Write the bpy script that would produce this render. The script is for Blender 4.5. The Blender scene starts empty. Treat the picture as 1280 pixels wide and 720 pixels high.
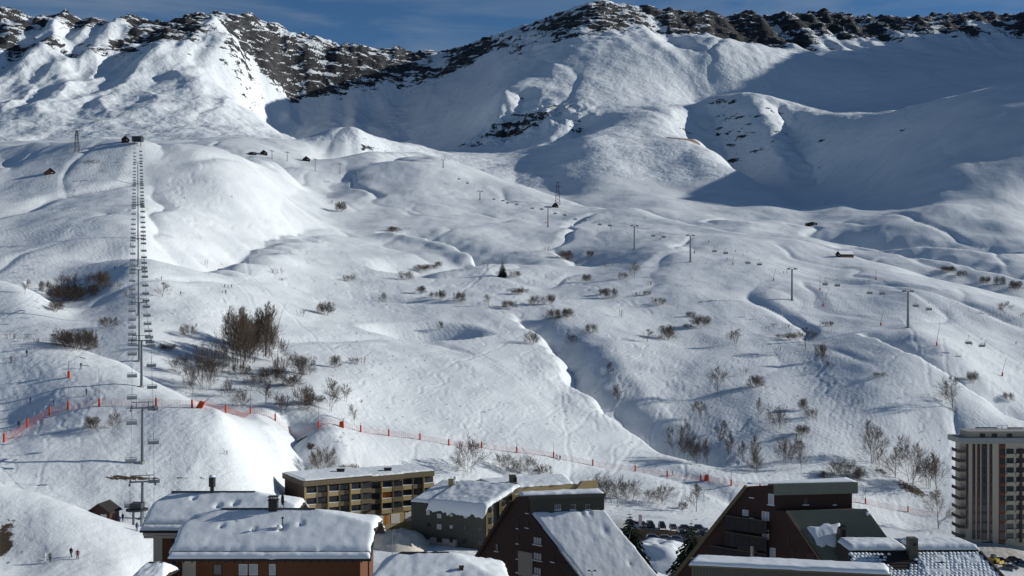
import bpy, bmesh, math, random
import numpy as np
from mathutils import Vector, Matrix

# ------------------------------------------------------------------ camera, sky, sun
SC = bpy.context.scene
COL = SC.collection
F, CU, CV = 1500.0, 640.0, 360.0            # photograph: focal length and centre in its pixels

cam_data = bpy.data.cameras.new("camera")
cam = bpy.data.objects.new("camera", cam_data)
COL.objects.link(cam)
cam_data.sensor_width = 36.0
cam_data.lens = 36.0 * F / 1280.0
cam_data.clip_start = 0.5
cam_data.clip_end = 20000.0
cam.location = (0, 0, 0)
cam.rotation_euler = (math.radians(90), 0, 0)
SC.camera = cam

SUN_EL, SUN_AZ = math.radians(19.5), math.radians(13.0)   # azimuth: from +X towards +Y
world = bpy.data.worlds.new("World")
SC.world = world
world.use_nodes = True
wn, wl = world.node_tree.nodes, world.node_tree.links
bg = wn["Background"]
sky = wn.new("ShaderNodeTexSky")
sky.sky_type = 'NISHITA'
sky.sun_disc = False
sky.sun_elevation = SUN_EL
sky.sun_rotation = math.radians(90.0) - SUN_AZ
sky.altitude = 1700.0
sky.air_density = 0.8
sky.dust_density = 0.05
sky.ozone_density = 3.0
# thin cirrus: noise over the direction, stretched sideways
tc = wn.new("ShaderNodeTexCoord")
mp = wn.new("ShaderNodeMapping")
mp.inputs['Scale'].default_value = (2.2, 2.2, 11.0)
mp.inputs['Rotation'].default_value = (0.0, 0.12, 0.0)
mp.inputs['Location'].default_value = (0.55, 0.0, 0.35)
nz = wn.new("ShaderNodeTexNoise")
nz.inputs['Scale'].default_value = 2.4
nz.inputs['Detail'].default_value = 7.0
nz.inputs['Roughness'].default_value = 0.55
nz.inputs['Distortion'].default_value = 0.6
rp = wn.new("ShaderNodeValToRGB")
rp.color_ramp.elements[0].position = 0.46
rp.color_ramp.elements[0].color = (0, 0, 0, 1)
rp.color_ramp.elements[1].position = 0.80
rp.color_ramp.elements[1].color = (1, 1, 1, 1)
mul = wn.new("ShaderNodeMath"); mul.operation = 'MULTIPLY'; mul.inputs[1].default_value = 0.55
mix = wn.new("ShaderNodeMixRGB"); mix.blend_type = 'MIX'
mix.inputs[2].default_value = (4.2, 4.9, 5.6, 1)
wl.new(tc.outputs['Generated'], mp.inputs['Vector'])
wl.new(mp.outputs['Vector'], nz.inputs['Vector'])
wl.new(nz.outputs['Fac'], rp.inputs['Fac'])
wl.new(rp.outputs['Color'], mul.inputs[0])
wl.new(mul.outputs['Value'], mix.inputs['Fac'])
hs = wn.new("ShaderNodeHueSaturation"); hs.inputs['Saturation'].default_value = 1.15
wl.new(sky.outputs['Color'], hs.inputs['Color']); wl.new(hs.outputs['Color'], mix.inputs[1])
wl.new(mix.outputs['Color'], bg.inputs['Color'])
bg.inputs['Strength'].default_value = 0.075

sun_data = bpy.data.lights.new("sun", 'SUN')
sun_data.energy = 4.6
sun_data.angle = math.radians(0.5)
sun_data.color = (1.0, 0.985, 0.93)
sun = bpy.data.objects.new("sun", sun_data)
COL.objects.link(sun)
sun_dir = Vector((math.cos(SUN_EL) * math.cos(SUN_AZ), math.cos(SUN_EL) * math.sin(SUN_AZ), math.sin(SUN_EL)))
sun.rotation_euler = sun_dir.to_track_quat('Z', 'Y').to_euler()
sun.location = sun_dir * 50

SC.view_settings.view_transform = 'Standard'
SC.view_settings.look = 'None'
SC.view_settings.gamma = 1.0
SC.view_settings.exposure = -0.12
try:
    SC.cycles.max_bounces = 6
    SC.cycles.diffuse_bounces = 3
    SC.cycles.glossy_bounces = 2
    SC.cycles.transparent_max_bounces = 8
except Exception:
    pass

rnd = random.Random(7)

# ------------------------------------------------------------------ numeric helpers
def _hash2(ix, iy, seed):
    h = (ix.astype(np.int64) * 374761393 + iy.astype(np.int64) * 668265263 + seed * 974711) & 0x7fffffff
    h = ((h ^ (h >> 13)) * 1274126177) & 0x7fffffff
    return ((h ^ (h >> 16)) & 0xffff) / 65535.0

def perlin(x, y, seed=0):
    x0, y0 = np.floor(x), np.floor(y)
    fx, fy = x - x0, y - y0
    def g(ix, iy, dx, dy):
        a = _hash2(ix, iy, seed) * 2 * np.pi
        return np.cos(a) * dx + np.sin(a) * dy
    sx = fx * fx * fx * (fx * (fx * 6 - 15) + 10)
    sy = fy * fy * fy * (fy * (fy * 6 - 15) + 10)
    n00 = g(x0, y0, fx, fy); n10 = g(x0 + 1, y0, fx - 1, fy)
    n01 = g(x0, y0 + 1, fx, fy - 1); n11 = g(x0 + 1, y0 + 1, fx - 1, fy - 1)
    return ((n00 * (1 - sx) + n10 * sx) * (1 - sy) + (n01 * (1 - sx) + n11 * sx) * sy) * 1.5

def fbm(x, y, octaves=4, seed=0, gain=0.5):
    s, a = 0.0, 1.0
    for k in range(octaves):
        s = s + a * perlin(x, y, seed + k * 17)
        x, y, a = x * 2.03 + 11.3, y * 2.03 + 5.7, a * gain
    return s

def ridged(x, y, octaves=4, seed=0, gain=0.55):
    s, a = 0.0, 1.0
    for k in range(octaves):
        s = s + a * (1.0 - 2.0 * np.abs(perlin(x, y, seed + k * 17)))
        x, y, a = x * 2.03 + 11.3, y * 2.03 + 5.7, a * gain
    return s

def smooth(a, b, x):
    t = np.clip((x - a) / (b - a), 0, 1)
    return t * t * (3 - 2 * t)

# ------------------------------------------------------------------ the valley: survey lines (bearing u, dip v, distance Y)
def const(Y, pts):
    return [(u, v, Y) for u, v in pts]
LINES = [
 const(40, [(-500, 1200), (1900, 1300)]),
 const(110, [(-500, 660), (0, 824), (300, 1000), (1900, 1060)]),
 const(165, [(-500, 560), (0, 735), (100, 745), (200, 790), (400, 845), (640, 860), (1000, 905), (1400, 960), (1900, 1040)]),
 const(205, [(-500, 520), (0, 688), (90, 692), (150, 705), (200, 740), (400, 790), (640, 815), (1000, 862), (1400, 918), (1900, 998)]),
 const(226, [(-500, 480), (0, 603), (60, 619), (130, 647), (185, 664), (230, 684), (300, 718), (400, 763), (640, 777), (1000, 820), (1400, 869), (1900, 954)]),
 const(240, [(-500, 500), (0, 616), (100, 648), (180, 657), (240, 672), (300, 712), (350, 738), (400, 740), (640, 735), (1000, 779), (1400, 829), (1900, 910)]),
 const(258, [(-500, 490), (0, 592), (100, 610), (180, 618), (240, 630), (300, 655), (350, 692), (400, 722), (500, 718), (640, 720), (820, 709), (1000, 761), (1400, 813), (1900, 895)]),
 const(271, [(-500, 475), (0, 562), (60, 562), (177, 578), (240, 588), (300, 614), (350, 660), (400, 702), (500, 702), (640, 708), (820, 692), (1000, 746), (1400, 803), (1900, 885)]),
 const(296, [(-500, 440), (0, 530), (62, 517), (85, 511), (124, 508), (195, 508), (240, 511), (275, 517), (310, 555), (350, 624), (400, 670), (500, 676), (640, 684), (820, 690), (1000, 725), (1400, 775), (1900, 857)]),
 const(312, [(200, 492), (250, 508), (290, 522), (320, 552), (350, 600), (395, 655), (450, 664)]),
 const(330, [(-500, 400), (0, 446), (60, 446), (100, 451), (165, 466), (215, 488), (260, 508), (300, 523), (330, 540), (360, 563), (400, 596), (430, 632), (470, 646), (500, 650), (640, 662), (830, 658), (1000, 696), (1400, 746), (1900, 815)]),
 const(352, [(-500, 375), (0, 424), (50, 427), (100, 436), (165, 462), (215, 512), (260, 522), (300, 522), (344, 528), (398, 540), (440, 565), (500, 600), (560, 622), (640, 642), (700, 647), (830, 646), (950, 662), (1000, 675), (1135, 684), (1250, 692), (1400, 725), (1900, 795)]),
 const(386, [(-500, 375), (0, 458), (100, 468), (165, 474), (215, 488), (260, 496), (300, 500), (350, 504), (400, 510), (451, 531), (525, 549), (560, 560), (600, 575), (640, 592), (700, 610), (800, 625), (900, 640), (1000, 655), (1082, 665), (1135, 666), (1250, 668), (1400, 691), (1900, 760)]),
 const(412, [(-500, 365), (0, 425), (60, 428), (100, 428), (177, 428), (250, 462), (300, 476), (350, 480), (400, 486), (470, 517), (560, 541), (640, 558), (741, 578), (834, 594), (914, 603), (1000, 619), (1082, 637), (1135, 649), (1250, 656), (1400, 668), (1900, 720)]),
 [(-500, 345, 450), (0, 407, 440), (60, 406, 440), (100, 408, 440), (177, 395, 445), (250, 412, 450), (300, 435, 450), (350, 452, 450), (400, 465, 450), (500, 490, 450), (600, 508, 450), (700, 533, 450), (750, 545, 450), (800, 560, 450), (850, 570, 450), (900, 575, 450), (950, 570, 450), (1000, 568, 450), (1050, 573, 450), (1100, 580, 450), (1150, 590, 450), (1200, 598, 450), (1280, 606, 450), (1400, 620, 450), (1900, 650, 450)],
 [(-500, 325, 500), (0, 352, 478), (30, 358, 476), (60, 378, 470), (100, 388, 478), (177, 368, 490), (250, 383, 500), (300, 403, 500), (350, 420, 500), (400, 435, 500), (500, 452, 500), (600, 466, 500), (700, 488, 500), (750, 486, 500), (800, 500, 500), (850, 512, 500), (900, 510, 500), (950, 505, 500), (1000, 508, 500), (1050, 505, 500), (1100, 500, 500), (1150, 505, 500), (1200, 512, 500), (1280, 535, 490), (1400, 545, 490), (1900, 560, 490)],
 [(-500, 300, 560), (0, 347, 530), (60, 352, 530), (100, 352, 540), (177, 334, 540), (250, 353, 560), (300, 370, 560), (350, 388, 560), (400, 405, 560), (500, 422, 560), (600, 430, 560), (700, 445, 560), (750, 441, 560), (800, 450, 560), (850, 460, 560), (900, 458, 560), (950, 458, 560), (1000, 455, 560), (1050, 447, 560), (1100, 443, 560), (1150, 450, 545), (1200, 474, 533), (1280, 526, 512), (1400, 535, 512), (1900, 545, 520)],
 [(-500, 270, 640), (0, 320, 600), (60, 322, 600), (100, 318, 610), (177, 290, 645), (250, 322, 640), (300, 338, 640), (350, 357, 640), (400, 375, 640), (500, 388, 640), (600, 396, 640), (700, 402, 640), (750, 405, 640), (800, 408, 640), (850, 410, 640), (900, 410, 640), (950, 410, 640), (1000, 411, 640), (1050, 411, 635), (1100, 413, 620), (1150, 407, 620), (1200, 420, 620), (1280, 440, 620), (1400, 446, 620), (1900, 460, 620)],
 [(-500, 245, 700), (0, 285, 700), (60, 275, 720), (100, 270, 720), (177, 256, 760), (250, 287, 728), (300, 305, 730), (350, 325, 738), (400, 345, 750), (500, 353, 750), (600, 360, 750), (700, 365, 750), (750, 367, 750), (800, 364, 750), (850, 359, 750), (900, 360, 750), (950, 360, 750), (1000, 362, 750), (1050, 366, 750), (1100, 370, 740), (1150, 372, 720), (1200, 381, 715), (1280, 398, 700), (1400, 410, 700), (1900, 420, 700)],
 [(-500, 215, 850), (0, 235, 850), (60, 225, 860), (100, 225, 860), (177, 218, 880), (250, 245, 855), (300, 262, 862), (350, 285, 875), (400, 310, 900), (500, 318, 900), (600, 324, 900), (700, 327, 900), (750, 327, 900), (800, 318, 900), (850, 315, 900), (900, 322, 900), (950, 330, 860), (1000, 340, 850), (1050, 342, 850), (1100, 347, 820), (1150, 354, 800), (1200, 363, 780), (1280, 379, 770), (1400, 395, 770), (1900, 400, 760)],
 [(-500, 200, 950), (0, 205, 960), (60, 200, 930), (100, 197, 920), (177, 196, 925), (250, 206, 938), (300, 219, 965), (350, 245, 1010), (400, 275, 1100), (500, 280, 1100), (600, 287, 1100), (700, 288, 1100), (750, 292, 1080), (800, 291, 1060), (850, 294, 1030), (900, 301, 1000), (950, 308, 960), (1000, 320, 930), (1050, 328, 910), (1100, 336, 870), (1150, 345, 840), (1200, 356, 820), (1280, 371, 800), (1400, 387, 800), (1900, 395, 790)],
 [(-500, 192, 1000), (0, 192, 1030), (100, 185, 950), (177, 181, 955), (250, 189, 985), (300, 197, 1030), (350, 213, 1190), (400, 238, 1350), (500, 240, 1350), (600, 250, 1350), (700, 267, 1280), (800, 277, 1180), (900, 291, 1060), (1000, 311, 970), (1100, 330, 895), (1200, 352, 850), (1280, 368, 822), (1900, 392, 810)],
 [(-500, 188, 1050), (0, 183, 1120), (100, 180, 980), (177, 177, 985), (250, 182, 1060), (300, 184, 1140), (350, 191, 1320), (400, 200, 1650), (450, 200, 1700), (520, 195, 1780), (560, 200, 1700), (600, 214, 1600), (650, 232, 1550), (700, 250, 1480), (800, 267, 1290), (900, 284, 1120), (1000, 305, 1015), (1100, 326, 925), (1200, 349, 880), (1280, 366, 845), (1400, 383, 830), (1900, 390, 830)],
 [(-500, 190, 1400), (0, 190, 1400), (177, 186, 1350), (250, 188, 1450), (300, 184, 1500), (400, 197, 1850), (450, 191, 1900), (520, 200, 2000), (600, 227, 1850), (700, 253, 1750), (800, 268, 1520), (900, 285, 1330), (1000, 304, 1200), (1100, 323, 1080), (1150, 330, 1040), (1200, 341, 1010), (1280, 351, 990), (1400, 365, 980), (1900, 380, 970)],
 [(-500, 180, 1700), (0, 178, 1700), (177, 177, 1650), (250, 177, 1750), (300, 172, 1850), (400, 180, 2050), (450, 175, 2080), (520, 180, 2200), (600, 215, 2000), (700, 238, 1880), (800, 245, 1720), (900, 264, 1560), (1000, 284, 1350), (1100, 300, 1230), (1150, 305, 1180), (1200, 316, 1130), (1280, 328, 1090), (1400, 345, 1080), (1900, 370, 1050)],
 [(-500, 160, 2050), (0, 165, 2050), (177, 167, 2000), (250, 165, 2050), (300, 160, 2200), (350, 164, 2650), (400, 172, 2780), (450, 177, 2800), (520, 184, 2700), (600, 195, 2200), (700, 224, 1930), (750, 223, 1880), (800, 219, 1920), (850, 223, 1910), (900, 237, 1830), (960, 258, 1640), (1000, 274, 1480), (1040, 286, 1380), (1100, 275, 1400), (1150, 270, 1350), (1200, 275, 1320), (1280, 278, 1300), (1400, 300, 1280), (1900, 340, 1250)],
 [(-500, 130, 2250), (0, 130, 2280), (177, 130, 2300), (250, 130, 2350), (290, 128, 2450), (320, 136, 2780), (360, 145, 2960), (430, 150, 3020), (500, 154, 3020), (560, 162, 2850), (600, 155, 2550), (640, 170, 2420), (690, 184, 2230), (740, 172, 2130), (800, 170, 2180), (850, 172, 2215), (875, 175, 2215), (900, 195, 2090), (930, 217, 1950), (970, 241, 1775), (1010, 265, 1590), (1050, 262, 1530), (1100, 245, 1600), (1150, 240, 1520), (1200, 240, 1470), (1280, 240, 1430), (1400, 260, 1400), (1900, 300, 1350)],
 [(-500, 90, 2450), (0, 95, 2480), (177, 98, 2500), (250, 98, 2550), (300, 99, 2760), (330, 104, 3000), (360, 110, 3150), (430, 112, 3240), (500, 114, 3300), (560, 120, 3150), (600, 135, 2720), (625, 122, 2560), (655, 138, 2480), (690, 126, 2520), (712, 136, 2450), (740, 144, 2420), (770, 138, 2430), (800, 132, 2500), (840, 140, 2370), (870, 131, 2500), (900, 117, 2500), (930, 115, 2480), (970, 121, 2450), (1000, 130, 2400), (1050, 150, 2220), (1100, 160, 2020), (1130, 145, 2000), (1180, 128, 1920), (1230, 115, 1850), (1280, 112, 1800), (1400, 90, 1780), (1500, 20, 1900), (1900, -60, 2000)],  # past the right frame edge the hill rises unseen, to shade its front
 [(870, 127, 2660), (900, 124, 2680), (970, 128, 2680), (1000, 136, 2640), (1100, 140, 2450), (1180, 136, 2250), (1280, 122, 2150), (1400, 100, 2150), (1500, 15, 2250), (1900, -100, 2300)],
 [(-500, 45, 2600), (0, 55, 2620), (100, 62, 2650), (177, 64, 2680), (250, 62, 2760), (300, 62, 2880), (360, 72, 3215), (430, 78, 3290), (500, 85, 3390), (550, 89, 3390), (600, 82, 3240), (640, 84, 3000), (662, 95, 2740), (680, 76, 2850), (720, 62, 2860), (760, 60, 2850), (800, 65, 2830), (850, 70, 2800), (900, 75, 2780), (1000, 85, 2850), (1100, 90, 2850), (1200, 80, 2900), (1280, 75, 2900), (1400, 35, 2850), (1500, -40, 2800), (1900, -140, 2700)],
 [(-500, -10, 2700), (-200, 5, 2750), (0, 13, 2800), (100, 23, 2850), (220, 25, 2950), (270, 15, 3050), (300, 16, 3130), (360, 39, 3280), (430, 56, 3400), (500, 63, 3500), (550, 66, 3520), (600, 51, 3430), (640, 36, 3320), (660, 33, 3250), (700, 16, 3200), (745, 2, 3150), (790, 6, 3250), (850, 15, 3300), (900, 18, 3400), (1000, 18, 3500), (1030, 13, 3550), (1060, 20, 3600), (1130, 22, 3600), (1160, 19, 3600), (1240, 16, 3600), (1280, 20, 3600), (1400, -30, 3450), (1500, -105, 3250), (1900, -200, 3000)],  # unseen ridge beyond the right edge, raised to cast shadow over the basin
]
LINES.append([(879, 187, 2310), (902, 208, 2200), (932, 230, 2080), (970, 252, 1900), (1010, 270, 1750), (1045, 258, 1700)])
LINES.append([(878, 152, 2410), (900, 162, 2340), (930, 178, 2260), (970, 202, 2150), (1000, 220, 2060), (1040, 234, 1950), (1065, 236, 1880)])
LINES.append([(780, 28, 3080), (850, 40, 3100), (900, 46, 3160), (1000, 47, 3250), (1060, 49, 3330), (1160, 48, 3340), (1240, 45, 3340), (1280, 47, 3340), (1400, 0, 3220)])
crest_i = 22
LINES.append([(u, v + 14, Y * 1.11) for u, v, Y in LINES[crest_i]])
LINES.append([(u, v + 55, Y * 1.13) for u, v, Y in LINES[crest_i + 8]])
LINES.append([(u, v + 130, Y * 1.4) for u, v, Y in LINES[crest_i + 8]])

KU, KY = 200.0, 4.2
def sample_lines():
    pts = []
    for L in LINES:
        us = np.array([p[0] for p in L], float); vs = np.array([p[1] for p in L], float)
        ly = np.log(np.array([p[2] for p in L], float))
        n = int((us[-1] - us[0]) / 42) + 1
        uu = np.unique(np.concatenate([np.linspace(us[0], us[-1], n), us]))
        keep = [uu[0]]
        for q in uu[1:]:
            if q - keep[-1] > 17: keep.append(q)
        uu = np.array(keep)
        pts.append(np.stack([uu, np.interp(uu, us, vs), np.interp(uu, us, ly)], 1))
    return np.concatenate(pts)
P = sample_lines()
pa, pb, pv = P[:, 0] / KU, P[:, 2] * KY, P[:, 1]

def tps(d2):
    return 0.5 * d2 * np.log(d2 + 1e-12)
n = len(P)
A = np.zeros((n + 3, n + 3))
d2 = (pa[:, None] - pa[None]) ** 2 + (pb[:, None] - pb[None]) ** 2
A[:n, :n] = tps(d2) + np.eye(n) * 2e-4
A[:n, n] = 1; A[:n, n + 1] = pa; A[:n, n + 2] = pb
A[n:, :n] = A[:n, n:].T
W = np.linalg.solve(A, np.concatenate([pv, np.zeros(3)]))

# coarse evaluation grid, then cubic up-sampling onto the mesh grid
cu = np.linspace(-500, 1900, 241)
cy = np.linspace(math.log(40.0), math.log(5100.0), 330)
def eval_tps(u, ly):
    out = np.empty(u.size)
    a, b = u.ravel() / KU, ly.ravel() * KY
    for i in range(0, a.size, 6000):
        q = (a[i:i + 6000, None] - pa[None]) ** 2 + (b[i:i + 6000, None] - pb[None]) ** 2
        out[i:i + 6000] = tps(q) @ W[:n] + W[n] + W[n + 1] * a[i:i + 6000] + W[n + 2] * b[i:i + 6000]
    return out.reshape(u.shape)
CG = eval_tps(*np.meshgrid(cu, cy))          # rows: distance, cols: bearing

def cubic_resample(G, t, axis):
    G = np.moveaxis(G, axis, 0)
    m = G.shape[0]
    i = np.clip(np.floor(t).astype(int), 0, m - 2)
    f = (t - i).reshape((-1,) + (1,) * (G.ndim - 1))
    g0, g1, g2, g3 = G[np.clip(i - 1, 0, m - 1)], G[i], G[i + 1], G[np.clip(i + 2, 0, m - 1)]
    r = g1 + 0.5 * f * (g2 - g0 + f * (2 * g0 - 5 * g1 + 4 * g2 - g3 + f * (3 * (g1 - g2) + g3 - g0)))
    return np.moveaxis(r, 0, axis)

UG = np.concatenate([np.linspace(-500, -70, 60)[:-1], np.arange(-70, 1350, 1.6), np.linspace(1351, 1900, 70)])
YG = np.exp(np.concatenate([
    np.linspace(math.log(40), math.log(160), 40)[:-1],
    np.linspace(math.log(160), math.log(450), 290)[:-1],
    np.linspace(math.log(450), math.log(1800), 360)[:-1],
    np.linspace(math.log(1800), math.log(3750), 380)[:-1],
    np.linspace(math.log(3750), math.log(5100), 16)]))
G1 = cubic_resample(CG, (np.log(YG) - cy[0]) / (cy[1] - cy[0]), 0)
VG = cubic_resample(G1, (UG - cu[0]) / (cu[1] - cu[0]), 1)
Yg = np.repeat(YG[:, None], UG.size, 1)
Xg = (UG[None] - CU) / F * Yg
Zg = (CV - VG) / F * Yg
Vbase = VG.copy()

def pxy(u, v, Y):
    """plan position of a survey point"""
    return ((u - CU) / F * Y, Y)

def carve(pts, depth, wl_, wr, taper=True, lip=0.0, wiggle=0.0):
    """a stream gully along a plan polyline; wl_ / wr = widths left and right of its course; lip = raised snow edge on the narrow side"""
    global Zg
    Q = np.array(pts, float)
    big = max(wl_, wr)
    lo, hi = Q.min(0) - 1.6 * big, Q.max(0) + 1.6 * big
    m = (Xg > lo[0]) & (Xg < hi[0]) & (Yg > lo[1]) & (Yg < hi[1])
    x, y = Xg[m], Yg[m]
    wob = 0.22 * min(wl_, wr) + 1.0
    x = x + wob * perlin(x / (3 * wob + 4), y / (3 * wob + 4), 5); y = y + wob * perlin(x / (3 * wob + 4), y / (3 * wob + 4), 6)
    if wiggle:
        x = x + wiggle * fbm(x / 34, y / 34, 2, 15)
    best = np.full(x.shape, 1e9); side = np.zeros(x.shape); tt = np.zeros(x.shape)
    seg = np.hypot(*(Q[1:] - Q[:-1]).T); tot = seg.sum(); acc = 0.0
    for i in range(len(Q) - 1):
        d = Q[i + 1] - Q[i]; L = seg[i]
        t = np.clip(((x - Q[i, 0]) * d[0] + (y - Q[i, 1]) * d[1]) / (L * L), 0, 1)
        ex, ey = x - Q[i, 0] - t * d[0], y - Q[i, 1] - t * d[1]
        dist = np.hypot(ex, ey)
        s = d[0] * ey - d[1] * ex
        b = dist < best
        best = np.where(b, dist, best); side = np.where(b, s, side); tt = np.where(b, (acc + t * L) / tot, tt)
        acc += L
    w = np.where(side > 0, wl_, wr)
    q = np.clip(1 - best / (1.5 * w), 0, 1)
    prof = depth * q * q * (1.6 - 0.6 * q)
    if lip:
        nar = (side > 0) == (wl_ < wr)
        prof = prof - np.where(nar, lip * np.exp(-((best - 2.2 * min(wl_, wr)) / (1.6 * min(wl_, wr))) ** 2), 0)
    if taper: prof = prof * smooth(0, 0.15, tt) * smooth(0, 0.15, 1 - tt)
    Zg[m] -= prof
# ---- gullies and hollows (course given from far to near, so that "left" is the viewer's left bank's right hand)
def course(*pts):
    return [pxy(*p) for p in pts]
carve(course((640, 392, 655), (682, 412, 612), (704, 430, 577), (714, 452, 548), (730, 476, 522), (762, 508, 492), (802, 538, 470), (850, 566, 452), (895, 582, 440), (940, 590, 432)), 9.0, 17.0, 6.0, lip=.6, wiggle=3.5)
carve(course((720, 445, 560), (730, 476, 526), (762, 505, 498), (802, 532, 476), (850, 560, 458), (900, 575, 446)), 4.5, 46.0, 14.0, wiggle=5.0)
carve(course((470, 290, 1030), (530, 296, 1000), (575, 303, 965), (604, 318, 915), (606, 328, 880)), 17.0, 40.0, 6.0, lip=3.0)
carve(course((600, 318, 920), (560, 335, 865), (512, 350, 830), (490, 366, 790)), 9.0, 24.0, 34.0)
carve(course((1075, 414, 612), (1100, 428, 590), (1150, 455, 552), (1200, 482, 533), (1280, 530, 512), (1400, 545, 500)), 9.0, 20.0, 5.0)
carve(course((450, 200, 1560), (415, 222, 1420), (385, 240, 1280), (340, 262, 1080), (285, 268, 1000)), 9.0, 38.0, 90.0)
carve(course((420, 290, 1010), (385, 298, 960), (340, 318, 860), (280, 330, 700), (222, 350, 610), (190, 362, 570)), 10.0, 20.0, 40.0)
carve(course((330, 300, 780), (260, 318, 690), (205, 334, 620), (185, 346, 580)), 9.0, 18.0, 40.0)
px_, py_ = pxy(532, 410, 588)
q_ = np.clip(1 - np.sqrt(((Xg - px_ + 4 * perlin(Xg / 20, Yg / 20, 77)) / 34) ** 2 + ((Yg - py_ - .25 * (Xg - px_)) / 24) ** 2), 0, 1)
Zg -= 18.0 * q_ ** 1.25
carve(course((60, 350, 560), (80, 380, 500), (20, 345, 540)), 4.0, 14.0, 14.0)
carve(course((360, 500, 380), (372, 535, 350), (378, 555, 335), (392, 578, 318)), 7.0, 9.0, 7.0)
carve(course((860, 300, 1250), (960, 305, 1150), (1050, 322, 1060)), 10.0, 50.0, 25.0)
carve(course((975, 285, 1330), (1040, 296, 1270), (1160, 312, 1200), (1280, 322, 1130)), 20.0, 60.0, 20.0)
carve(course((1040, 305, 1220), (1120, 318, 1140), (1220, 345, 1050), (1300, 356, 1000)), 17.0, 45.0, 16.0)
carve(course((690, 312, 1010), (715, 318, 960), (735, 330, 900)), 6.0, 22.0, 10.0)
carve(course((300, 178, 1500), (330, 190, 1330), (345, 205, 1200)), 9.0, 50.0, 60.0)
carve(course((540, 205, 1700), (500, 212, 1620), (485, 225, 1500)), 14.0, 50.0, 30.0)
# avalanche-cut spur gullies on the left mountain and the hills at right
for (pts, d, a, b) in [
    (course((890, 120, 2490), (893, 150, 2400), (912, 180, 2270), (945, 210, 2130)), 26, 60, 35),
    (course((968, 122, 2450), (985, 155, 2310), (1010, 190, 2140), (1025, 225, 1980)), 28, 60, 35),
    (course((728, 140, 2420), (722, 165, 2330), (690, 190, 2250)), 30, 60, 35),
    (course((655, 112, 2600), (650, 140, 2500), (630, 170, 2400)), 26, 50, 30)]:
    carve(pts, d, a, b)

# ---- relief of its own: rolling snow, buttresses, cliffs
ridge_Y = np.interp(UG, [p[0] for p in LINES[30]], [p[2] for p in LINES[30]])[None]
rel = Yg / ridge_Y
far = smooth(1500, 2300, Yg)
mid = smooth(320, 480, Yg) * (1 - smooth(1300, 1900, Yg))
Zg += mid * (3.4 * fbm(Xg / 115, Yg / 150, 2, 3) + 0.9 * fbm(Xg / 38, Yg / 50, 3, 9))
Zg += smooth(600, 800, Yg) * (1 - smooth(1500, 1900, Yg)) * smooth(180, 330, UG)[None] * 5.0 * fbm(Xg / 210, Yg / 260, 2, 13)
def rills(L1, L2, seed, w, d, mask):
    """narrow winding runnels"""
    global Zg
    p = np.abs(perlin((Xg + 14 * perlin(Xg / 60, Yg / 60, seed + 1)) / L1, Yg / L2, seed))
    Zg -= mask * d * np.clip(1 - p / w, 0, 1) ** 1.5
rills(150, 330, 201, 0.10, 3.0, mid * smooth(-.2, .3, perlin(Xg / 200, Yg / 200, 205)))
rills(80, 170, 211, 0.12, 1.1, mid * smooth(-.1, .4, perlin(Xg / 150, Yg / 150, 215)))
rills(260, 500, 221, 0.16, 5.0, smooth(1400, 1900, Yg) * (1 - smooth(.86, .93, rel)) * smooth(-.2, .3, perlin(Xg / 400, Yg / 400, 225)))
Zg += (1 - smooth(300, 420, Yg)) * smooth(165, 200, Yg) * 0.35 * fbm(Xg / 14, Yg / 14, 3, 21)
roll = smooth(900, 1300, Yg) * (1 - smooth(1900, 2300, Yg))
Zg += roll * 5.0 * fbm(Xg / 170, Yg / 220, 3, 31)
# buttresses: ribs running down the fall line
rib_band = smooth(0.80, 0.93, rel) * (1 - smooth(1.0, 1.06, rel))
warp = 40 * fbm(Xg / 260, Yg / 260, 2, 41)
rp_ = perlin((Xg + warp + 0.25 * Yg) / 150, Yg / 1100, 51); rq_ = perlin((Xg - warp) / 66, Yg / 700, 53)
ribs = 1 - 2 * np.sqrt(rp_ ** 2 + 0.012) + 0.35 * (1 - 2 * np.sqrt(rq_ ** 2 + 0.02))
left_m = 1 - smooth(480, 600, UG)[None]
right_m = smooth(760, 860, UG)[None]
rib_amp = 30 * left_m + 22 * right_m + 5
Zg += rib_band * rib_amp * (ribs - 0.3)
mid_rib = smooth(0.70, 0.82, rel) * (1 - smooth(0.9, 1.0, rel))
Zg += mid_rib * (13 * left_m * (1 - smooth(290, 350, UG)[None]) + 4) * ridged((Xg - warp) / 170, Yg / 500, 2, 57)
Zg += far * (1 - smooth(1.02, 1.1, rel)) * ((2.2 + 3.2 * left_m) * fbm(Xg / 75, Yg / 75, 4, 61))
# strata: stepped cliffs below the skyline, broken up by noise
top = smooth(0.90, 0.99, rel)
pn = fbm(Xg / 190, Yg / 240, 4, 71)
cliff_patch = smooth(-0.4, 0.2, pn + 0.5 * top + 0.15 * smooth(840, 900, UG)[None] - 0.1 * smooth(600, 760, UG)[None] * (1 - smooth(820, 900, UG)[None]))
cwall = (smooth(300, 350, UG) * (1 - smooth(600, 680, UG)))[None]
cliff = smooth(0.885 + .040 * cwall, 0.945 + .025 * cwall, rel) * (1 - smooth(1.005, 1.04, rel)) * cliff_patch
bx = np.exp(-(((UG - 965) / 55) ** 2))[None] * np.exp(-(((rel - 0.915) / 0.03) ** 2))
cliff = np.clip(cliff + bx, 0, 1)
for step, amp, sd in ((30.0, 0.5, 81), (13.0, 0.55, 85)):
    zz = Zg + 16 * fbm(Xg / 120, Yg / 120, 4, sd) + 0.06 * Xg
    fr = zz / step - np.floor(zz / step)
    broken = smooth(-0.35, 0.25, fbm(Xg / 55, Yg / 80, 3, sd + 3))
    Zg += cliff * broken * step * amp * (smooth(0.35, 0.75, fr) - fr)
Zg += cliff * (4.5 + 2 * right_m) * fbm(Xg / 30, Yg / 30, 4, 91)
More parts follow.
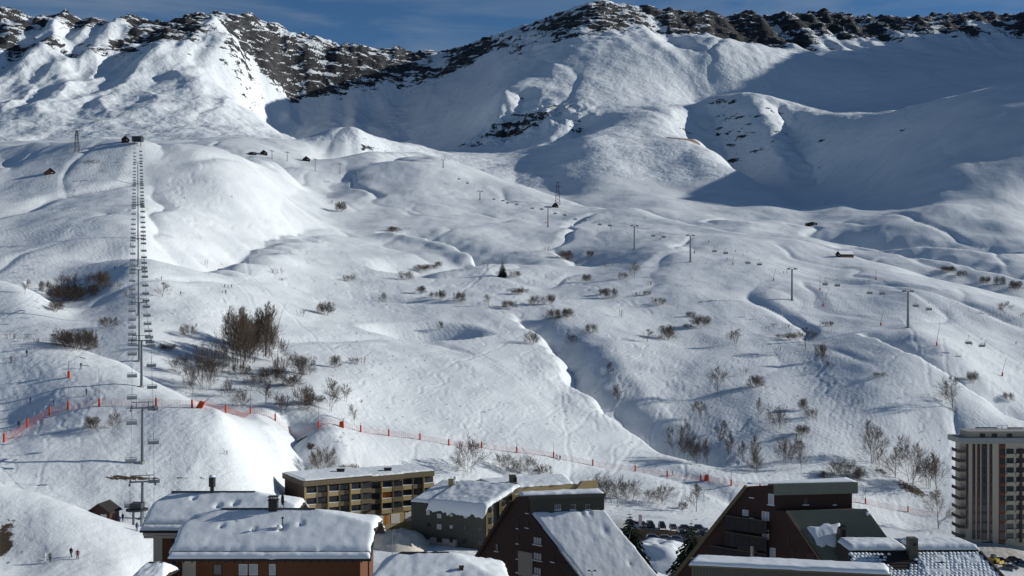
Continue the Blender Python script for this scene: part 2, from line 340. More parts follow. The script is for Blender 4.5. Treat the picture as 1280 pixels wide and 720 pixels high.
# outcrops on the spur's face
sx, sy = pxy(650, 155, 2440)
spot = np.exp(-(((Xg - sx) / 120) ** 2 + ((Yg - sy) / 60) ** 2))
Zg += spot * 10 * ridged(Xg / 38, Yg / 38, 3, 95)

# keep the surveyed skyline: take out what the relief added to its height
sky_v = np.interp(UG, [p[0] for p in LINES[30]], [p[1] for p in LINES[30]])
vv_ = np.where((rel > .80) & (rel < 1.05), CV - Zg / Yg * F, 1e4).min(0)
dl_ = sky_v - 1.5 - vv_
kk_ = np.exp(-(np.arange(-45, 46) / 18.0) ** 2); kk_ /= kk_.sum()
dl_ = np.convolve(np.pad(dl_, 45, mode='edge'), kk_, mode='valid')
Zg -= dl_[None] / F * Yg * smooth(.74, .90, rel) 
# ski tracks pressed into the snow: swinging grooves down the fall line
tr = np.random.RandomState(4)
areas = [(430, 860, 395, 620, 70), (200, 420, 480, 700, 20), (860, 1080, 430, 600, 16), (420, 700, 620, 900, 30), (20, 160, 292, 345, 14), (1100, 1270, 560, 800, 14), (200, 420, 700, 1000, 16)]
for (ua, ub, ya, yb, cnt_) in areas:
    for _ in range(cnt_):
        Y0 = tr.uniform(ya, yb); u0 = tr.uniform(ua, ub); Ln = tr.uniform(.10, .28) * Y0; x0 = (u0 - CU) / F * Y0
        Am, lam, ph, dr = tr.uniform(1.2, 5.0) , tr.uniform(14, 34), tr.uniform(0, 6.28), tr.uniform(-.45, .45)
        if tr.rand() < .25: Am = .4; dr *= 2.2
        i0, i1 = np.searchsorted(YG, Y0 - Ln), np.searchsorted(YG, Y0)
        ug0 = np.searchsorted(UG, u0 - 140); ug1 = np.searchsorted(UG, u0 + 140)
        if i1 - i0 < 3: continue
        yy = YG[i0:i1][:, None]; xc = x0 + dr * (Y0 - yy) + Am * np.sin((yy - Y0) * 6.283 / lam + ph)
        sl_ = np.sqrt(1 + (Am * 6.283 / lam * np.cos((yy - Y0) * 6.283 / lam + ph) - dr) ** 2)
        w_ = .45 * Y0 / 400
        dd_ = np.abs(Xg[i0:i1, ug0:ug1] - xc) / sl_
        env = smooth(0, .12, (Y0 - yy) / Ln) * smooth(0, .12, 1 - (Y0 - yy) / Ln)
        Zg[i0:i1, ug0:ug1] -= env * (.09 * np.exp(-(dd_ / w_) ** 2) - .045 * np.exp(-((dd_ - 2.0 * w_) / w_) ** 2)) * Y0 / 450
VGf = CV - Zg / Yg * F                        # dip of every grid point after all relief
ROCK = np.clip(cliff, 0, 1) + 0.75 * spot
hx, hy = pxy(930, 165, 2320)
ROCK += 0.35 * np.exp(-(((Xg - hx) / 110) ** 2 + ((Yg - hy) / 130) ** 2))
hx, hy = pxy(1230, 145, 1780)
ROCK += 0.45 * np.exp(-(((Xg - hx) / 110) ** 2 + ((Yg - hy) / 90) ** 2))
hx, hy = pxy(857, 180, 2170)
e_ = ((Xg - hx) * .85 + (Yg - hy) * .3) / 30, ((Yg - hy)) / 40
EARTH = np.exp(-(e_[0] ** 2 + e_[1] ** 2) ** 2)
ROCK += 1.1 * bx
chute = 1 - smooth(-0.45, 0.05, ribs - .2 + .5 * perlin((Xg + .2 * Yg + warp) / 52, Yg / 600, 73))
ROCK -= 0.85 * (1 - .2 * right_m) * chute * smooth(2000, 2300, Yg)
ROCK -= .5 * cwall * (1 - smooth(.925, .96, rel)) * smooth(2400, 2700, Yg)
ROCK += .35 * right_m * smooth(.90, .945, rel) * (1 - smooth(1.01, 1.05, rel)) * smooth(-.5, .1, fbm(Xg / 70, Yg / 60, 3, 109))
ROCK -= .38 * np.exp(-((UG - 365) / 62) ** 2)[None] * smooth(-.5, .1, ribs)
ROCK += (.05 * right_m + .22 * cwall + .1) * smooth(.925, .97, rel) * (1 - smooth(1.01, 1.05, rel)) * smooth(-.45, .15, fbm(Xg / 80, Yg / 60, 3, 107))
ROCK += 0.35 * left_m * (1 - cwall) * smooth(0.86, 0.92, rel) * (1 - smooth(1.0, 1.05, rel)) * smooth(0.0, 0.6, fbm(Xg / 70, Yg / 40, 3, 99))

# ------------------------------------------------------------------ where a sight line meets the ground
def col_profile(u):
    j = np.searchsorted(UG, u) - 1
    j = int(np.clip(j, 0, UG.size - 2)); t = (u - UG[j]) / (UG[j + 1] - UG[j])
    return VGf[:, j] * (1 - t) + VGf[:, j + 1] * t
def at(u, v, ymin=165.0, ymax=4000.0):
    """first ground point on the sight line through photograph pixel (u, v)"""
    pr = col_profile(u)
    lo = np.searchsorted(YG, ymin)
    for i in range(lo, YG.size - 1):
        if YG[i + 1] > ymax: break
        if pr[i] >= v >= pr[i + 1] :
            t = (pr[i] - v) / max(pr[i] - pr[i + 1], 1e-9)
            Y = YG[i] + t * (YG[i + 1] - YG[i])
            return Vector(((u - CU) / F * Y, Y, (CV - v) / F * Y))
    sel = pr[lo:np.searchsorted(YG, ymax)]
    i = lo + int(np.argmin(np.abs(sel - v)))
    return Vector(((u - CU) / F * YG[i], YG[i], (CV - pr[i]) / F * YG[i]))
def ground(x, y):
    """height of the ground at a plan position"""
    u = x / y * F + CU
    pr = col_profile(u)
    return (CV - np.interp(y, YG, pr)) / F * y
def on(u, Y):
    x = (u - CU) / F * Y
    return Vector((x, Y, ground(x, Y)))
def pt(u, v, Y):
    return Vector(((u - CU) / F * Y, Y, (CV - v) / F * Y))
# ------------------------------------------------------------------ materials
MATS = {}
def mat(name, color, rough=0.8, metal=0.0, noise=0.0, nscale=4.0, bump=0.0, bscale=20.0, spec=0.3, stretch=(1, 1, 1)):
    if name in MATS: return MATS[name]
    m = bpy.data.materials.new(name); m.use_nodes = True
    N, L = m.node_tree.nodes, m.node_tree.links
    b = N["Principled BSDF"]
    b.inputs['Base Color'].default_value = (*color, 1)
    b.inputs['Roughness'].default_value = rough
    b.inputs['Metallic'].default_value = metal
    b.inputs['Specular IOR Level'].default_value = spec
    if noise or bump:
        t = N.new("ShaderNodeTexCoord"); mp_ = N.new("ShaderNodeMapping")
        mp_.inputs['Scale'].default_value = stretch
        L.new(t.outputs['Object'], mp_.inputs['Vector'])
    if noise:
        x = N.new("ShaderNodeTexNoise"); x.inputs['Scale'].default_value = nscale; x.inputs['Detail'].default_value = 5
        L.new(mp_.outputs['Vector'], x.inputs['Vector'])
        mx = N.new("ShaderNodeMixRGB"); mx.inputs[1].default_value = (*[c * (1 - noise) for c in color], 1)
        mx.inputs[2].default_value = (*[min(1, c * (1 + noise)) for c in color], 1)
        L.new(x.outputs['Fac'], mx.inputs['Fac']); L.new(mx.outputs['Color'], b.inputs['Base Color'])
    if bump:
        x = N.new("ShaderNodeTexNoise"); x.inputs['Scale'].default_value = bscale; x.inputs['Detail'].default_value = 5
        L.new(mp_.outputs['Vector'], x.inputs['Vector'])
        bp = N.new("ShaderNodeBump"); bp.inputs['Strength'].default_value = bump; bp.inputs['Distance'].default_value = 0.1
        L.new(x.outputs['Fac'], bp.inputs['Height']); L.new(bp.outputs['Normal'], b.inputs['Normal'])
    MATS[name] = m
    return m

SNOW = (0.80, 0.82, 0.85)
def snow_ground_material():
    m = bpy.data.materials.new("piste_snow"); m.use_nodes = True
    N, L = m.node_tree.nodes, m.node_tree.links
    b = N["Principled BSDF"]; b.inputs['Roughness'].default_value = 0.65; b.inputs['Specular IOR Level'].default_value = 0.15
    tc_ = N.new("ShaderNodeTexCoord")
    def noise(sc, stretch=(1, 1, 1), detail=5, dist=0.0, rough=0.55):
        mp_ = N.new("ShaderNodeMapping"); mp_.inputs['Scale'].default_value = stretch
        L.new(tc_.outputs['Object'], mp_.inputs['Vector'])
        x = N.new("ShaderNodeTexNoise"); x.inputs['Scale'].default_value = sc; x.inputs['Detail'].default_value = detail
        x.inputs['Distortion'].default_value = dist; x.inputs['Roughness'].default_value = rough
        L.new(mp_.outputs['Vector'], x.inputs['Vector'])
        return x.outputs['Fac']
    def math_(op, a, c=None, v=None):
        x = N.new("ShaderNodeMath"); x.operation = op
        L.new(a, x.inputs[0])
        if c is not None: L.new(c, x.inputs[1])
        elif v is not None: x.inputs[1].default_value = v
        return x.outputs[0]
    # ski tracks: bands running down the fall line, wriggling
    def tracks(sc, rot, dist, dscale):
        mp_ = N.new("ShaderNodeMapping"); mp_.inputs['Rotation'].default_value = (0, 0, rot)
        L.new(tc_.outputs['Object'], mp_.inputs['Vector'])
        w = N.new("ShaderNodeTexWave"); w.wave_type = 'BANDS'; w.bands_direction = 'X'
        w.inputs['Scale'].default_value = sc; w.inputs['Distortion'].default_value = dist
        w.inputs['Detail'].default_value = 2.5; w.inputs['Detail Scale'].default_value = dscale
        L.new(mp_.outputs['Vector'], w.inputs['Vector'])
        return w.outputs['Fac']
    patch = noise(0.018, detail=3)
    patch2 = noise(0.011, detail=3, dist=0.4)
    pr = N.new("ShaderNodeValToRGB"); pr.color_ramp.elements[0].position = 0.42; pr.color_ramp.elements[1].position = 0.6
    L.new(patch, pr.inputs['Fac'])
    pr2 = N.new("ShaderNodeValToRGB"); pr2.color_ramp.elements[0].position = 0.45; pr2.color_ramp.elements[1].position = 0.6
    L.new(patch2, pr2.inputs['Fac'])
    t1 = math_('MULTIPLY', tracks(0.16, 0.35, 9.0, 0.5), pr.outputs['Color'])
    t2 = math_('MULTIPLY', tracks(0.13, -0.5, 14.0, 0.35), pr2.outputs['Color'])
    h = math_('ADD', math_('MULTIPLY', t1, v=0.06), math_('MULTIPLY', t2, v=0.06))
    h = math_('ADD', h, math_('MULTIPLY', math_('MULTIPLY', noise(0.5, detail=6, rough=0.65), noise(0.02, detail=3, dist=.5)), v=1.15))
    h = math_('ADD', h, math_('MULTIPLY', noise(0.12, (1, .55, 1), detail=4), v=1.1))
    bp = N.new("ShaderNodeBump"); bp.inputs['Strength'].default_value = 0.5; bp.inputs['Distance'].default_value = 1.0
    L.new(h, bp.inputs['Height']); L.new(bp.outputs['Normal'], b.inputs['Normal'])
    cr = N.new("ShaderNodeValToRGB")
    cr.color_ramp.elements[0].position = 0.3; cr.color_ramp.elements[0].color = (0.70, 0.73, 0.75, 1)
    cr.color_ramp.elements[1].position = 0.7; cr.color_ramp.elements[1].color = (0.81, 0.84, 0.855, 1)
    L.new(noise(0.03, detail=6), cr.inputs['Fac'])
    # bare patches: attribute "bare" (thawed earth, grass tufts, dirty road snow)
    at_ = N.new("ShaderNodeAttribute"); at_.attribute_name = "bare"
    br = N.new("ShaderNodeValToRGB"); br.color_ramp.elements[0].position = 0.40; br.color_ramp.elements[1].position = 0.52
    bs = math_('ADD', at_.outputs['Fac'], math_('MULTIPLY', noise(0.9, detail=6, rough=0.75), v=1.3))
    bs = math_('SUBTRACT', bs, v=0.78)
    L.new(bs, br.inputs['Fac'])
    mx = N.new("ShaderNodeMixRGB"); mx.inputs[2].default_value = (0.085, 0.062, 0.042, 1)
    L.new(br.outputs['Color'], mx.inputs['Fac']); L.new(cr.outputs['Color'], mx.inputs[1])
    rd = N.new("ShaderNodeAttribute"); rd.attribute_name = "dirt"
    mx2 = N.new("ShaderNodeMixRGB"); mx2.inputs[2].default_value = (0.30, 0.26, 0.21, 1)
    dn = math_('MULTIPLY', rd.outputs['Fac'], noise(0.35, detail=6, rough=0.7))
    dn = math_('MULTIPLY', dn, v=1.7)
    L.new(dn, mx2.inputs['Fac']); L.new(mx.outputs['Color'], mx2.inputs[1])
    L.new(mx2.outputs['Color'], b.inputs['Base Color'])
    return m

def mountain_material():
    m = bpy.data.materials.new("mountain_snow_and_rock"); m.use_nodes = True
    N, L = m.node_tree.nodes, m.node_tree.links
    b = N["Principled BSDF"]; b.inputs['Roughness'].default_value = 0.75; b.inputs['Specular IOR Level'].default_value = 0.1
    tc_ = N.new("ShaderNodeTexCoord"); ge = N.new("ShaderNodeNewGeometry")
    def noise(sc, stretch=(1, 1, 1), detail=5, rough=0.55):
        mp_ = N.new("ShaderNodeMapping"); mp_.inputs['Scale'].default_value = stretch
        L.new(tc_.outputs['Object'], mp_.inputs['Vector'])
        x = N.new("ShaderNodeTexNoise"); x.inputs['Scale'].default_value = sc; x.inputs['Detail'].default_value = detail
        x.inputs['Roughness'].default_value = rough
        L.new(mp_.outputs['Vector'], x.inputs['Vector'])
        return x.outputs['Fac']
    def math_(op, a, c=None, v=None):
        x = N.new("ShaderNodeMath"); x.operation = op
        L.new(a, x.inputs[0])
        if c is not None: L.new(c, x.inputs[1])
        elif v is not None: x.inputs[1].default_value = v
        return x.outputs[0]
    sep = N.new("ShaderNodeSeparateXYZ"); L.new(ge.outputs['True Normal'], sep.inputs[0])
    steep = math_('SUBTRACT', sep.outputs['Z'], v=1.0); steep = math_('MULTIPLY', steep, v=-1.0)      # 0 flat .. 1 wall
    at_ = N.new("ShaderNodeAttribute"); at_.attribute_name = "rock"
    s = math_('ADD', math_('MULTIPLY', at_.outputs['Fac'], v=0.27), math_('MULTIPLY', steep, v=0.55))
    s = math_('ADD', s, math_('MULTIPLY', noise(0.022, (1, 1, 2.2), 8, 0.72), v=1.15))
    s = math_('ADD', s, math_('MULTIPLY', noise(0.09, (1, 1, 2.6), 4, 0.65), v=0.40))
    s = math_('ADD', s, math_('MULTIPLY', noise(0.035, (.35, .35, 2.6), 5, 0.6), v=0.75))
    s = math_('MULTIPLY', s, v=0.62)
    rr = N.new("ShaderNodeValToRGB"); rr.color_ramp.elements[0].position = 0.942; rr.color_ramp.elements[1].position = 0.965
    L.new(s, rr.inputs['Fac'])
    rc = N.new("ShaderNodeValToRGB")
    rc.color_ramp.elements[0].position = 0.35; rc.color_ramp.elements[0].color = (0.022, 0.024, 0.028, 1)
    rc.color_ramp.elements[1].position = 0.68; rc.color_ramp.elements[1].color = (0.075, 0.072, 0.072, 1)
    L.new(noise(0.03, (1, 1, 4), 6), rc.inputs['Fac'])
    sc_ = N.new("ShaderNodeValToRGB")
    sc_.color_ramp.elements[0].position = 0.3; sc_.color_ramp.elements[0].color = (0.72, 0.76, 0.785, 1)
    sc_.color_ramp.elements[1].position = 0.7; sc_.color_ramp.elements[1].color = (0.81, 0.84, 0.86, 1)
    L.new(noise(0.006, detail=6), sc_.inputs['Fac'])
    mx = N.new("ShaderNodeMixRGB")
    L.new(rr.outputs['Color'], mx.inputs['Fac']); L.new(sc_.outputs['Color'], mx.inputs[1]); L.new(rc.outputs['Color'], mx.inputs[2])
    ea = N.new("ShaderNodeAttribute"); ea.attribute_name = "earth"
    er = N.new("ShaderNodeValToRGB"); er.color_ramp.elements[0].position = 0.5; er.color_ramp.elements[1].position = 0.6
    L.new(math_('ADD', ea.outputs['Fac'], math_('MULTIPLY', math_('SUBTRACT', noise(0.08, detail=5), v=0.5), v=0.7)), er.inputs['Fac'])
    me_ = N.new("ShaderNodeMixRGB"); me_.inputs[2].default_value = (0.27, 0.20, 0.15, 1)
    L.new(er.outputs['Color'], me_.inputs['Fac']); L.new(mx.outputs['Color'], me_.inputs[1])
    L.new(me_.outputs['Color'], b.inputs['Base Color'])
    h = math_('ADD', math_('MULTIPLY', noise(0.03, detail=6, rough=0.6), v=9.0), math_('MULTIPLY', noise(0.16, detail=4), v=1.6))
    bp = N.new("ShaderNodeBump"); bp.inputs['Strength'].default_value = 0.6; bp.inputs['Distance'].default_value = 1.0
    L.new(h, bp.inputs['Height']); L.new(bp.outputs['Normal'], b.inputs['Normal'])
    return m

def grid_mesh(name, i0, i1, material, attrs, label):
    rows = i1 - i0 + 1; cols = UG.size
    co = np.stack([Xg[i0:i1 + 1], Yg[i0:i1 + 1], Zg[i0:i1 + 1]], -1).reshape(-1, 3).astype(np.float32)
    r, c = np.meshgrid(np.arange(rows - 1), np.arange(cols - 1), indexing='ij')
    a = (r * cols + c).ravel()
    quads = np.stack([a, a + 1, a + cols + 1, a + cols], 1).astype(np.int32)
    me = bpy.data.meshes.new(name)
    me.vertices.add(len(co)); me.vertices.foreach_set('co', co.ravel())
    me.loops.add(quads.size); me.loops.foreach_set('vertex_index', quads.ravel())
    me.polygons.add(len(quads))
    me.polygons.foreach_set('loop_start', np.arange(0, quads.size, 4, dtype=np.int32))
    me.polygons.foreach_set('use_smooth', np.ones(len(quads), dtype=bool))
    me.update(calc_edges=True)
    for k, arr in attrs.items():
        at_ = me.attributes.new(k, 'FLOAT', 'POINT')
        at_.data.foreach_set('value', arr[i0:i1 + 1].astype(np.float32).ravel())
    me.materials.append(material)
    o = bpy.data.objects.new(name, me); COL.objects.link(o)
    o['kind'] = 'structure'; o['label'] = label
    return o

BARE = np.zeros_like(Zg); DIRT = np.zeros_like(Zg)
def blot(arr, u, v, rx, ry, amp, ymin=165, ymax=4000):
    p = at(u, v, ymin, ymax)
    arr += amp * np.exp(-(((Xg - p.x) / rx) ** 2 + ((Yg - p.y) / ry) ** 2))
# ------------------------------------------------------------------ mesh and scene-graph helpers
class MB:
    """collects geometry that becomes one mesh object"""
    def __init__(s): s.v, s.f = [], []
    def poly(s, pts):
        i = len(s.v); s.v += [tuple(p) for p in pts]; s.f.append(tuple(range(i, i + len(pts)))); return s
    def box8(s, p):
        i = len(s.v); s.v += [tuple(q) for q in p]
        s.f += [tuple(i + k for k in q) for q in ((0, 3, 2, 1), (4, 5, 6, 7), (0, 1, 5, 4), (1, 2, 6, 5), (2, 3, 7, 6), (3, 0, 4, 7))]
        return s
    def box(s, x0, x1, y0, y1, z0, z1):
        return s.box8([(x0, y0, z0), (x1, y0, z0), (x1, y1, z0), (x0, y1, z0), (x0, y0, z1), (x1, y0, z1), (x1, y1, z1), (x0, y1, z1)])
    def beam(s, a, b, w, h=None, up=(0, 0, 1)):
        a, b = Vector(a), Vector(b); h = w if h is None else h
        d = (b - a).normalized(); u = Vector(up)
        if abs(d.dot(u)) > 0.98: u = Vector((0, 1, 0))
        r = d.cross(u).normalized() * (w / 2); t = r.cross(d).normalized() * (h / 2)
        return s.box8([a - r - t, a + r - t, b + r - t, b - r - t, a - r + t, a + r + t, b + r + t, b - r + t])
    def tube(s, a, b, r0, r1=None, n=6, cap=True):
        a, b = Vector(a), Vector(b); r1 = r0 if r1 is None else r1
        d = (b - a)
        if d.length < 1e-6: return s
        d.normalize(); u = Vector((0, 0, 1)) if abs(d.z) < 0.95 else Vector((1, 0, 0))
        x = d.cross(u).normalized(); y = d.cross(x)
        i = len(s.v)
        for p, r in ((a, r0), (b, r1)):
            for k in range(n):
                t = 2 * math.pi * k / n
                s.v.append(tuple(p + x * (r * math.cos(t)) + y * (r * math.sin(t))))
        for k in range(n):
            s.f.append((i + k, i + (k + 1) % n, i + n + (k + 1) % n, i + n + k))
        if cap:
            s.f.append(tuple(i + k for k in range(n - 1, -1, -1))); s.f.append(tuple(i + n + k for k in range(n)))
        return s
    def lathe(s, c, prof, n=10):
        """rings (radius, z) about a vertical axis through c"""
        i = len(s.v); c = Vector(c)
        for r, z in prof:
            for k in range(n):
                t = 2 * math.pi * k / n
                s.v.append((c.x + r * math.cos(t), c.y + r * math.sin(t), c.z + z))
        for j in range(len(prof) - 1):
            for k in range(n):
                a = i + j * n
                s.f.append((a + k, a + (k + 1) % n, a + n + (k + 1) % n, a + n + k))
        s.f.append(tuple(i + k for k in range(n - 1, -1, -1)))
        e = i + (len(prof) - 1) * n
        s.f.append(tuple(e + k for k in range(n)))
        return s
    def extrude(s, pts, vec):
        """closed prism: polygon pts (outward-facing order seen from its front), swept by vec"""
        n = len(pts); vec = Vector(vec); i = len(s.v)
        s.v += [tuple(p) for p in pts] + [tuple(Vector(p) + vec) for p in pts]
        s.f.append(tuple(i + k for k in range(n))); s.f.append(tuple(i + n + k for k in range(n - 1, -1, -1)))
        for k in range(n):
            s.f.append((i + (k + 1) % n, i + k, i + n + k, i + n + (k + 1) % n))
        return s
    def mesh(s, name, origin=(0, 0, 0), smooth=False, fix=True):
        me = bpy.data.meshes.new(name)
        o = Vector(origin)
        me.from_pydata([(p[0] - o.x, p[1] - o.y, p[2] - o.z) for p in s.v], [], s.f)
        if fix:
            bm = bmesh.new(); bm.from_mesh(me); bmesh.ops.recalc_face_normals(bm, faces=bm.faces); bm.to_mesh(me); bm.free()
        if smooth: me.polygons.foreach_set('use_smooth', [True] * len(me.polygons))
        me.update()
        return me
    def build(s, name, m, parent=None, origin=None, smooth=False, fix=True):
        if origin is None: origin = parent['org'] if parent is not None and 'org' in parent else (0, 0, 0)
        me = s.mesh(name, origin, smooth, fix)
        me.materials.append(m)
        ob = bpy.data.objects.new(name, me); COL.objects.link(ob)
        if parent is not None:
            ob.parent = parent
            if 'org' in parent: ob['org'] = parent['org']
        return ob

def thing(name, label, cat, loc, group=None):
    o = bpy.data.objects.new(name, None); COL.objects.link(o)
    o.location = loc; o['org'] = tuple(loc); o.empty_display_size = 0.5
    o['label'] = label; o['category'] = cat
    if group: o['group'] = group
    return o
def tag(o, label, cat, group=None):
    o['label'] = label; o['category'] = cat
    if group: o['group'] = group
    return o
def copy_tree(o, label, loc, rotz=0.0, scale=(1, 1, 1), group=None):
    r = o.copy(); COL.objects.link(r)
    r.location = loc; r.rotation_euler = (0, 0, rotz); r.scale = scale
    if label: r['label'] = label
    if group: r['group'] = group
    for ch in o.children:
        c = ch.copy(); COL.objects.link(c); c.parent = r
        for g in ch.children:
            d = g.copy(); COL.objects.link(d); d.parent = c
    return r
def drop_tree(o):
    for ch in list(o.children):
        for g in list(ch.children): bpy.data.objects.remove(g)
        bpy.data.objects.remove(ch)
    bpy.data.objects.remove(o)

M_SNOW = mat("roof_snow", (0.78, 0.81, 0.83), 0.7, noise=0.04, nscale=0.7, bump=0.35, bscale=1.6, spec=0.12)
M_GLASS = mat("window_glass", (0.03, 0.035, 0.045), 0.12, spec=0.6)
M_GLASS_PALE = mat("curtained_glass", (0.42, 0.45, 0.46), 0.4, spec=0.4, noise=0.4, nscale=3)
M_FRAME_W = mat("white_paint", (0.72, 0.72, 0.70), 0.55)
M_FRAME_B = mat("brown_paint", (0.05, 0.032, 0.024), 0.6)
M_STEEL = mat("galvanised_steel", (0.22, 0.24, 0.27), 0.5, 0.6, noise=0.2, nscale=3)
M_STEEL_D = mat("dark_steel", (0.05, 0.055, 0.065), 0.5, 0.3)
M_BLACK = mat("black_metal", (0.022, 0.021, 0.022), 0.6, noise=0.3, nscale=5)

class Wall:
    """a vertical wall from plan point a to b, outside on the viewer's side when a is on the left"""
    def __init__(s, a, b):
        s.a = Vector((a[0], a[1])); s.b = Vector((b[0], b[1]))
        s.d = (s.b - s.a).normalized(); s.L = (s.b - s.a).length; s.n = Vector((s.d.y, -s.d.x))
    def hit(s, u, v):
        """point of the wall on a sight line: (distance along the wall, height)"""
        k = (u - CU) / F
        den = k * s.n.x + s.n.y
        Y = s.a.dot(s.n) / den
        p = Vector((k * Y, Y))
        return (p - s.a).dot(s.d), (CV - v) / F * Y
    def P(s, t, z, out=0.0):
        q = s.a + s.d * t + s.n * out
        return Vector((q.x, q.y, z))
    def pix(s, u, v, out=0.0):
        t, z = s.hit(u, v); return s.P(t, z, out)
    def slab(s, mb, t0, t1, z0, z1, o0, o1):
        mb.box8([s.P(t0, z0, o1), s.P(t1, z0, o1), s.P(t1, z0, o0), s.P(t0, z0, o0),
                 s.P(t0, z1, o1), s.P(t1, z1, o1), s.P(t1, z1, o0), s.P(t0, z1, o0)])
        return mb
def window(wall, t, z, w, h, parent, frame=None, glass=None, name='window', sill_snow=False, label=None, mull=1):
    """frame ring proud of the wall, pane set in it"""
    fr = frame or M_FRAME_W; e = 0.08
    m = MB()
    wall.slab(m, t - w / 2, t - w / 2 + e, z - h / 2, z + h / 2, -0.05, 0.07)
    wall.slab(m, t + w / 2 - e, t + w / 2, z - h / 2, z + h / 2, -0.05, 0.07)
    wall.slab(m, t - w / 2 + e, t + w / 2 - e, z + h / 2 - e, z + h / 2, -0.05, 0.07)
    wall.slab(m, t - w / 2 + e, t + w / 2 - e, z - h / 2, z - h / 2 + e, -0.05, 0.07)
    for k in range(1, mull):
        x = t - w / 2 + w * k / mull
        wall.slab(m, x - 0.03, x + 0.03, z - h / 2 + e, z + h / 2 - e, -0.05, 0.062)
    o = m.build(name, fr, parent)
    if label: o['label'] = label
    g = MB(); wall.slab(g, t - w / 2 + e, t + w / 2 - e, z - h / 2 + e, z + h / 2 - e, -0.04, 0.025)
    g.build('pane', glass or M_GLASS, o)
    if sill_snow:
        q = MB(); wall.slab(q, t - w / 2 - 0.1, t + w / 2 + 0.1, z - h / 2 - 0.12, z - h / 2 - 0.002, -0.05, 0.22)
        q.build('sill', M_SNOW, o)
    return o
def win_px(wall, u, v, w, h, parent, **k):
    t, z = wall.hit(u, v); return window(wall, t, z, w, h, parent, **k)

def snow_cap(quad, zf, thick, name, parent, nx=60, ny=24, edge=0.8, amp=0.12, seed=1, ragged=0.25, holes=(), m=None, under=0.03):
    """a layer of snow lying on a roof: quad = plan corners (front-left, front-right, back-right, back-left)"""
    Q = [np.array(q[:2], float) for q in quad]
    s, t = np.meshgrid(np.linspace(0, 1, nx), np.linspace(0, 1, ny), indexing='xy')
    X = (1 - s) * (1 - t) * Q[0][0] + s * (1 - t) * Q[1][0] + s * t * Q[2][0] + (1 - s) * t * Q[3][0]
    Y = (1 - s) * (1 - t) * Q[0][1] + s * (1 - t) * Q[1][1] + s * t * Q[2][1] + (1 - s) * t * Q[3][1]
    wx = 0.5 * (np.hypot(*(Q[1] - Q[0])) + np.hypot(*(Q[2] - Q[3]))); wy = 0.5 * (np.hypot(*(Q[3] - Q[0])) + np.hypot(*(Q[2] - Q[1])))
    # ragged outline
    out = ragged * fbm(X * 0.55, Y * 0.55, 3, seed + 40)
    c = sum(Q) / 4
    bord = np.minimum(np.minimum(s, 1 - s) * wx, np.minimum(t, 1 - t) * wy)
    pull = np.exp(-bord / 0.35) * out
    dx, dy = X - c[0], Y - c[1]; L = np.hypot(dx, dy) + 1e-6
    X = X + dx / L * pull; Y = Y + dy / L * pull
    base = zf(X, Y)
    fall = 1 - np.clip(1 - bord / edge, 0, 1) ** 2
    top = base + under + thick * (0.22 + 0.78 * np.sqrt(np.clip(fall, 0, 1))) * (1 + 0.15 * fbm(X * 0.25, Y * 0.25, 2, seed)) + amp * fbm(X * 0.8, Y * 0.8, 3, seed + 9) * fall
    for hx, hy, r, d in holes:
        q = np.exp(-(((X - hx) ** 2 + (Y - hy) ** 2) / (r * r)))
        top -= d * thick * q
    top = np.maximum(top, base + under + 0.02)
    mb = MB()
    idx = lambda i, j: i * nx + j
    for i in range(ny):
        for j in range(nx): mb.v.append((X[i, j], Y[i, j], top[i, j]))
    for i in range(ny - 1):
        for j in range(nx - 1): mb.f.append((idx(i, j), idx(i, j + 1), idx(i + 1, j + 1), idx(i + 1, j)))
    ring = [(0, j) for j in range(nx)] + [(i, nx - 1) for i in range(1, ny)] + [(ny - 1, j) for j in range(nx - 2, -1, -1)] + [(i, 0) for i in range(ny - 2, 0, -1)]
    b0 = len(mb.v)
    for i, j in ring: mb.v.append((X[i, j], Y[i, j], base[i, j] + under))
    n = len(ring)
    for k in range(n):
        a, b = idx(*ring[k]), idx(*ring[(k + 1) % n])
        mb.f.append((a, b0 + k, b0 + (k + 1) % n, b))
    return mb.build(name, m or M_SNOW, parent, smooth=True, fix=False)

def planes_min(*pl):
    """roof height as the lowest of several planes z = a + bx*x + by*y"""
    def f(x, y):
        z = pl[0][0] + pl[0][1] * x + pl[0][2] * y
        for p in pl[1:]: z = np.minimum(z, p[0] + p[1] * x + p[2] * y)
        return z
    return f
def plane3(p, q, r):
    p, q, r = Vector(p), Vector(q), Vector(r)
    n = (q - p).cross(r - p)
    return (p.z + (n.x * p.x + n.y * p.y) / n.z, -n.x / n.z, -n.y / n.z)
def roof_sheet(quad, zf, thick, name, parent, m, nx=30, ny=16):
    """solid roof deck under a height function"""
    Q = [np.array(q[:2], float) for q in quad]
    mb = MB()
    for lev in (0, 1):
        for i in range(ny):
            for j in range(nx):
                s, t = j / (nx - 1), i / (ny - 1)
                x, y = (1 - s) * (1 - t) * Q[0] + s * (1 - t) * Q[1] + s * t * Q[2] + (1 - s) * t * Q[3]
                mb.v.append((x, y, float(zf(np.float64(x), np.float64(y))) - lev * thick))
    N_ = nx * ny
    for i in range(ny - 1):
        for j in range(nx - 1):
            a = i * nx + j
            mb.f.append((a, a + 1, a + nx + 1, a + nx)); mb.f.append((N_ + a, N_ + a + nx, N_ + a + nx + 1, N_ + a + 1))
    for j in range(nx - 1):
        mb.f.append((j, N_ + j, N_ + j + 1, j + 1)); a = (ny - 1) * nx + j; mb.f.append((a, a + 1, N_ + a + 1, N_ + a))
    for i in range(ny - 1):
        a = i * nx; mb.f.append((a, a + nx, N_ + a + nx, N_ + a)); a = i * nx + nx - 1; mb.f.append((a, N_ + a, N_ + a + nx, a + nx))
    return mb.build(name, m, parent, fix=False)
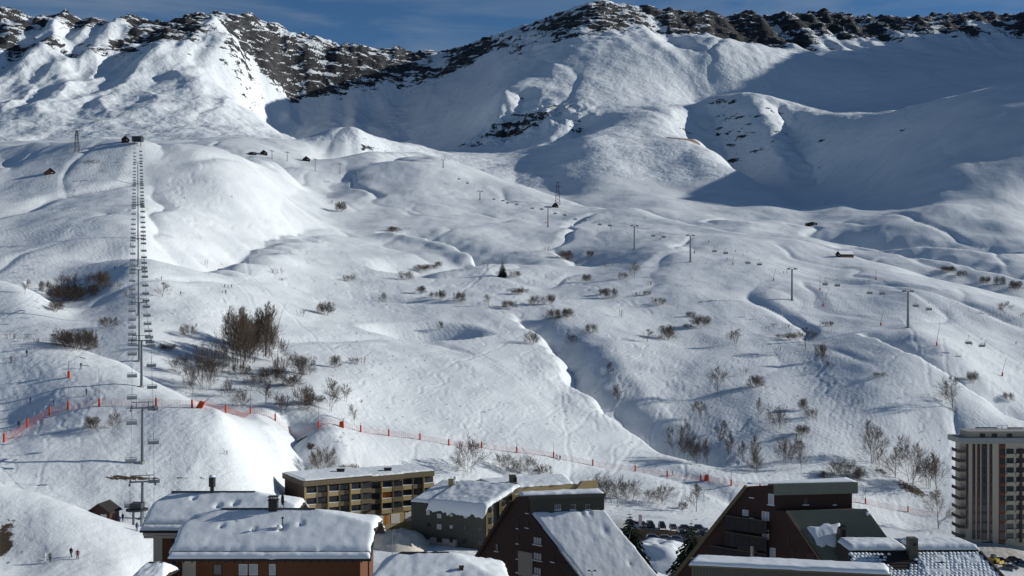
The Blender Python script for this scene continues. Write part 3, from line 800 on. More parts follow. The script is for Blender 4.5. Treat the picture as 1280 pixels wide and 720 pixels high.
def prism(name, plan, z0, z1, m, parent):
    mb = MB(); n = len(plan)
    mb.v += [(p[0], p[1], z0) for p in plan] + [(p[0], p[1], z1) for p in plan]
    mb.f += [tuple(range(n - 1, -1, -1)), tuple(range(n, 2 * n))]
    mb.f += [(k, (k + 1) % n, n + (k + 1) % n, n + k) for k in range(n)]
    return mb.build(name, m, parent)
blot(BARE, 2, 668, 2.4, 6, .75); blot(BARE, 0, 688, 2.0, 3, .75); blot(BARE, 28, 690, 1.0, 1.2, .55); blot(BARE, 55, 669, .9, 1.0, .5); blot(BARE, 10, 703, 1.2, 1.4, .55)
for u_ in range(136, 300, 11): blot(BARE, u_, 596 + (u_ % 7) * .6, 2.4, .9, .52 if u_ < 190 else .36, 235)
blot(BARE, 378, 549, 2.6, 3, .9, 300); blot(BARE, 388, 558, 2.2, 3, .8, 300)
blot(BARE, 700, 448, 3, 4, .5, 450); blot(BARE, 745, 490, 3, 3, .6, 450); blot(BARE, 1130, 605, 7, 5, .6, 380); blot(BARE, 1150, 618, 6, 4, .6, 380); blot(BARE, 1190, 512, 3, 3, .7, 380); blot(BARE, 1100, 588, 4, 3, .65, 380)
blot(BARE, 112, 202, 20, 12, .62, 700); blot(BARE, 128, 214, 8, 6, .6, 700)
blot(DIRT, 490, 668, 16, 20, .9, 270); blot(DIRT, 840, 668, 30, 22, .8, 290); blot(DIRT, 1260, 692, 22, 14, .9, 320); blot(DIRT, 520, 655, 14, 10, .8, 280)
split = int(np.searchsorted(YG, 1900.0))
grid_mesh('snow_slope', 0, split, snow_ground_material(), {'bare': BARE, 'dirt': DIRT}, 'rolling snow covered ski slopes above the village')
grid_mesh('mountain', split, YG.size - 1, mountain_material(), {'rock': ROCK, 'earth': EARTH}, 'snowy mountain range with dark rock bands')
# ------------------------------------------------------------------ the village
M_WOOD = mat("orange_wood_cladding", (0.145, 0.056, 0.022), 0.7, noise=0.3, nscale=2.5, stretch=(6, 6, 0.6), bump=0.3, bscale=6)
M_RENDER = mat("cream_render", (0.50, 0.44, 0.34), 0.85, noise=0.1, nscale=0.6)
M_DARKW = mat("dark_brown_board", (0.045, 0.024, 0.019), 0.75, noise=0.35, nscale=2.0, stretch=(5, 5, 0.5))
M_BURG = mat("red_brown_cladding", (0.050, 0.025, 0.020), 0.75, noise=0.25, nscale=2.0, stretch=(5, 5, 0.5), bump=0.2, bscale=8)
M_ROOFD = mat("dark_roof_edge", (0.030, 0.026, 0.024), 0.7)
M_OLIVE = mat("olive_metal_cladding", (0.10, 0.095, 0.072), 0.6, noise=0.15, nscale=1.2)
M_GREENR = mat("green_metal_roof", (0.19, 0.195, 0.15), 0.5, noise=0.18, nscale=0.8, stretch=(1, 6, 1))
M_GREYW = mat("grey_green_boards", (0.070, 0.072, 0.062), 0.8, noise=0.2, nscale=1.2, stretch=(5, 5, .6))
M_BEIGE = mat("beige_panel", (0.38, 0.29, 0.145), 0.85, noise=0.12, nscale=0.8)
M_TAN = mat("tan_boards", (0.155, 0.12, 0.072), 0.8, noise=0.2, nscale=1.5, stretch=(5, 5, .6))
M_PINK = mat("pale_pink_render", (0.40, 0.32, 0.30), 0.85, noise=0.12, nscale=0.7)
M_CONC = mat("concrete", (0.34, 0.33, 0.31), 0.85, noise=0.15, nscale=0.6)
M_ORANGE = mat("orange_blind", (0.55, 0.16, 0.02), 0.7)
M_GARAGE = mat("pale_garage_door", (0.62, 0.60, 0.56), 0.6)

# --- near chalet, lower left
def hip_chalet(name, label, front_y, back_y, zr, ze, xl, xr, ridge, hip_t, wall_z0, seed, holes):
    """ridge along X; half hips at both ends. xl/xr eave ends, ridge = (x0, x1)"""
    ym = 0.5 * (front_y + back_y); h = zr - ze
    base = Vector(((xl + xr) / 2, ym, wall_z0))
    t = thing(name, label, 'chalet', base)
    fs = h / (ym - front_y)
    pf = (ze - fs * front_y, 0, fs); pb = (ze + fs * back_y, 0, -fs)
    # half hips: from the ridge end down to hip_t of the fall at the gable
    hl = h * hip_t / (ridge[0] - xl); hr = h * hip_t / (xr - ridge[1])
    pl = (zr - hl * ridge[0], hl, 0); pr = (zr + hr * ridge[1], -hr, 0)
    zf = planes_min(pf, pb, pl, pr)
    quad = [(xl, front_y), (xr, front_y), (xr, back_y), (xl, back_y)]
    roof_sheet(quad, zf, 0.35, 'roof', t, M_ROOFD, 40, 22)
    snow_cap([(xl + .1, front_y + 1.0), (xr - .1, front_y + 1.0), (xr - .1, back_y - .2), (xl + .1, back_y - .2)], zf, 0.62, 'roof_snow', t, 90, 44, .8, 0.04, seed, 0.3, holes)
    # roll of snow hanging on the eave below a snow guard
    snow_cap([(xl + .1, front_y - .05), (xr - .1, front_y - .05), (xr - .1, front_y + .85), (xl + .1, front_y + .85)], zf, 0.42, 'eave_snow', t, 110, 7, 0.35, 0.06, seed + 3, 0.16)
    g = MB(); 
    for k in range(2):
        z = ze + fs * 0.93 + 0.12 + k * 0.16
        g.tube((xl + .2, front_y + .93, z), (xr - .2, front_y + .93, z), 0.035, n=5)
    g.build('snow_guard', M_BLACK, t)
    r = MB(); r.beam((ridge[0] - .2, ym, zr + 0.62), (ridge[1] + .2, ym, zr + 0.62), 0.5, 0.16); r.beam((ridge[0] - .2, ym, zr + 0.3), (ridge[1] + .2, ym, zr + 0.3), 0.3, 0.55)
    r.build('ridge_cap', M_ROOFD, t)
    return t, zf, ym

t, zf, ym = hip_chalet('wooden_chalet', 'nearest orange wooden chalet with thick hipped snow roof and snow guard rail', 160, 178, -31.7, -36.1, -46.0, -18.8, (-40.7, -27.9), 0.36, -52,
    3, [(-35.5, 164.8, .3, .9), (-31.8, 165.2, .6, .8), (-40.0, 165.4, .28, .8), (-29.2, 165.9, .4, .7)])
x0, x1, y0, y1 = -44.2, -20.4, 161.3, 176.6
mb = MB(); mb.box(x0, x1, y0, y1, -52, -36.4)
for xx in (x0, x1):     # gable infill
    s = 1 if xx == x1 else -1
    mb.extrude([(xx, y0, -36.4), (xx, y1, -36.4), (xx, ym, -33.2)], (-0.3 * s, 0, 0))
mb.build('wall', M_WOOD, t)
wf = Wall((x0, y0), (x1, y0)); wl_side = Wall((x0, y1), (x0, y0))
m = MB(); wf.slab(m, -0.1, 1.7, -52, -36.6, -0.1, 0.06); wl_side.slab(m, 12.4, 15.3, -52, -36.6, -0.1, 0.06); m.build('corner_panel', M_RENDER, t)
for u in (272, 304, 317, 340.5):
    win_px(wf, u, 712, 1.15 if u < 340 else 0.85, 1.5, t, frame=M_FRAME_W if u > 300 else M_FRAME_B, glass=M_GLASS if u < 300 else M_GLASS_PALE)
for k in range(22):                            # rafter tails under the eave
    m = MB(); m.beam((x0 + .4 + k * 1.13, 159.9, -36.55), (x0 + .4 + k * 1.13, 161.3, -36.15), 0.14, 0.2); m.build('rafter', M_ROOFD, t)
m = MB(); m.beam((-19.2, 160.6, -52), (-19.2, 160.6, -36.4), 0.18); m.build('corner_post', M_FRAME_B, t)
m = MB(); m.beam((-20, 160.6, -39.4), (-18.3, 160.6, -39.0), .1); m.beam((-20, 160.6, -40.1), (-18.3, 160.6, -40.1), .1)
for k in range(6): m.beam((-19.9 + .3 * k, 160.6, -40.2), (-19.9 + .3 * k, 160.6, -39.2), .06)
m.build('balcony_railing', M_WOOD, t)
c = thing('roof_vent', 'small pipe vent poking through snow on the nearest chalet roof', 'roof vent', (-31.6, 165.3, -32.9))
m = MB(); m.tube((-31.6, 165.3, -34.0), (-31.6, 165.3, -31.7), 0.09); m.tube((-31.6, 165.3, -31.75), (-31.6, 165.3, -31.55), 0.2); m.build('pipe', M_STEEL_D, c)
m = MB(); m.lathe((-32.0, 165.0, -33.0), [(.45, 0), (.42, .2), (.25, .42), (.02, .5)], 10); m.build('snow_lump', M_SNOW, c, smooth=True)
m = MB(); m.box(-34.2, -33.0, 168.4, 169.6, -32.9, -29.9); m.box(-34.3, -32.9, 168.3, 169.7, -29.9, -29.75)
ch = m.build('chimney', M_BLACK, t)
m = MB()
for a in (-34.1, -33.6, -33.1): m.beam((a, 168.5, -29.75), (a, 168.5, -29.4), .1); m.beam((a, 169.5, -29.75), (a, 169.5, -29.4), .1)
m.box(-34.3, -32.9, 168.3, 169.7, -29.4, -29.3); m.build('chimney_cap', M_BLACK, ch)
m = MB(); c0 = Vector((-32.2, 168.3, -29.7))
for k in range(14):
    a0, a1 = 2 * math.pi * k / 14, 2 * math.pi * (k + 1) / 14
    p = lambda a, r, o: c0 + Vector((0.35 * r * math.cos(a) + o, -0.3 * r * math.cos(a) + o * .8, r * math.sin(a)))
    m.poly([p(a0, .75, 0), p(a1, .75, 0), p(a1, .1, .14), p(a0, .1, .14)]); m.poly([p(a1, .75, .04), p(a0, .75, .04), p(a0, .1, .2), p(a1, .1, .2)])
m.tube(c0 + Vector((.1, .1, -.1)), (-32.0, 168.8, -31.9), .05); m.tube(c0, c0 + Vector((.7, -.5, -.3)), .03)
m.build('satellite_dish', M_BLACK, t, fix=False)

# --- chalet behind it
t, zf, ym = hip_chalet('wooden_chalet', 'orange wooden chalet with deep snow roof standing behind the nearest chalet', 178.2, 194, -32.2, -36.0, -55.3, -32.6, (-52.6, -40.0), 0.42, -52,
    11, [(-44.8, 182.9, .45, .9), (-42.4, 183.5, .5, .8), (-49, 184.6, .35, .7)])
x0, x1, y0, y1 = -53.5, -34, 179.7, 192.6
MB().box(x0, x1, y0, y1, -52, -36.2).build('wall', M_WOOD, t)
wf = Wall((x0, y0), (x1, y0))
m = MB(); wf.slab(m, -0.2, 1.15, -52, -36.3, -0.1, 0.08); m.build('corner_panel', M_RENDER, t)
m = MB(); m.box(-54.9, -46, 178.4, 178.7, -36.8, -36.45); m.box(-54.9, -46, 178.8, 179.1, -37.3, -36.95); m.build('eave_board', M_RENDER, t)
win_px(wf, 217.5, 699, 0.9, 1.6, t, frame=M_TAN); win_px(wf, 218, 672, 1.0, 1.4, t, frame=M_FRAME_B)
m = MB(); wf.slab(m, 1.2, 8, -42.2, -42.0, -.02, .05); m.build('cladding_joint', M_FRAME_B, t)
m = MB(); m.tube((-46.5, 186.1, -33.0), (-46.5, 186.1, -30.0), 0.32, n=10); m.tube((-46.5, 186.1, -30.8), (-46.5, 186.1, -29.3), 0.52, n=10); ch = m.build('chimney', M_BLACK, t)
m = MB(); m.lathe((-46.5, 186.1, -29.3), [(.52, 0), (.5, .15), (.3, .32), (.02, .36)], 10); m.build('chimney_snow', M_SNOW, ch, smooth=True)

# --- low houses at the bottom edge
def low_house(label, quad, apex_u, ridge, zr, ze, z0, seed, chim=None):
    """gabled house seen from above; ridge = (x0,x1,y)"""
    c = sum((Vector((q[0], q[1], 0)) for q in quad), Vector()) / 4
    t = thing('low_house', label, 'house', (c.x, c.y, z0))
    yf, yb = quad[0][1], quad[2][1]; yr = ridge[2]
    pf = plane3((ridge[0], yr, zr), (ridge[1], yr, zr), (ridge[0], yf, ze)); pb = plane3((ridge[0], yr, zr), (ridge[1], yr, zr), (ridge[0], yb, ze))
    xr = max(q[0] for q in quad); xl = min(q[0] for q in quad)
    pr = plane3((ridge[1], yr, zr), (ridge[1], yf, zr), (xr, yr, ze + .6)); pl = plane3((ridge[0], yr, zr), (ridge[0], yf, zr), (xl, yr, ze + .6))
    zf = planes_min(pf, pb, pr, pl)
    roof_sheet(quad, zf, 0.3, 'roof', t, M_ROOFD, 24, 14)
    inset = [(q[0] + (c.x - q[0]) * .02, q[1] + (c.y - q[1]) * .02) for q in quad]
    snow_cap(inset, zf, 0.6, 'roof_snow', t, 50, 26, 0.9, 0.12, seed, 0.25)
    pl_ = [(q[0] + (c.x - q[0]) * .1, q[1] + (c.y - q[1]) * .1) for q in quad]
    prism('wall', pl_, z0, ze - .35, M_WOOD, t)
    m = MB(); m.beam((ridge[0], yr, zr + .5), (ridge[1], yr, zr + .5), .5, .16); m.build('ridge_cap', M_ROOFD, t)
    if chim:
        x, y, h = chim; z = float(zf(np.float64(x), np.float64(y)))
        m = MB(); m.box(x - .25, x + .25, y - .25, y + .25, z - .3, z + h); m.box(x - .33, x + .33, y - .33, y + .33, z + h, z + h + .12); m.build('chimney', M_FRAME_B, t)
    return t
low_house('low snow roofed house at the bottom edge in front of the grey block', [(-19, 146), (0.5, 146), (-1.0, 163), (-16.5, 163)], 0, (-14.5, -8.2, 156), -34.9, -38.2, -52, 23, (-6.4, 152.0, .9))
low_house('small snow roofed house at the bottom edge left of the chalets', [(-48.6, 150), (-44.5, 150), (-44.2, 160), (-48.2, 160)], 0, (-47.2, -45.4, 156), -36.2, -37.8, -50, 29, (-47.2, 151.4, .6))

# --- three-storey apartment block with stepped flat roof
A0 = Vector((-51.0, 295.0)); d = Vector((0.866, 0.5)); nrm = Vector((0.5, -0.866)); back = -nrm
t = thing('apartment_block', 'brown three storey apartment block with beige balconies and flat snowy roof', 'apartment block', (-40, 305, -64))
secs = [(0.0, 17.8, -47.4, 0.0), (17.8, 27.2, -47.9, 1.4), (27.2, 36.6, -48.0, 2.8)]
for k, (s0, s1, zt, setb) in enumerate(secs):
    a = A0 + d * s0 + back * setb; b = A0 + d * s1 + back * setb
    W_ = Wall(a, b)
    depth = 14.5 - setb
    pl = [W_.P(0, 0), W_.P(W_.L, 0), W_.P(W_.L, 0, -depth), W_.P(0, 0, -depth)]
    prism('wall', pl, -66, zt - 1.4, M_DARKW if k == 0 else M_TAN, t)
    ov = [W_.P(-.5 if k == 0 else 0.01, 0, .7), W_.P(W_.L, 0, .7), W_.P(W_.L, 0, -depth - .5), W_.P(-.5 if k == 0 else 0.01, 0, -depth - .5)]
    prism('roof_fascia', ov, zt - 1.35, zt, M_TAN if k else M_FRAME_B, t)
    m = MB(); W_.slab(m, -.52 if k == 0 else 0.02, W_.L - .01, zt - 1.3, zt - .12, .7, .76); m.build('fascia_board', M_TAN, t)
    snow_cap([o.xy for o in (W_.P(-.4, 0, .55), W_.P(W_.L - .02, 0, .55), W_.P(W_.L - .02, 0, -depth - .4), W_.P(-.4, 0, -depth - .4))], lambda x, y, z=zt: z + 0 * x, .35, 'roof_snow', t, 40, 20, .5, .08, 60 + k, .15)
    # ground-floor plinth, storeys with alternating bays
    bays = max(2, int(round(W_.L / 2.9))); bw = W_.L / bays
    for fl in range(3):
        zf0 = zt - 1.5 - 2.75 * (fl + 1)
        for j in range(bays):
            q = MB()
            kind = (j + k) % 2
            ss = j * bw
            W_.slab(q, ss + .06, ss + bw - .06, zf0 + .02, zf0 + 1.12, .02, .85 if kind == 0 else .45)
            o = q.build('balcony_front', M_BEIGE if kind == 0 else M_TAN, t)
            if kind == 0:
                q = MB(); W_.slab(q, ss + .1, ss + bw - .1, zf0 + 1.125, zf0 + 1.22, .2, .9); q.build('balcony_snow', M_SNOW, o)
            orange = (k == 0 and fl == 2 and j == 0) or (k == 1 and fl == 1 and j == 1)
            window(W_, ss + bw / 2, zf0 + 1.85, bw - .5, 1.35, t, frame=M_FRAME_B, glass=M_ORANGE if orange else M_GLASS, mull=2,
                   label='window behind an orange blind' if orange else None)
            q = MB(); W_.slab(q, ss - .09, ss + .09, zf0, zf0 + 2.7, .03, .95); q.build('partition', M_TAN if kind else M_BEIGE, t)
    zg = zt - 1.5 - 8.3
    q = MB(); W_.slab(q, 0, W_.L, -66, zg, .02, .4); q.build('plinth', M_BEIGE, t)
    for j in range(2 if k else 3):
        s_ = W_.L * (j + .5) / (2 if k else 3)
        q = MB(); W_.slab(q, s_ - 1.25, s_ + 1.25, zg - 2.7, zg - .35, .38, .46); g = q.build('garage_door', M_GARAGE, t)
        q = MB()
        for z in (zg - .95, zg - 1.55, zg - 2.15): W_.slab(q, s_ - 1.22, s_ + 1.22, z, z + .05, .40, .485)
        q.build('door_rib', M_CONC, g)
    if k == 1:
        q = MB(); W_.slab(q, W_.L / 2 - .45, W_.L / 2 + .45, zg - 2.7, zg - .6, .38, .46); o = q.build('door', M_ORANGE, t); o['label'] = 'orange entrance door between the garages'
for (s_, o_, zt) in ((12.5, -7.5, -47.4), (25, -6, -47.9)):
    p = A0 + d * s_ + back * (-o_)
    m = MB(); m.box(p.x - .9, p.x + .9, p.y - .7, p.y + .7, zt, zt + .9); m.box(p.x - 1.05, p.x + 1.05, p.y - .85, p.y + .85, zt + .9, zt + 1.0); m.build('roof_vent', M_BLACK, t)

# --- grey block with sliding snow
gl, gr_ = pt(514, 620, 297), pt(606, 640, 288)
WG = Wall(gl.xy, gr_.xy)
t = thing('grey_block', 'dark grey block with pink ground floor and curling snow on its roof', 'apartment block', (gl.x + 8, 297, -68))
L = WG.L
zroof_f = lambda s: None
zl = WG.hit(514, 627)[1]
pl = [WG.P(0, 0), WG.P(L, 0), WG.P(L + 2.5, 0, -13), WG.P(2.0, 0, -13)]
prism('wall', pl, -72, zl, M_GREYW, t)
ra, rb = WG.P(-.3, zl + .05, .4), WG.P(L + .2, zl + .05, .4)
rt = WG.P(3.0, zl + 3.4, -12.5)
pz = planes_min(plane3(ra, rb, rt))
quad = [ra.xy, rb.xy, WG.P(L + 3.2, 0, -13).xy, WG.P(1.8, 0, -13).xy]
roof_sheet(quad, pz, .25, 'roof', t, M_ROOFD, 12, 8)
WGw = [WG.P(0, zl - .1, -13), WG.P(L + 2.5, zl - .1, -13)]
m = MB(); m.extrude([WG.P(L - .3, zl - .2, 0), WG.P(L + 2.2, zl - .2, -13), WG.P(L + 2.5, zl + 3.1, -12.4)], (.32, 0, 0)); m.build('gable', M_GREYW, t)
m = MB(); m.extrude([WG.P(0, zl - .2, 0), WG.P(2.5, zl + 3.1, -12.4), WG.P(2, zl - .2, -13)], (.32, 0, 0)); m.build('gable', M_GREYW, t)
snow_cap([WG.P(.1, 0, .35).xy, WG.P(5.4, 0, .35).xy, WG.P(7.4, 0, -12.6).xy, WG.P(2, 0, -12.6).xy], pz, .55, 'roof_snow', t, 24, 30, .7, .07, 71, .2)
q4 = [WG.P(5.0, 0, 1.35).xy, WG.P(L + .5, 0, 1.5).xy, WG.P(L + 3.3, 0, -12.7).xy, WG.P(7.2, 0, -12.6).xy]
def curl(x, y):
    z = pz(x, y)
    o_ = (x - WG.a.x) * WG.n.x + (y - WG.a.y) * WG.n.y
    return z - 1.15 * np.clip(o_ - .1, 0, 2) ** 1.2
s_ = snow_cap(q4, curl, 1.0, 'roof_snow', t, 60, 40, 1.2, .09, 77, .5); s_['label'] = 'curling slab of snow sliding over the eave'
for (u, v, w, h, g) in ((535, 641, .9, 1.0, 1), (549, 645, 1.1, 1.0, 1), (564, 644, .8, .6, 1), (582, 645, .9, 1.0, 1), (536, 656, 1.0, 1.1, 0), (549, 658.5, 1.2, 1.2, 1), (564, 658.5, .7, .7, 1), (581, 659.5, .9, 1.0, 0), (600, 662, 1.5, 1.3, 0), (600, 678, 1.6, 1.4, 0), (581, 676, 1.2, 1.3, 0)):
    win_px(WG, u, v, w, h, t, frame=M_FRAME_W if g else M_FRAME_B, glass=M_GLASS_PALE if g else M_GLASS)
s0, z0 = WG.hit(540.5, 671); s1, _ = WG.hit(572, 671)
m = MB(); WG.slab(m, s0, s1, -72, z0, .05, 1.1); o = m.build('annex', M_PINK, t); o['label'] = 'pale pink rendered annex'
W2 = Wall(WG.P(s0, 0, 1.1).xy, WG.P(s1, 0, 1.1).xy)
for u, v, w in ((549, 675, 1.5), (564, 675, 1.0), (556, 691, 1.4), (564, 691, 1.1)): win_px(W2, u, v, w, 1.1, t, frame=M_FRAME_B, glass=M_DARKW)
s2, z2 = WG.hit(572.5, 690); s3, _ = WG.hit(598, 690)
m = MB(); WG.slab(m, s2, s3, -72, z2 + .3, .05, .7); m.build('annex', M_PINK, t)
W3 = Wall(WG.P(s2, 0, .7).xy, WG.P(s3, 0, .7).xy); win_px(W3, 585, 693, 1.3, 1.2, t, frame=M_FRAME_B)
s4, z4 = WG.hit(511, 672); s5, z5 = WG.hit(539.5, 684)
m = MB(); m.box8([WG.P(s4, z5, 2.4), WG.P(s5, z5, 2.4), WG.P(s5, z5, .05), WG.P(s4, z5, .05), WG.P(s4, z5 + .3, 2.4), WG.P(s5, z5 + .3, 2.4), WG.P(s5, z4 - .2, .05), WG.P(s4, z4 - .2, .05)])
lean = m.build('lean_to_roof', M_ROOFD, t)
m = MB(); m.box8([WG.P(s4, z5 + .31, 2.35), WG.P(s5, z5 + .31, 2.35), WG.P(s5, z4 - .19, .06), WG.P(s4, z4 - .19, .06), WG.P(s4, z5 + .6, 2.2), WG.P(s5, z5 + .6, 2.2), WG.P(s5, z4 + .05, .06), WG.P(s4, z4 + .05, .06)]); m.build('lean_to_snow', M_SNOW, lean)
m = MB(); WG.slab(m, s4, s5, -72, z5, .1, 2.0); m.build('lean_to_wall', M_GREYW, t)
cp = WG.P(6.3, 0, -9.0); cz = float(pz(cp.x, cp.y))
m = MB(); m.box(cp.x - .65, cp.x + .65, cp.y - .6, cp.y + .6, cz, cz + 2.1); m.box(cp.x - .75, cp.x + .75, cp.y - .7, cp.y + .7, cz + 2.1, cz + 2.25); m.build('chimney', M_BEIGE, t)
m = MB(); m.tube((cp.x + 1.0, cp.y, cz), (cp.x + 1.0, cp.y, cz + 2.2), .14); m.lathe((cp.x + 1.0, cp.y, cz + 2.2), [(.3, 0), (.42, .3), (.38, .6), (.2, .85), (.02, .9)], 8); m.build('flue', M_SNOW, t, smooth=True)
# its stepped side with recessed balconies
prev = WG.P(L, 0, 0)
for k, (u, vt, dy) in enumerate(((614, 630, 3.5), (623, 618, 8.0), (641, 603, 15))):
    base = WG.P(L + .6 + k * 1.5, 0, -(.3 + 4.2 * k))
    x0_ = base.x; y0_ = base.y; p1 = pt(u, vt, y0_ + dy * .25)
    zt_ = zl + .4 + k * 1.05
    m = MB(); m.box(x0_ - .4, x0_ + .1, y0_, y0_ + .35, -70, zt_); m.build('fin_wall', M_BEIGE, t)
    m = MB(); m.box(x0_ - .5, x0_ + 1.0, y0_ + .36, y0_ + 4.1, -70, zt_ - .5); m.build('stair_wall', M_GREYW if k < 2 else M_BEIGE, t)
    for z in range(5):
        zz_ = zt_ - 2.6 - z * 2.75
        m = MB(); m.box(x0_ + .1, x0_ + 1.3, y0_ - .1, y0_ + 2.2, zz_, zz_ + 1.05); b_ = m.build('balcony', M_BEIGE, t)
# --- flat roofed block behind
bl, br_ = pt(636, 612, 312), pt(745, 605, 322)
WB = Wall(bl.xy, br_.xy)
t = thing('flat_roofed_block', 'flat snow roofed block with beige fascia between the grey block and parking', 'apartment block', (bl.x + 10, 325, -66))
zt = WB.hit(690, 604)[1]
pl = [WB.P(-3, 0), WB.P(WB.L, 0), WB.P(WB.L - 1, 0, -16), WB.P(-3, 0, -16)]
prism('wall', pl, -70, zt - 2.6, M_GREYW, t)
prism('roof_slab', [WB.P(-3, 0, -.2), WB.P(WB.L - 6.5, 0, -.2), WB.P(WB.L - 2, 0, -15.8), WB.P(-3, 0, -15.8)], zt - 2.59, zt - .6, M_BEIGE, t)
snow_cap([WB.P(-2.8, 0, -.1).xy, WB.P(WB.L - 6.8, 0, -.1).xy, WB.P(WB.L - 2, 0, -15.6).xy, WB.P(-2.8, 0, -15.6).xy], lambda x, y: zt - .6 + 0 * x, .5, 'roof_snow', t, 40, 24, .8, .12, 81, .3)
m = MB(); q = [WB.P(WB.L - 6.3, zt - 2.2, .3), WB.P(WB.L + .3, zt - 2.0, .3), WB.P(WB.L + .3, zt - .1, .3), WB.P(WB.L - 4.2, zt - .1, .3)]
m.extrude(q, WB.P(0, 0, -1.2) - WB.P(0, 0, 0)); m.build('fascia', M_BEIGE, t)
m = MB(); WB.slab(m, WB.L - 6, WB.L, zt - 3.6, zt - 2.25, .01, .1); m.build('window_band', M_GLASS, t)
cp = WB.P(3.6, 0, -6)
m = MB(); m.box(cp.x - .9, cp.x + .9, cp.y - .7, cp.y + .7, zt - .6, zt + 1.9); m.box(cp.x + .5, cp.x + 1.2, cp.y - .7, cp.y + .5, zt - .6, zt + 1.3); m.build('chimney', M_OLIVE, t)
cp = WB.P(2.0, 0, -1.2); m = MB(); m.box(cp.x - .9, cp.x + .9, cp.y - .3, cp.y + .3, zt - .6, zt + .5); m.build('roof_hatch', M_WOOD, t)

# --- steep-roofed blocks: a gable outline swept along the ridge
def steep_block(name, label, wall, outline, R, base, m_wall, drop):
    t = thing(name, label, 'apartment block', base)
    pts = [wall.pix(u, v) for u, v in outline]
    pts[drop] = Vector((pts[drop - 1].x, pts[drop - 1].y, pts[drop].z))
    MB().extrude(pts, R).build('wall', m_wall, t)
    return t, pts
GW = Wall((-10.5, 209.2), (14.0, 187.6))
R6 = Vector((12.3, 2.1, 0))
t, P6 = steep_block('steep_roofed_block', 'dark brown steep roofed block with a broad bright snow slope', GW, [(572, 735), (640, 627), (646, 621), (663, 620), (666, 645), (716, 712), (760, 770)], R6, (4, 200, -56), M_DARKW, 4)
WB6 = Wall(P6[3].xy, (P6[3] + R6).xy)
zt6, zb6 = P6[3].z, P6[4].z
m = MB(); nS = 40
for k in range(nS):                            # upright cladding ribs of the top storey
    s_ = WB6.L * (k + .5) / nS
    WB6.slab(m, s_ - .07, s_ + .07, zb6 + .1, zt6 - .3, .01, .10)
m.build('cladding_rib', M_OLIVE, t)
m = MB(); WB6.slab(m, 0, WB6.L, zb6 + .05, zt6 - .2, -.01, .012); m.build('cladding', M_OLIVE, t)
m = MB(); WB6.slab(m, -.2, WB6.L + .2, zt6 - .5, zt6 + .1, -.3, .3); m.build('eave_board', M_OLIVE, t)
for u in (697, 716, 735): win_px(WB6, u, 633.5, .95, .85, t, frame=M_FRAME_W, glass=M_GLASS if u > 700 else M_GLASS_PALE, sill_snow=True)
topq = [WB6.P(-1.6, 0, .2), WB6.P(WB6.L - .1, 0, .2), WB6.P(WB6.L - .1, 0, -3.4), WB6.P(-1.6, 0, -2.2)]
snow_cap([q.xy for q in topq], lambda x, y: zt6 + .1 + 0 * x, .35, 'roof_snow', t, 40, 10, .4, .08, 91, .15)
# the sunny roof
e0 = P6[4]; e1 = P6[6]
off = GW.n * .0
nr = (e1 - e0).cross(R6).normalized(); nr = nr if nr.z > 0 else -nr
m = MB(); m.box8([e0, e0 + R6, e1 + R6, e1, e0 + nr * .2, e0 + R6 + nr * .2, e1 + R6 + nr * .2, e1 + nr * .2]); m.build('roof', M_ROOFD, t)
pz6 = planes_min(plane3(e0 + nr * .2, e0 + R6 + nr * .2, e1 + nr * .2))
lo = e0 + (e1 - e0) * 1.0
hol = []
for (u, v, r) in ((690, 646, .5), (727, 645, .5), (737, 645, .4), (755, 667, .6), (787, 708, .3)):
    k = (u - CU) / F; kz = (CV - v) / F; a_, b_, c_ = plane3(e0 + nr * .2, e0 + R6 + nr * .2, e1 + nr * .2)
    Y = a_ / (kz - b_ * k - c_); hol.append((k * Y, Y, r, .4))
snow_cap([lo.xy, (lo + R6).xy, (e0 + R6 * .995).xy, (e0 + R6 * .02).xy], pz6, .55, 'roof_snow', t, 60, 70, .55, .05, 95, .22, hol)
f0, f1 = e0 + (e1 - e0) * .50, e0 + (e1 - e0) * 1.0
sidev = Vector((GW.d.x, GW.d.y, 0)) * -1.9
fq = [f1 + sidev, f1, f0, f0 + sidev]
m = MB(); m.box8([f0 + sidev - nr * .1, f0 - nr * .1, f1 - nr * .1, f1 + sidev - nr * .1, f0 + sidev + nr * .15, f0 + nr * .15, f1 + nr * .15, f1 + sidev + nr * .15]); m.build('porch_roof', M_ROOFD, t)
snow_cap([q.xy for q in fq], pz6, .55, 'porch_snow', t, 14, 30, .4, .06, 97, .15)
m = MB(); m.beam(P6[0] + Vector((-.2, -.2, 0)), P6[1] + Vector((-.2, -.2, .1)), .35, .5); m.build('verge_board', M_DARKW, t)
m = MB(); m.beam(P6[0] + R6 * .5, P6[1] + R6 * .5 + Vector((0, 0, .1)), .3, .4); m.build('verge_board', M_DARKW, t)
for (u, v, w, h, g) in ((672, 676, 1.8, 1.25, 1), (672, 695.5, 1.8, 1.25, 1), (672, 714, 1.6, 1.25, 1), (691, 698, .7, 1.1, 0), (653.5, 633.5, .9, .3, 0), (659, 637, .45, 1.1, 0), (659, 655, .6, 1.2, 0), (647, 655, .35, 1.4, 0), (647, 674, .35, 1.4, 0), (621, 684, .7, 1.3, 0), (619, 703, .6, 1.2, 1), (647, 693, .35, 1.4, 0), (647, 710, .35, 1.4, 0), (607, 700, .5, .9, 0)):
    win_px(GW, u, v, w, h, t, frame=M_FRAME_B, glass=M_GLASS_PALE if g else M_GLASS, sill_snow=(h > .5), mull=3 if w > 1.4 else 1)
s0, z0 = GW.hit(648.5, 688); s1, z1 = GW.hit(666, 722)
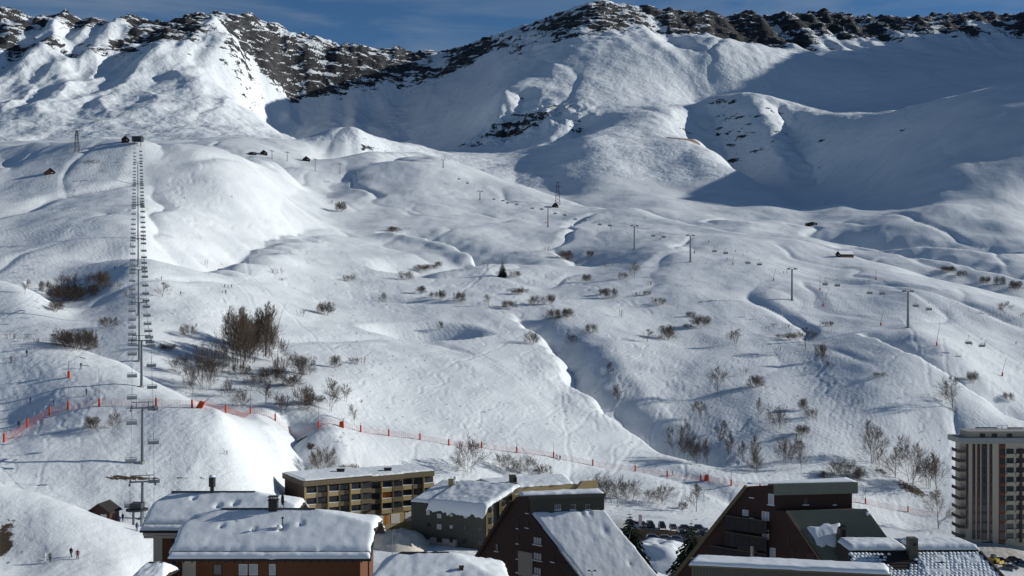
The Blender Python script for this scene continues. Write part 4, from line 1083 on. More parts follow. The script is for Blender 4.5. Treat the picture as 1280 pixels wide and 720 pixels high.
m = MB(); GW.slab(m, s0, s1, z1, z0, .02, .18); m.build('pale_panel', M_OLIVE.copy() if False else mat("pale_olive_panel", (0.26, 0.25, 0.20), .8), t)
o = thing('double_lamp', 'twin headed lamp post in front of the bright snow slope', 'street lamp', pt(740, 742, 172))
p = pt(740, 714, 172)
m = MB(); m.tube((p.x, p.y, p.z - 5), (p.x, p.y, p.z), .05); m.build('post', M_BLACK, o)
for s_ in (-1, 1):
    m = MB(); m.beam((p.x, p.y, p.z), (p.x + s_ * .34, p.y, p.z + .02), .05); m.build('arm', M_BLACK, o)
    m = MB(); m.lathe((p.x + s_ * .42, p.y, p.z - .02), [(.08, 0), (.22, .05), (.22, .12), (.08, .2)], 8); m.build('lamp_head', M_BLACK, o)

GW7 = Wall((21.0, 193.0), (50.5, 169.0))
R7 = Vector((12.0, 1.6, 0))
t, P7 = steep_block('steep_roofed_block', 'red brown steep roofed block with green metal roof and dark balconies', GW7, [(826, 742), (934, 608), (968, 606), (970, 638), (983, 639), (1060, 750)], R7, (38, 184, -56), M_BURG, 3)
W7b = Wall(P7[2].xy, (P7[2] + R7 * .98).xy)
m = MB(); W7b.slab(m, -.1, W7b.L + 1.0, P7[2].z - 1.5, P7[2].z + .15, -2.6, .35); m.build('green_fascia', M_GREENR, t)
m = MB(); q = [W7b.P(-4.0, 0, .1), W7b.P(W7b.L + 1, 0, .1), W7b.P(W7b.L + 1, 0, -4), W7b.P(-4, 0, -1)]
snow_cap([a.xy for a in q], lambda x, y: P7[2].z + .16 + 0 * x, .12, 'roof_snow', t, 30, 8, .3, .03, 101, .1)
e0, e1 = P7[4], P7[5]
nr = (e1 - e0).cross(R7).normalized(); nr = nr if nr.z > 0 else -nr
m = MB(); RR = R7 * 1.02 + (e0 - P7[3]) * 0
m.box8([e0, e0 + RR, e1 + RR, e1, e0 + nr * .2, e0 + RR + nr * .2, e1 + RR + nr * .2, e1 + nr * .2]); m.build('roof', M_GREENR, t)
m = MB()
for k in range(34):                            # standing seams
    a = e0 + RR * ((k + .5) / 34) + nr * .22; b = e1 + RR * ((k + .5) / 34) + nr * .22
    m.beam(a, b, .05, .08, up=nr)
m.build('standing_seam', M_GREENR, t)
m = MB(); m.beam(e0 + nr * .12, e1 + nr * .12, .3, .35, up=nr); m.build('verge_board', M_TAN, t)
pz7 = planes_min(plane3(e0 + nr * .24, e0 + RR + nr * .24, e1 + nr * .24))
def on_roof7(u, v):
    a_, b_, c_ = plane3(e0 + nr * .24, e0 + RR + nr * .24, e1 + nr * .24)
    k = (u - CU) / F; kz = (CV - v) / F; Y = a_ / (kz - b_ * k - c_); return Vector((k * Y, Y, kz * Y))
pq = [on_roof7(1022, 682), on_roof7(1046, 684), on_roof7(1050, 656), on_roof7(1008, 660)]
snow_cap([a.xy for a in pq], pz7, .6, 'roof_snow', t, 26, 22, .9, .1, 103, .35)['label'] = 'leftover patch of snow on the green roof'
pq = [on_roof7(1083, 645), on_roof7(1087, 645), on_roof7(1087, 641), on_roof7(1082, 641)]
snow_cap([a.xy for a in pq], pz7, .3, 'roof_snow', t, 10, 8, .2, .1, 104, .2)
c = on_roof7(1050, 686)
m = MB(); m.box8([c + Vector(q) for q in ((-.9, -.6, -1), (.5, -.6, -1), (.5, .9, -1), (-.9, .9, -1), (-.1, -.6, 3.0), (.75, -.6, 3.4), (.75, .9, 3.4), (-.1, .9, 3.0))]); ch = m.build('chimney', M_OLIVE, t)
m = MB(); m.box(c.x + .1, c.x + .6, c.y - .68, c.y - .5, c.z + 1.9, c.z + 2.9); m.build('chimney_vent', M_BLACK, ch)
m = MB(); m.beam(P7[0] + Vector((-.15, -.15, 0)), P7[1] + Vector((-.15, -.15, .1)), .4, .5); m.build('verge_board', M_TAN, t)
for (u0, u1, v0, v1) in ((910, 962, 650.5, 658), (910, 962, 671.5, 679), (892, 962, 692, 699)):
    s0, z0 = GW7.hit(u0, v1); s1, z1 = GW7.hit(u1, v0)
    m = MB(); GW7.slab(m, s0, s1, z0, z1, .9, 1.0); GW7.slab(m, s0, s1, z0 - .15, z0, .0, 1.0); o = m.build('balcony', M_BLACK, t)
    m = MB(); GW7.slab(m, s0, s1, z1 + .01, z1 + .09, .88, 1.03); m.build('handrail', M_TAN, o)
    for k in range(6):
        m = MB(); x = s0 + (s1 - s0) * (k + .5) / 6; GW7.slab(m, x - .03, x + .03, z0 + .05, z1, 1.0, 1.03); m.build('baluster', M_DARKW, o)
for (u, v, w, h, g) in ((964, 624, .9, 1.6, 1), (940, 620, .6, .4, 0), (932, 641, 1.0, .9, 1), (940, 643, .6, 1.0, 0), (957, 645, 1.2, 1.3, 1), (957, 668, 1.1, 1.4, 1), (935, 667, 2.2, 1.3, 0), (918, 669, .9, 1.8, 0), (903, 687, 1.6, 1.5, 0), (966, 691, .9, 1.5, 1), (918, 690, 1.2, 1.6, 0), (985, 675, .4, 1.6, 0), (991, 691, .4, 1.2, 0), (1012, 697, 1.4, 1.5, 0), (884, 698, 1.5, .8, 1)):
    win_px(GW7, u, v, w, h, t, frame=M_FRAME_B if g == 0 else M_FRAME_W, glass=M_GLASS_PALE if g else M_GLASS, sill_snow=(u in (964, 966, 940)), mull=2 if w > 1.1 else 1)
for u in (1007, 1043): win_px(W7b, u, 626.5, .75 if u < 1020 else .4, .95, t, frame=M_FRAME_B, glass=M_GLASS, sill_snow=True)
s0, z0 = GW7.hit(944, 702); s1, z1 = GW7.hit(946.5, 681)
m = MB(); GW7.slab(m, s0, s1, z0 - 2, z1, .0, 1.5); m.build('balcony_divider', M_RENDER, t)
s0, z0 = GW7.hit(922, 712); s1, z1 = GW7.hit(943, 684)
m = MB(); GW7.slab(m, s0, s1, z0, z1, .02, .1); m.build('green_panel', M_GREENR, t)

# --- roof ledge in the foreground
t = thing('foreground_block', 'low olive block with a long ledge of snow at the bottom edge', 'building', (29, 132, -44))
Wl = Wall((18.9, 128.5), (39.2, 124.2))
zl_ = Wl.hit(980, 712)[1]
prism('wall', [Wl.P(.3, 0, -.3), Wl.P(Wl.L - .3, 0, -.3), Wl.P(Wl.L - .3, 0, -3.6), Wl.P(.3, 0, -3.6)], -48, zl_ - .1, M_OLIVE, t)
m = MB(); Wl.slab(m, 0, Wl.L, zl_ - .14, zl_, -3.8, .1); m.build('roof_edge', M_TAN, t)
m = MB()
for k in range(60): Wl.slab(m, .4 + (Wl.L - .8) * k / 60, .4 + (Wl.L - .8) * k / 60 + .14, zl_ - 3, zl_ - .15, -.29, -.18)
m.build('cladding_rib', M_OLIVE, t)
snow_cap([Wl.P(.05, 0, .12).xy, Wl.P(Wl.L - .05, 0, .12).xy, Wl.P(Wl.L - .05, 0, -3.7).xy, Wl.P(.6, 0, -3.7).xy], lambda x, y: zl_ + 0 * x, .42, 'roof_snow', t, 80, 24, .5, .03, 111, .12)

# --- tiled roof at the lower right
t = thing('tiled_roof_house', 'house with snow dusted tile roof and parapet in front of the tower', 'house', (58, 160, -52))
Wt = Wall((46.3, 165.2), (64.5, 165.6))
zt = Wt.hit(1140, 691)[1]
ra, rb = Wt.P(0, zt, .0), Wt.P(Wt.L, zt, .0); rc, rd = Wt.P(0, zt - 5.0, 10), Wt.P(Wt.L + 2.6, zt - 5.0, 10)
m = MB(); m.box8([rc - Vector((0, 0, .3)), rd - Vector((0, 0, .3)), rb - Vector((0, 0, .3)), ra - Vector((0, 0, .3)), rc, rd, rb, ra]); m.build('roof', M_ROOFD, t)
prism('wall', [Wt.P(.3, 0, 9.4), Wt.P(Wt.L + 2, 0, 9.4), Wt.P(Wt.L, 0, -6), Wt.P(.3, 0, -6)], -56, zt - 5.2, M_DARKW, t)
MB().box8([Wt.P(.3, zt - 5.2, -.3), Wt.P(Wt.L, zt - 5.2, -.3), Wt.P(Wt.L, zt - 5.2, -6), Wt.P(.3, zt - 5.2, -6), Wt.P(.3, zt + .3, -.3), Wt.P(Wt.L, zt + .3, -.3), Wt.P(Wt.L, zt + .3, -6), Wt.P(.3, zt + .3, -6)]).build('parapet', M_ROOFD, t)
snow_cap([Wt.P(.2, 0, -.2).xy, Wt.P(8.2, 0, -.2).xy, Wt.P(8.2, 0, -5.8).xy, Wt.P(.2, 0, -5.8).xy], lambda x, y: zt + .3 + 0 * x, .75, 'parapet_snow', t, 36, 14, .7, .07, 121, .1)
snow_cap([Wt.P(9.2, 0, -.2).xy, Wt.P(Wt.L, 0, -.2).xy, Wt.P(Wt.L - .6, 0, -5.8).xy, Wt.P(9.2, 0, -5.8).xy], lambda x, y: zt + .3 + 0 * x, .75, 'parapet_snow', t, 44, 14, .7, .07, 123, .1)
# courses of tiles with snow cushions: each cushion is real relief, joined into one layer
m = MB(); rows_, cols_ = 19, 34; ru = rb - ra
rr_ = random.Random(5)
for i in range(rows_):
    for j in range(cols_):
        fr_ = (i + .5) / rows_; s_ = (j + .5 + (.5 if i % 2 else 0)) / (cols_ + .5)
        left = ra + (rc - ra) * fr_; right = rb + (rd - rb) * fr_
        c = left + (right - left) * s_
        bare = math.exp(-((s_ - .34) / .15) ** 2 - ((fr_ - .10) / .28) ** 2) + rr_.random() * .28
        k_ = 1.0 - 0.75 * max(0, min(1, (bare - .30) / .3))
        if k_ < .3 and rr_.random() < .85: continue
        w_ = (right - left).length / cols_ * .60 * (0.75 + .3 * k_) * rr_.uniform(.85, 1.15); d_ = .35 * (0.7 + .35 * k_) * rr_.uniform(.85, 1.1); h_ = .13 * k_ * rr_.uniform(.7, 1.2) + .05
        sl = (rc - ra).normalized(); nx_ = Vector((1, 0, 0)); up_ = nx_.cross(sl); up_ = up_ if up_.z > 0 else -up_
        ring = [c + nx_ * (w_ * math.cos(a)) + sl * (d_ * math.sin(a)) + up_ * .02 for a in [2 * math.pi * q / 8 for q in range(8)]]
        ring2 = [c + nx_ * (w_ * .7 * math.cos(a)) + sl * (d_ * .7 * math.sin(a)) + up_ * h_ for a in [2 * math.pi * q / 8 for q in range(8)]]
        b_ = len(m.v); m.v += [tuple(p) for p in ring + ring2]
        m.f += [(b_ + q, b_ + (q + 1) % 8, b_ + 8 + (q + 1) % 8, b_ + 8 + q) for q in range(8)] + [tuple(b_ + 8 + q for q in range(8))]
o = m.build('tile_snow', M_SNOW, t, smooth=True, fix=False); o['kind'] = 'stuff'
m = MB()
for i in range(rows_):
    fr_ = i / rows_; a = ra + (rc - ra) * fr_; b = rb + (rd - rb) * fr_
    m.beam(a + Vector((0, 0, .03)), b + Vector((0, 0, .03)), .12, .06)
o = m.build('tile_course', M_ROOFD, t); o['kind'] = 'stuff'
pzt = planes_min(plane3(ra, rb, rc))
snow_cap([(Wt.P(8.6, 0, 10).x, ra.y - 10), (rd.x - .3, rd.y), (rb.x - .2, rb.y - .4), (Wt.P(9.4, 0, 0).x, ra.y - .4)], lambda x, y: pzt(x, y) - .02, .16, 'roof_snow', t, 60, 40, .2, .10, 127, .5)
q = Wt.P(8.7, zt, .2)
m = MB(); m.box(q.x - .6, q.x + .6, q.y - .9, q.y + .5, zt - 1.6, zt + 2.2); m.box8([q + Vector(a) for a in ((-.75, -1.5, -1.9), (.75, -1.5, -1.9), (.75, .3, -1.9), (-.75, .3, -1.9), (-.62, -1.0, -.2), (.62, -1.0, -.2), (.62, .3, -.2), (-.62, .3, -.2))]); ch = m.build('chimney', M_OLIVE, t)
m = MB(); m.box(q.x - .1, q.x + .4, q.y - .95, q.y - .88, zt + 1.2, zt + 1.55); m.build('chimney_vent', M_BLACK, ch)
m = MB(); m.beam(rb + Vector((.1, 0, .1)), rd + Vector((.1, 0, .1)), .3, .35); m.build('verge_board', M_DARKW, t)
m = MB(); p = Wt.P(12.0, zt - .9, 1.8); m.box(p.x - .6, p.x + .6, p.y - .35, p.y + .35, p.z - .2, p.z + .1); m.build('roof_window', M_BLACK, t)

# --- tower
YT = 365.0
tx = lambda u: (u - CU) / F * YT
XB = (1207 - CU) / F * YT
tz = lambda v: (CV - v) / F * YT
t = thing('residential_tower', 'tall beige residential tower with dark vertical window strips and balconies', 'tower', (tx(1245), YT + 8, -82))
M_TOWER = mat("tower_panel", (0.47, 0.41, 0.32), .85, noise=.1, nscale=.5)
M_TRED = mat("tower_red_panel", (0.20, 0.055, 0.025), .7, noise=.2, nscale=1)
MB().box(XB, tx(1335), YT, YT + 8.5, -84, tz(552)).build('wall', M_TOWER, t)
MB().box(tx(1198.5), tx(1340), YT - .6, YT + 9.5, tz(554), tz(547.3)).build('roof_slab', M_CONC, t)
MB().box(tx(1212), tx(1330), YT + 1, YT + 8, tz(547.2), tz(540.8)).build('penthouse', M_TOWER, t)
MB().box(tx(1210.5), tx(1332), YT + .6, YT + 8.4, tz(540.7), tz(539.5)).build('penthouse_roof', M_CONC, t)
WT = Wall((XB, YT), (tx(1335), YT))
for u in (1228, 1243, 1262): win_px(Wall((tx(1212), YT + 1), (tx(1330), YT + 1)), u, 544, 1.6, 1.1, t, frame=M_STEEL_D, glass=M_GLASS)
m = MB(); m.beam((tx(1229), YT + 6, tz(537.5)), (tx(1256), YT + 6, tz(537.5)), .3, .3); m.beam((tx(1270), YT + 6, tz(537.7)), (tx(1290), YT + 6, tz(537.7)), .3, .3)
for u in (1231, 1242, 1254, 1272): m.beam((tx(u), YT + 6, tz(540)), (tx(u), YT + 6, tz(537)), .1)
m.build('roof_pipe', M_BLACK, t)
m = MB()
for u in (1259, 1264, 1271): m.beam((tx(u), YT + 7, tz(540)), (tx(u), YT + 7, tz(534)), .09)
m.beam((tx(1259), YT + 7, tz(535)), (tx(1271), YT + 7, tz(535)), .08); m.build('antenna_frame', M_STEEL_D, t)
for (u0, u1, vb, mm) in ((1208, 1210.4, 661, M_GLASS), (1216.4, 1219, 674, M_GLASS), (1222.2, 1225, 674, M_GLASS), (1227.8, 1233.8, 675, M_GLASS), (1237.6, 1240.3, 678, M_GLASS), (1249.5, 1256.5, 684, M_GLASS)):
    m = MB(); WT.slab(m, tx(u0) - XB, tx(u1) - XB, tz(vb), tz(555), .02, .1); o = m.build('window_strip', mm, t)
    m = MB(); WT.slab(m, tx(u0) - XB - .22, tx(u0) - XB - .02, tz(vb), tz(555), .02, .16); m.build('red_edge', M_TRED, o)
    for k in range(11):
        v = 557 + 11.75 * k
        if v + 4 > vb: break
        m = MB(); WT.slab(m, tx(u0) - XB, tx(u1) - XB, tz(v + 3.4), tz(v), .105, .15); m.build('spandrel', M_TRED if u0 > 1245 else M_STEEL_D, o)
for k in range(10):
    v = 563 + 11.75 * k
    m = MB(); m.box(tx(1197), tx(1205), YT - .9, YT + 5, tz(v + 2.6), tz(v + 1.8)); m.box(tx(1197), tx(1205), YT - 1.0, YT - .9, tz(v + 2.5), tz(v - 1.6)); m.box(tx(1197), tx(1197.4), YT - .9, YT + 5, tz(v + 1.8), tz(v - 1.6))
    b_ = m.build('balcony', M_DARKW if k % 3 else M_FRAME_B, t)
    m = MB(); m.box(tx(1196.9), tx(1205), YT - 1.06, YT - .84, tz(v - 1.65), tz(v - 2.1)); m.build('handrail', M_CONC, b_)
    for u0 in (1198.5, 1201, 1203.5):
        m = MB(); m.box(tx(u0), tx(u0) + .07, YT - 1.06, YT - 1.0, tz(v + 2.4), tz(v - 1.6)); m.build('baluster', M_CONC, b_)
    for (u0, u1) in ((1258, 1267), (1270, 1280), (1283, 1293)):
        m = MB(); WT.slab(m, tx(u0) - XB, tx(u1) - XB, tz(v + 3.8), tz(v - 2.2), .02, .09); w_ = m.build('window', M_GLASS, t)
        m = MB(); WT.slab(m, tx(u0) - XB - .1, tx(u1) - XB + .1, tz(v + 6.8), tz(v + 4.0), .02, .8 if u0 < 1270 else .4); m.build('parapet', M_TOWER, w_)
    m = MB(); WT.slab(m, tx(1273.6) - XB, tx(1277) - XB, tz(v + 9), tz(v - 2.5), .1, .5); m.build('shaft_panel', M_FRAME_B, t)
for (u0, u1) in ((1226, 1236.5), (1238, 1241)):
    m = MB(); WT.slab(m, tx(u0) - XB, tx(u1) - XB, tz(688), tz(677), .02, .12); m.build('entrance_glazing', M_GLASS, t)

# --- lift hut and mountain huts
def hut(name, label, p, w, dpt, h, roof_h, rz, m_wall, snow=True, cat='hut', openfront=False):
    t = thing(name, label, cat, p); t.rotation_euler = (0, 0, rz)
    t['org'] = (0, 0, 0)
    MB().box(-w / 2, w / 2, -dpt / 2, dpt / 2, -2.0, h).build('wall', m_wall, t)
    m = MB(); m.extrude([(-w / 2, -dpt / 2, h), (w / 2, -dpt / 2, h), (0, -dpt / 2, h + roof_h * .92)], (0, dpt, 0)); m.build('gable', m_wall, t)
    o_ = .45
    rs = []
    for s in (-1, 1):
        m = MB(); e = Vector((s * (w / 2 + o_), 0, h - roof_h * o_ / (w / 2))); r = Vector((0, 0, h + roof_h))
        yy = dpt / 2 + o_
        m.box8([(e.x, -yy, e.z), (r.x, -yy, r.z), (r.x, yy, r.z), (e.x, yy, e.z), (e.x, -yy, e.z + .18), (r.x, -yy, r.z + .18), (r.x, yy, r.z + .18), (e.x, yy, e.z + .18)]); ro = m.build('roof', M_ROOFD, t)
        if snow:
            m = MB(); m.box8([(e.x * .98, -yy + .05, e.z + .19), (r.x, -yy + .05, r.z + .19), (r.x, yy - .05, r.z + .19), (e.x * .98, yy - .05, e.z + .19), (e.x * .93, -yy + .2, e.z + .5), (r.x, -yy + .2, r.z + .5), (r.x, yy - .2, r.z + .5), (e.x * .93, yy - .2, e.z + .5)]); m.build('roof_snow', M_SNOW, ro)
    W_ = Wall((-w / 2, -dpt / 2), (w / 2, -dpt / 2))
    window(W_, w * .72, h * .58, w * .26, h * .42, t, frame=M_FRAME_W, glass=M_GLASS_PALE)
    m = MB(); W_.slab(m, w * .2, w * .42, -.3, h * .8, .01, .06); d_ = m.build('door', M_FRAME_B, t)
    m = MB(); W_.slab(m, w * .39, w * .40, h * .35, h * .42, .06, .12); m.build('handle', M_STEEL, d_)
    return t
p = on(131, 240); 
t = hut('lift_hut', 'red brown wooden lift hut beside the bottom of the chairlift', pt(130, 652, 238), 4.4, 4.0, 2.3, 1.5, -.15, M_BURG, snow=False)
m = MB(); m.box(-4.4, -2.25, -1.6, 1.6, -2, 1.0); a_ = m.build('annex', M_WOOD, t)
m = MB(); m.lathe((-4.2, -.3, .9), [(1.3, 0), (1.2, .25), (.6, .5), (.02, .55)], 12); m.build('annex_snow', M_SNOW, t, smooth=True)
hut('mountain_hut', 'small dark hut just left of the lift top station', at(157, 177.5, 600), 5.5, 5.5, 2.2, 2.4, .2, M_DARKW, False)
hut('mountain_hut', 'low brown roofed hut alone on the upper left slope', at(62, 217, 500), 6.5, 7, 1.0, 2.8, .5, M_DARKW, False)
hut('mountain_hut', 'dark gabled hut beside the flat shed on the plateau', at(330, 193, 700), 8, 7, 2, 3.2, .1, M_DARKW, False)
hut('mountain_hut', 'dark flat shed left of the plateau hut', at(316, 193, 700), 9, 5, 1.8, .8, .1, M_DARKW, True)
hut('mountain_hut', 'rightmost dark gabled hut on the plateau by the small lift', at(383, 201, 700), 9, 7, 2, 3.6, .1, M_DARKW, False)
hut('mountain_hut', 'tiny dark gabled hut below the big lattice pylon', at(694, 259, 700), 5.5, 6, 1.5, 3.2, .3, M_DARKW, False)
hut('mountain_chalet', 'long snow roofed chalet with red brown gable at the right crest', at(1056, 321, 600), 5.5, 13, 2.0, 2.2, -1.15, M_DARKW, True, cat='chalet')
hut('mountain_hut', 'dark low hut with sloping boom on the snow plateau beyond the crest', at(1014, 282, 1100), 12, 7, 2.5, 1.6, .2, M_DARKW, True)
p = at(172, 181, 600)
t = thing('lift_station', 'dark boxy top station at the head of the chairlift', 'lift station', p)
t['org'] = (0, 0, 0)
m = MB(); m.box(-3.6, 3.6, -3, 4, 2.6, 6.2); m.build('cabin', M_STEEL_D, t)
m = MB(); m.box(-4.0, 4.0, -3.5, 4.5, 6.2, 6.5); m.build('roof', M_BLACK, t)
for s in (-2.6, 2.6):
    m = MB(); m.tube((s, 0, -2), (s, 0, 2.6), .35); m.build('leg', M_STEEL, t)
m = MB(); m.tube((0, -1, 2.2), (0, -1, 2.5), 2.4, n=16); m.build('bull_wheel', M_STEEL_D, t)

# --- snow heaps, street lamp
def heap(name, label, p, rx, ry, h, seed, m, cat='snow heap'):
    mb = MB(); nu, nv = 44, 26
    for i in range(nv + 1):
        for j in range(nu):
            r = i / nv; a = 2 * math.pi * j / nu
            x, y = r * math.cos(a), r * math.sin(a)
            e = fbm(np.float64(x * 2.2 + seed), np.float64(y * 2.2), 4, seed)
            z = h * (1 - r ** 3.2) * (1 + .13 * e) - .8 * r ** 4
            mb.v.append((p.x + x * rx * (1 + .08 * e), p.y + y * ry, p.z + float(z)))
    for i in range(nv):
        for j in range(nu):
            mb.f.append((i * nu + j, i * nu + (j + 1) % nu, (i + 1) * nu + (j + 1) % nu, (i + 1) * nu + j))
    o = mb.build(name, m, None, origin=p, smooth=True); o.location = p
    return tag(o, label, cat)
M_DIRTY = mat("dirty_snow", (0.58, 0.53, 0.45), .8, noise=.35, nscale=.8, bump=.8, bscale=1.5)
heap('snow_heap', 'dirty ploughed snow heap between the apartment block and grey block', pt(497, 690, 290), 9.0, 12, 4.8, 4, M_DIRTY)
heap('snow_bank', 'broad white snow bank below the parked cars', pt(824, 712, 268), 12.0, 14, 5.9, 9, M_SNOW)
p = pt(490.3, 697, 268)
t = thing('street_lamp', 'single grey street lamp by the ploughed snow heap', 'street lamp', p)
m = MB(); m.tube(p, p + Vector((0, 0, 6.0)), .08, .05); m.build('post', M_STEEL, t)
m = MB(); m.lathe(p + Vector((0, 0, 6.0)), [(.1, 0), (.34, .1), (.3, .3), (.1, .42)], 8); m.build('lamp_head', M_STEEL_D, t)
# ------------------------------------------------------------------ trees and bushes
def bark_mat(name, c):
    return mat(name, c, 0.9, noise=0.35, nscale=6.0)
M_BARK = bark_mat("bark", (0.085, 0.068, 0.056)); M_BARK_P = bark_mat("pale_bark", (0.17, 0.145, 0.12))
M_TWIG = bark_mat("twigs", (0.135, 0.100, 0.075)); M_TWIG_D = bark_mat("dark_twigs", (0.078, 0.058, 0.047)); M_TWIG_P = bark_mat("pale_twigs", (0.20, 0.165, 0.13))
M_NEEDLE = mat("fir_needles", (0.018, 0.032, 0.018), 0.9, noise=0.5, nscale=3)

def limb(mb, p, d, L, r, r1, rg, bend, n=3, seg=3):
    """a bent tapering limb; returns points along it"""
    pts = [(Vector(p), r, Vector(d))]
    for k in range(seg):
        d = (d + Vector((rg.uniform(-1, 1), rg.uniform(-1, 1), rg.uniform(-.4, .9))) * bend).normalized()
        q = pts[-1][0] + d * (L / seg); rr = r + (r1 - r) * (k + 1) / seg
        mb.tube(pts[-1][0], q, pts[-1][1], rr, n, cap=False)
        pts.append((q, rr, Vector(d)))
    return pts
def along(pts, t):
    x = t * (len(pts) - 1); i = min(int(x), len(pts) - 2); f = x - i
    return pts[i][0].lerp(pts[i + 1][0], f), pts[i][1] * (1 - f) + pts[i + 1][1] * f, pts[i + 1][2]
def splay(d, ang, rg):
    a = Vector((rg.uniform(-1, 1), rg.uniform(-1, 1), rg.uniform(-1, 1)))
    a = (a - d * a.dot(d)).normalized()
    return (d * math.cos(ang) + a * math.sin(ang)).normalized()
def bare_tree_meshes(seed, stems, spread, lean, k1, k2, k3, r0, tw, first, upright, width):
    """unit-height leafless tree: (stem mesh, twig mesh)"""
    rg = random.Random(seed); st, tg = MB(), MB()
    for s in range(stems):
        a = rg.uniform(0, 6.28); rad = spread * math.sqrt(rg.random())
        base = Vector((math.cos(a) * rad * .5, math.sin(a) * rad * .5, -.06))
        st.tube((0, 0, -.10), base + Vector((0, 0, .01)), r0, r0, 5)
        d0 = Vector((math.cos(a) * lean * rg.uniform(.3, 1), math.sin(a) * lean * rg.uniform(.3, 1), 1)).normalized()
        H = rg.uniform(.72, 1.0) if stems > 1 else .95
        main = limb(st, base, d0, H, r0 * rg.uniform(.8, 1.1), tw * 1.2, rg, .10, 5, 5)
        for i in range(k1):
            t = first + (1 - first) * (i + rg.random()) / k1
            p, r, d = along(main, min(t, .99))
            ang = rg.uniform(.45, .95) * (1.15 - .45 * t) * width
            b = splay(d, ang, rg); b.z = b.z * .8 + upright; b.normalize()
            L1 = H * (1.05 - t) * rg.uniform(.40, .62) * width + .06
            br = limb(st, p, b, L1, max(r * .55, tw * 1.5), tw * 1.1, rg, .16, 3, 3)
            for j in range(k2):
                t2 = .25 + .75 * (j + rg.random()) / k2
                p2, r2, d2 = along(br, min(t2, .99))
                b2 = splay(d2, rg.uniform(.4, .9), rg); b2.z = b2.z * .9 + upright * .6; b2.normalize()
                L2 = L1 * rg.uniform(.30, .55)
                tb = limb(tg, p2, b2, L2, tw * 1.3, tw * .8, rg, .2, 3, 2)
                for q in range(k3):
                    p3, r3, d3 = along(tb, rg.uniform(.2, .98))
                    b3 = splay(d3, rg.uniform(.35, .9), rg); b3.z += upright * .5; b3.normalize()
                    tg.tube(p3, p3 + b3 * L2 * rg.uniform(.4, .75), tw, tw * .5, 3, cap=False)
    # scale to one unit tall and one unit across
    zt = max(p[2] for p in tg.v); rr = sorted(math.hypot(p[0], p[1]) for p in tg.v)[int(len(tg.v) * .94)] * 2
    for q in (st, tg): q.v = [(p[0] / rr, p[1] / rr, p[2] / zt) for p in q.v]
    return st.mesh("stem", fix=False), tg.mesh("twigs", fix=False)
KINDS = {
 # seed, stems, spread, lean, k1, k2, k3, r0, tw, first, upright, width
 'tree':  [(1, 1, 0, .05, 20, 10, 8, .013, .0014, .16, .14, 1.25), (2, 1, 0, .16, 20, 10, 8, .014, .0014, .12, .10, 1.3), (3, 2, .10, .20, 14, 10, 8, .010, .0014, .14, .12, 1.2), (4, 3, .10, .24, 12, 9, 7, .009, .0014, .12, .12, 1.15)],
 'multi': [(11, 5, .34, .38, 11, 9, 6, .006, .0015, .10, .16, 1.2), (12, 7, .42, .50, 10, 8, 5, .005, .0015, .08, .16, 1.15), (13, 4, .30, .40, 13, 9, 6, .007, .0015, .10, .14, 1.25), (14, 3, .25, .5, 14, 9, 6, .007, .0015, .12, .12, 1.3)],
 'tall':  [(21, 7, .28, .20, 18, 9, 6, .006, .0013, .06, .36, .9), (22, 6, .24, .18, 19, 9, 6, .006, .0013, .06, .36, .95)],
 'slim':  [(31, 1, 0, .05, 15, 8, 6, .008, .0018, .14, .30, .85), (32, 2, .14, .16, 13, 7, 5, .007, .0018, .14, .30, .85)],
 'bush':  [(41, 14, .55, 1.0, 9, 8, 5, .005, .0022, .06, .08, 1.2), (42, 17, .65, 1.15, 8, 7, 5, .005, .0022, .05, .08, 1.2), (43, 11, .5, .85, 10, 8, 5, .005, .0022, .06, .10, 1.2), (44, 8, .7, 1.3, 10, 8, 5, .005, .0022, .06, .05, 1.3)],
 'scrub': [(51, 9, .7, 1.3, 4, 3, 2, .009, .006, .10, .2, .9), (52, 7, .8, 1.1, 4, 3, 2, .009, .006, .15, .25, .9)],
}
TREE_MESH = {k: [bare_tree_meshes(*a) for a in v] for k, v in KINDS.items()}
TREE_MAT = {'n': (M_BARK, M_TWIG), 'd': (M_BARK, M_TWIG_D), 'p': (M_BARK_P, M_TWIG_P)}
SLOTTED = {}
def slot_mesh(me, m):
    key = (me.name, m.name)
    if key not in SLOTTED:
        c = me.copy(); c.materials.clear(); c.materials.append(m); SLOTTED[key] = c
    return SLOTTED[key]
n_tree = [0]
def plant(kind, u, v, hpx, wpx, tone, label, group=None, Y=None, ymin=165, name=None):
    """leafless tree or bush: foot at photograph pixel (u, v), hpx x wpx pixels large there"""
    p = on(u, Y) if Y else at(u, v, ymin)
    px = p.y / F
    i = n_tree[0]; n_tree[0] += 1
    st, tg = TREE_MESH[kind][i % len(TREE_MESH[kind])]
    nm = name or {'tree': 'bare_tree', 'multi': 'multi_stemmed_tree', 'tall': 'tall_bare_tree', 'slim': 'sapling', 'bush': 'bare_bush', 'scrub': 'scrub'}[kind]
    t = thing(nm, label, {'bush': 'bush', 'scrub': 'bush'}.get(kind, 'tree'), (p.x, p.y, p.z - .05), group)
    h = hpx * px
    w = wpx * px * 1.1; h *= 1.05
    if kind == 'bush': k_ = .82 + .36 * ((i * 0.618) % 1); w *= k_; h *= .8 + .3 * ((i * 0.377) % 1)
    t.scale = (w, w * (.8 + .4 * ((i * .271) % 1)), h); t.rotation_euler = (0, 0, (i * 2.399) % 6.283)
    for nm2, me, m in (('trunk' if kind in ('tree', 'slim') else 'stems', st, TREE_MAT[tone][0]), ('twigs', tg, TREE_MAT[tone][1])):
        o = bpy.data.objects.new(nm2, slot_mesh(me, m)); COL.objects.link(o); o.parent = t
        if nm2 == 'twigs': o['kind'] = 'stuff'
    return t
G_SLOPE = 'bare bushes scattered over the ski slopes'
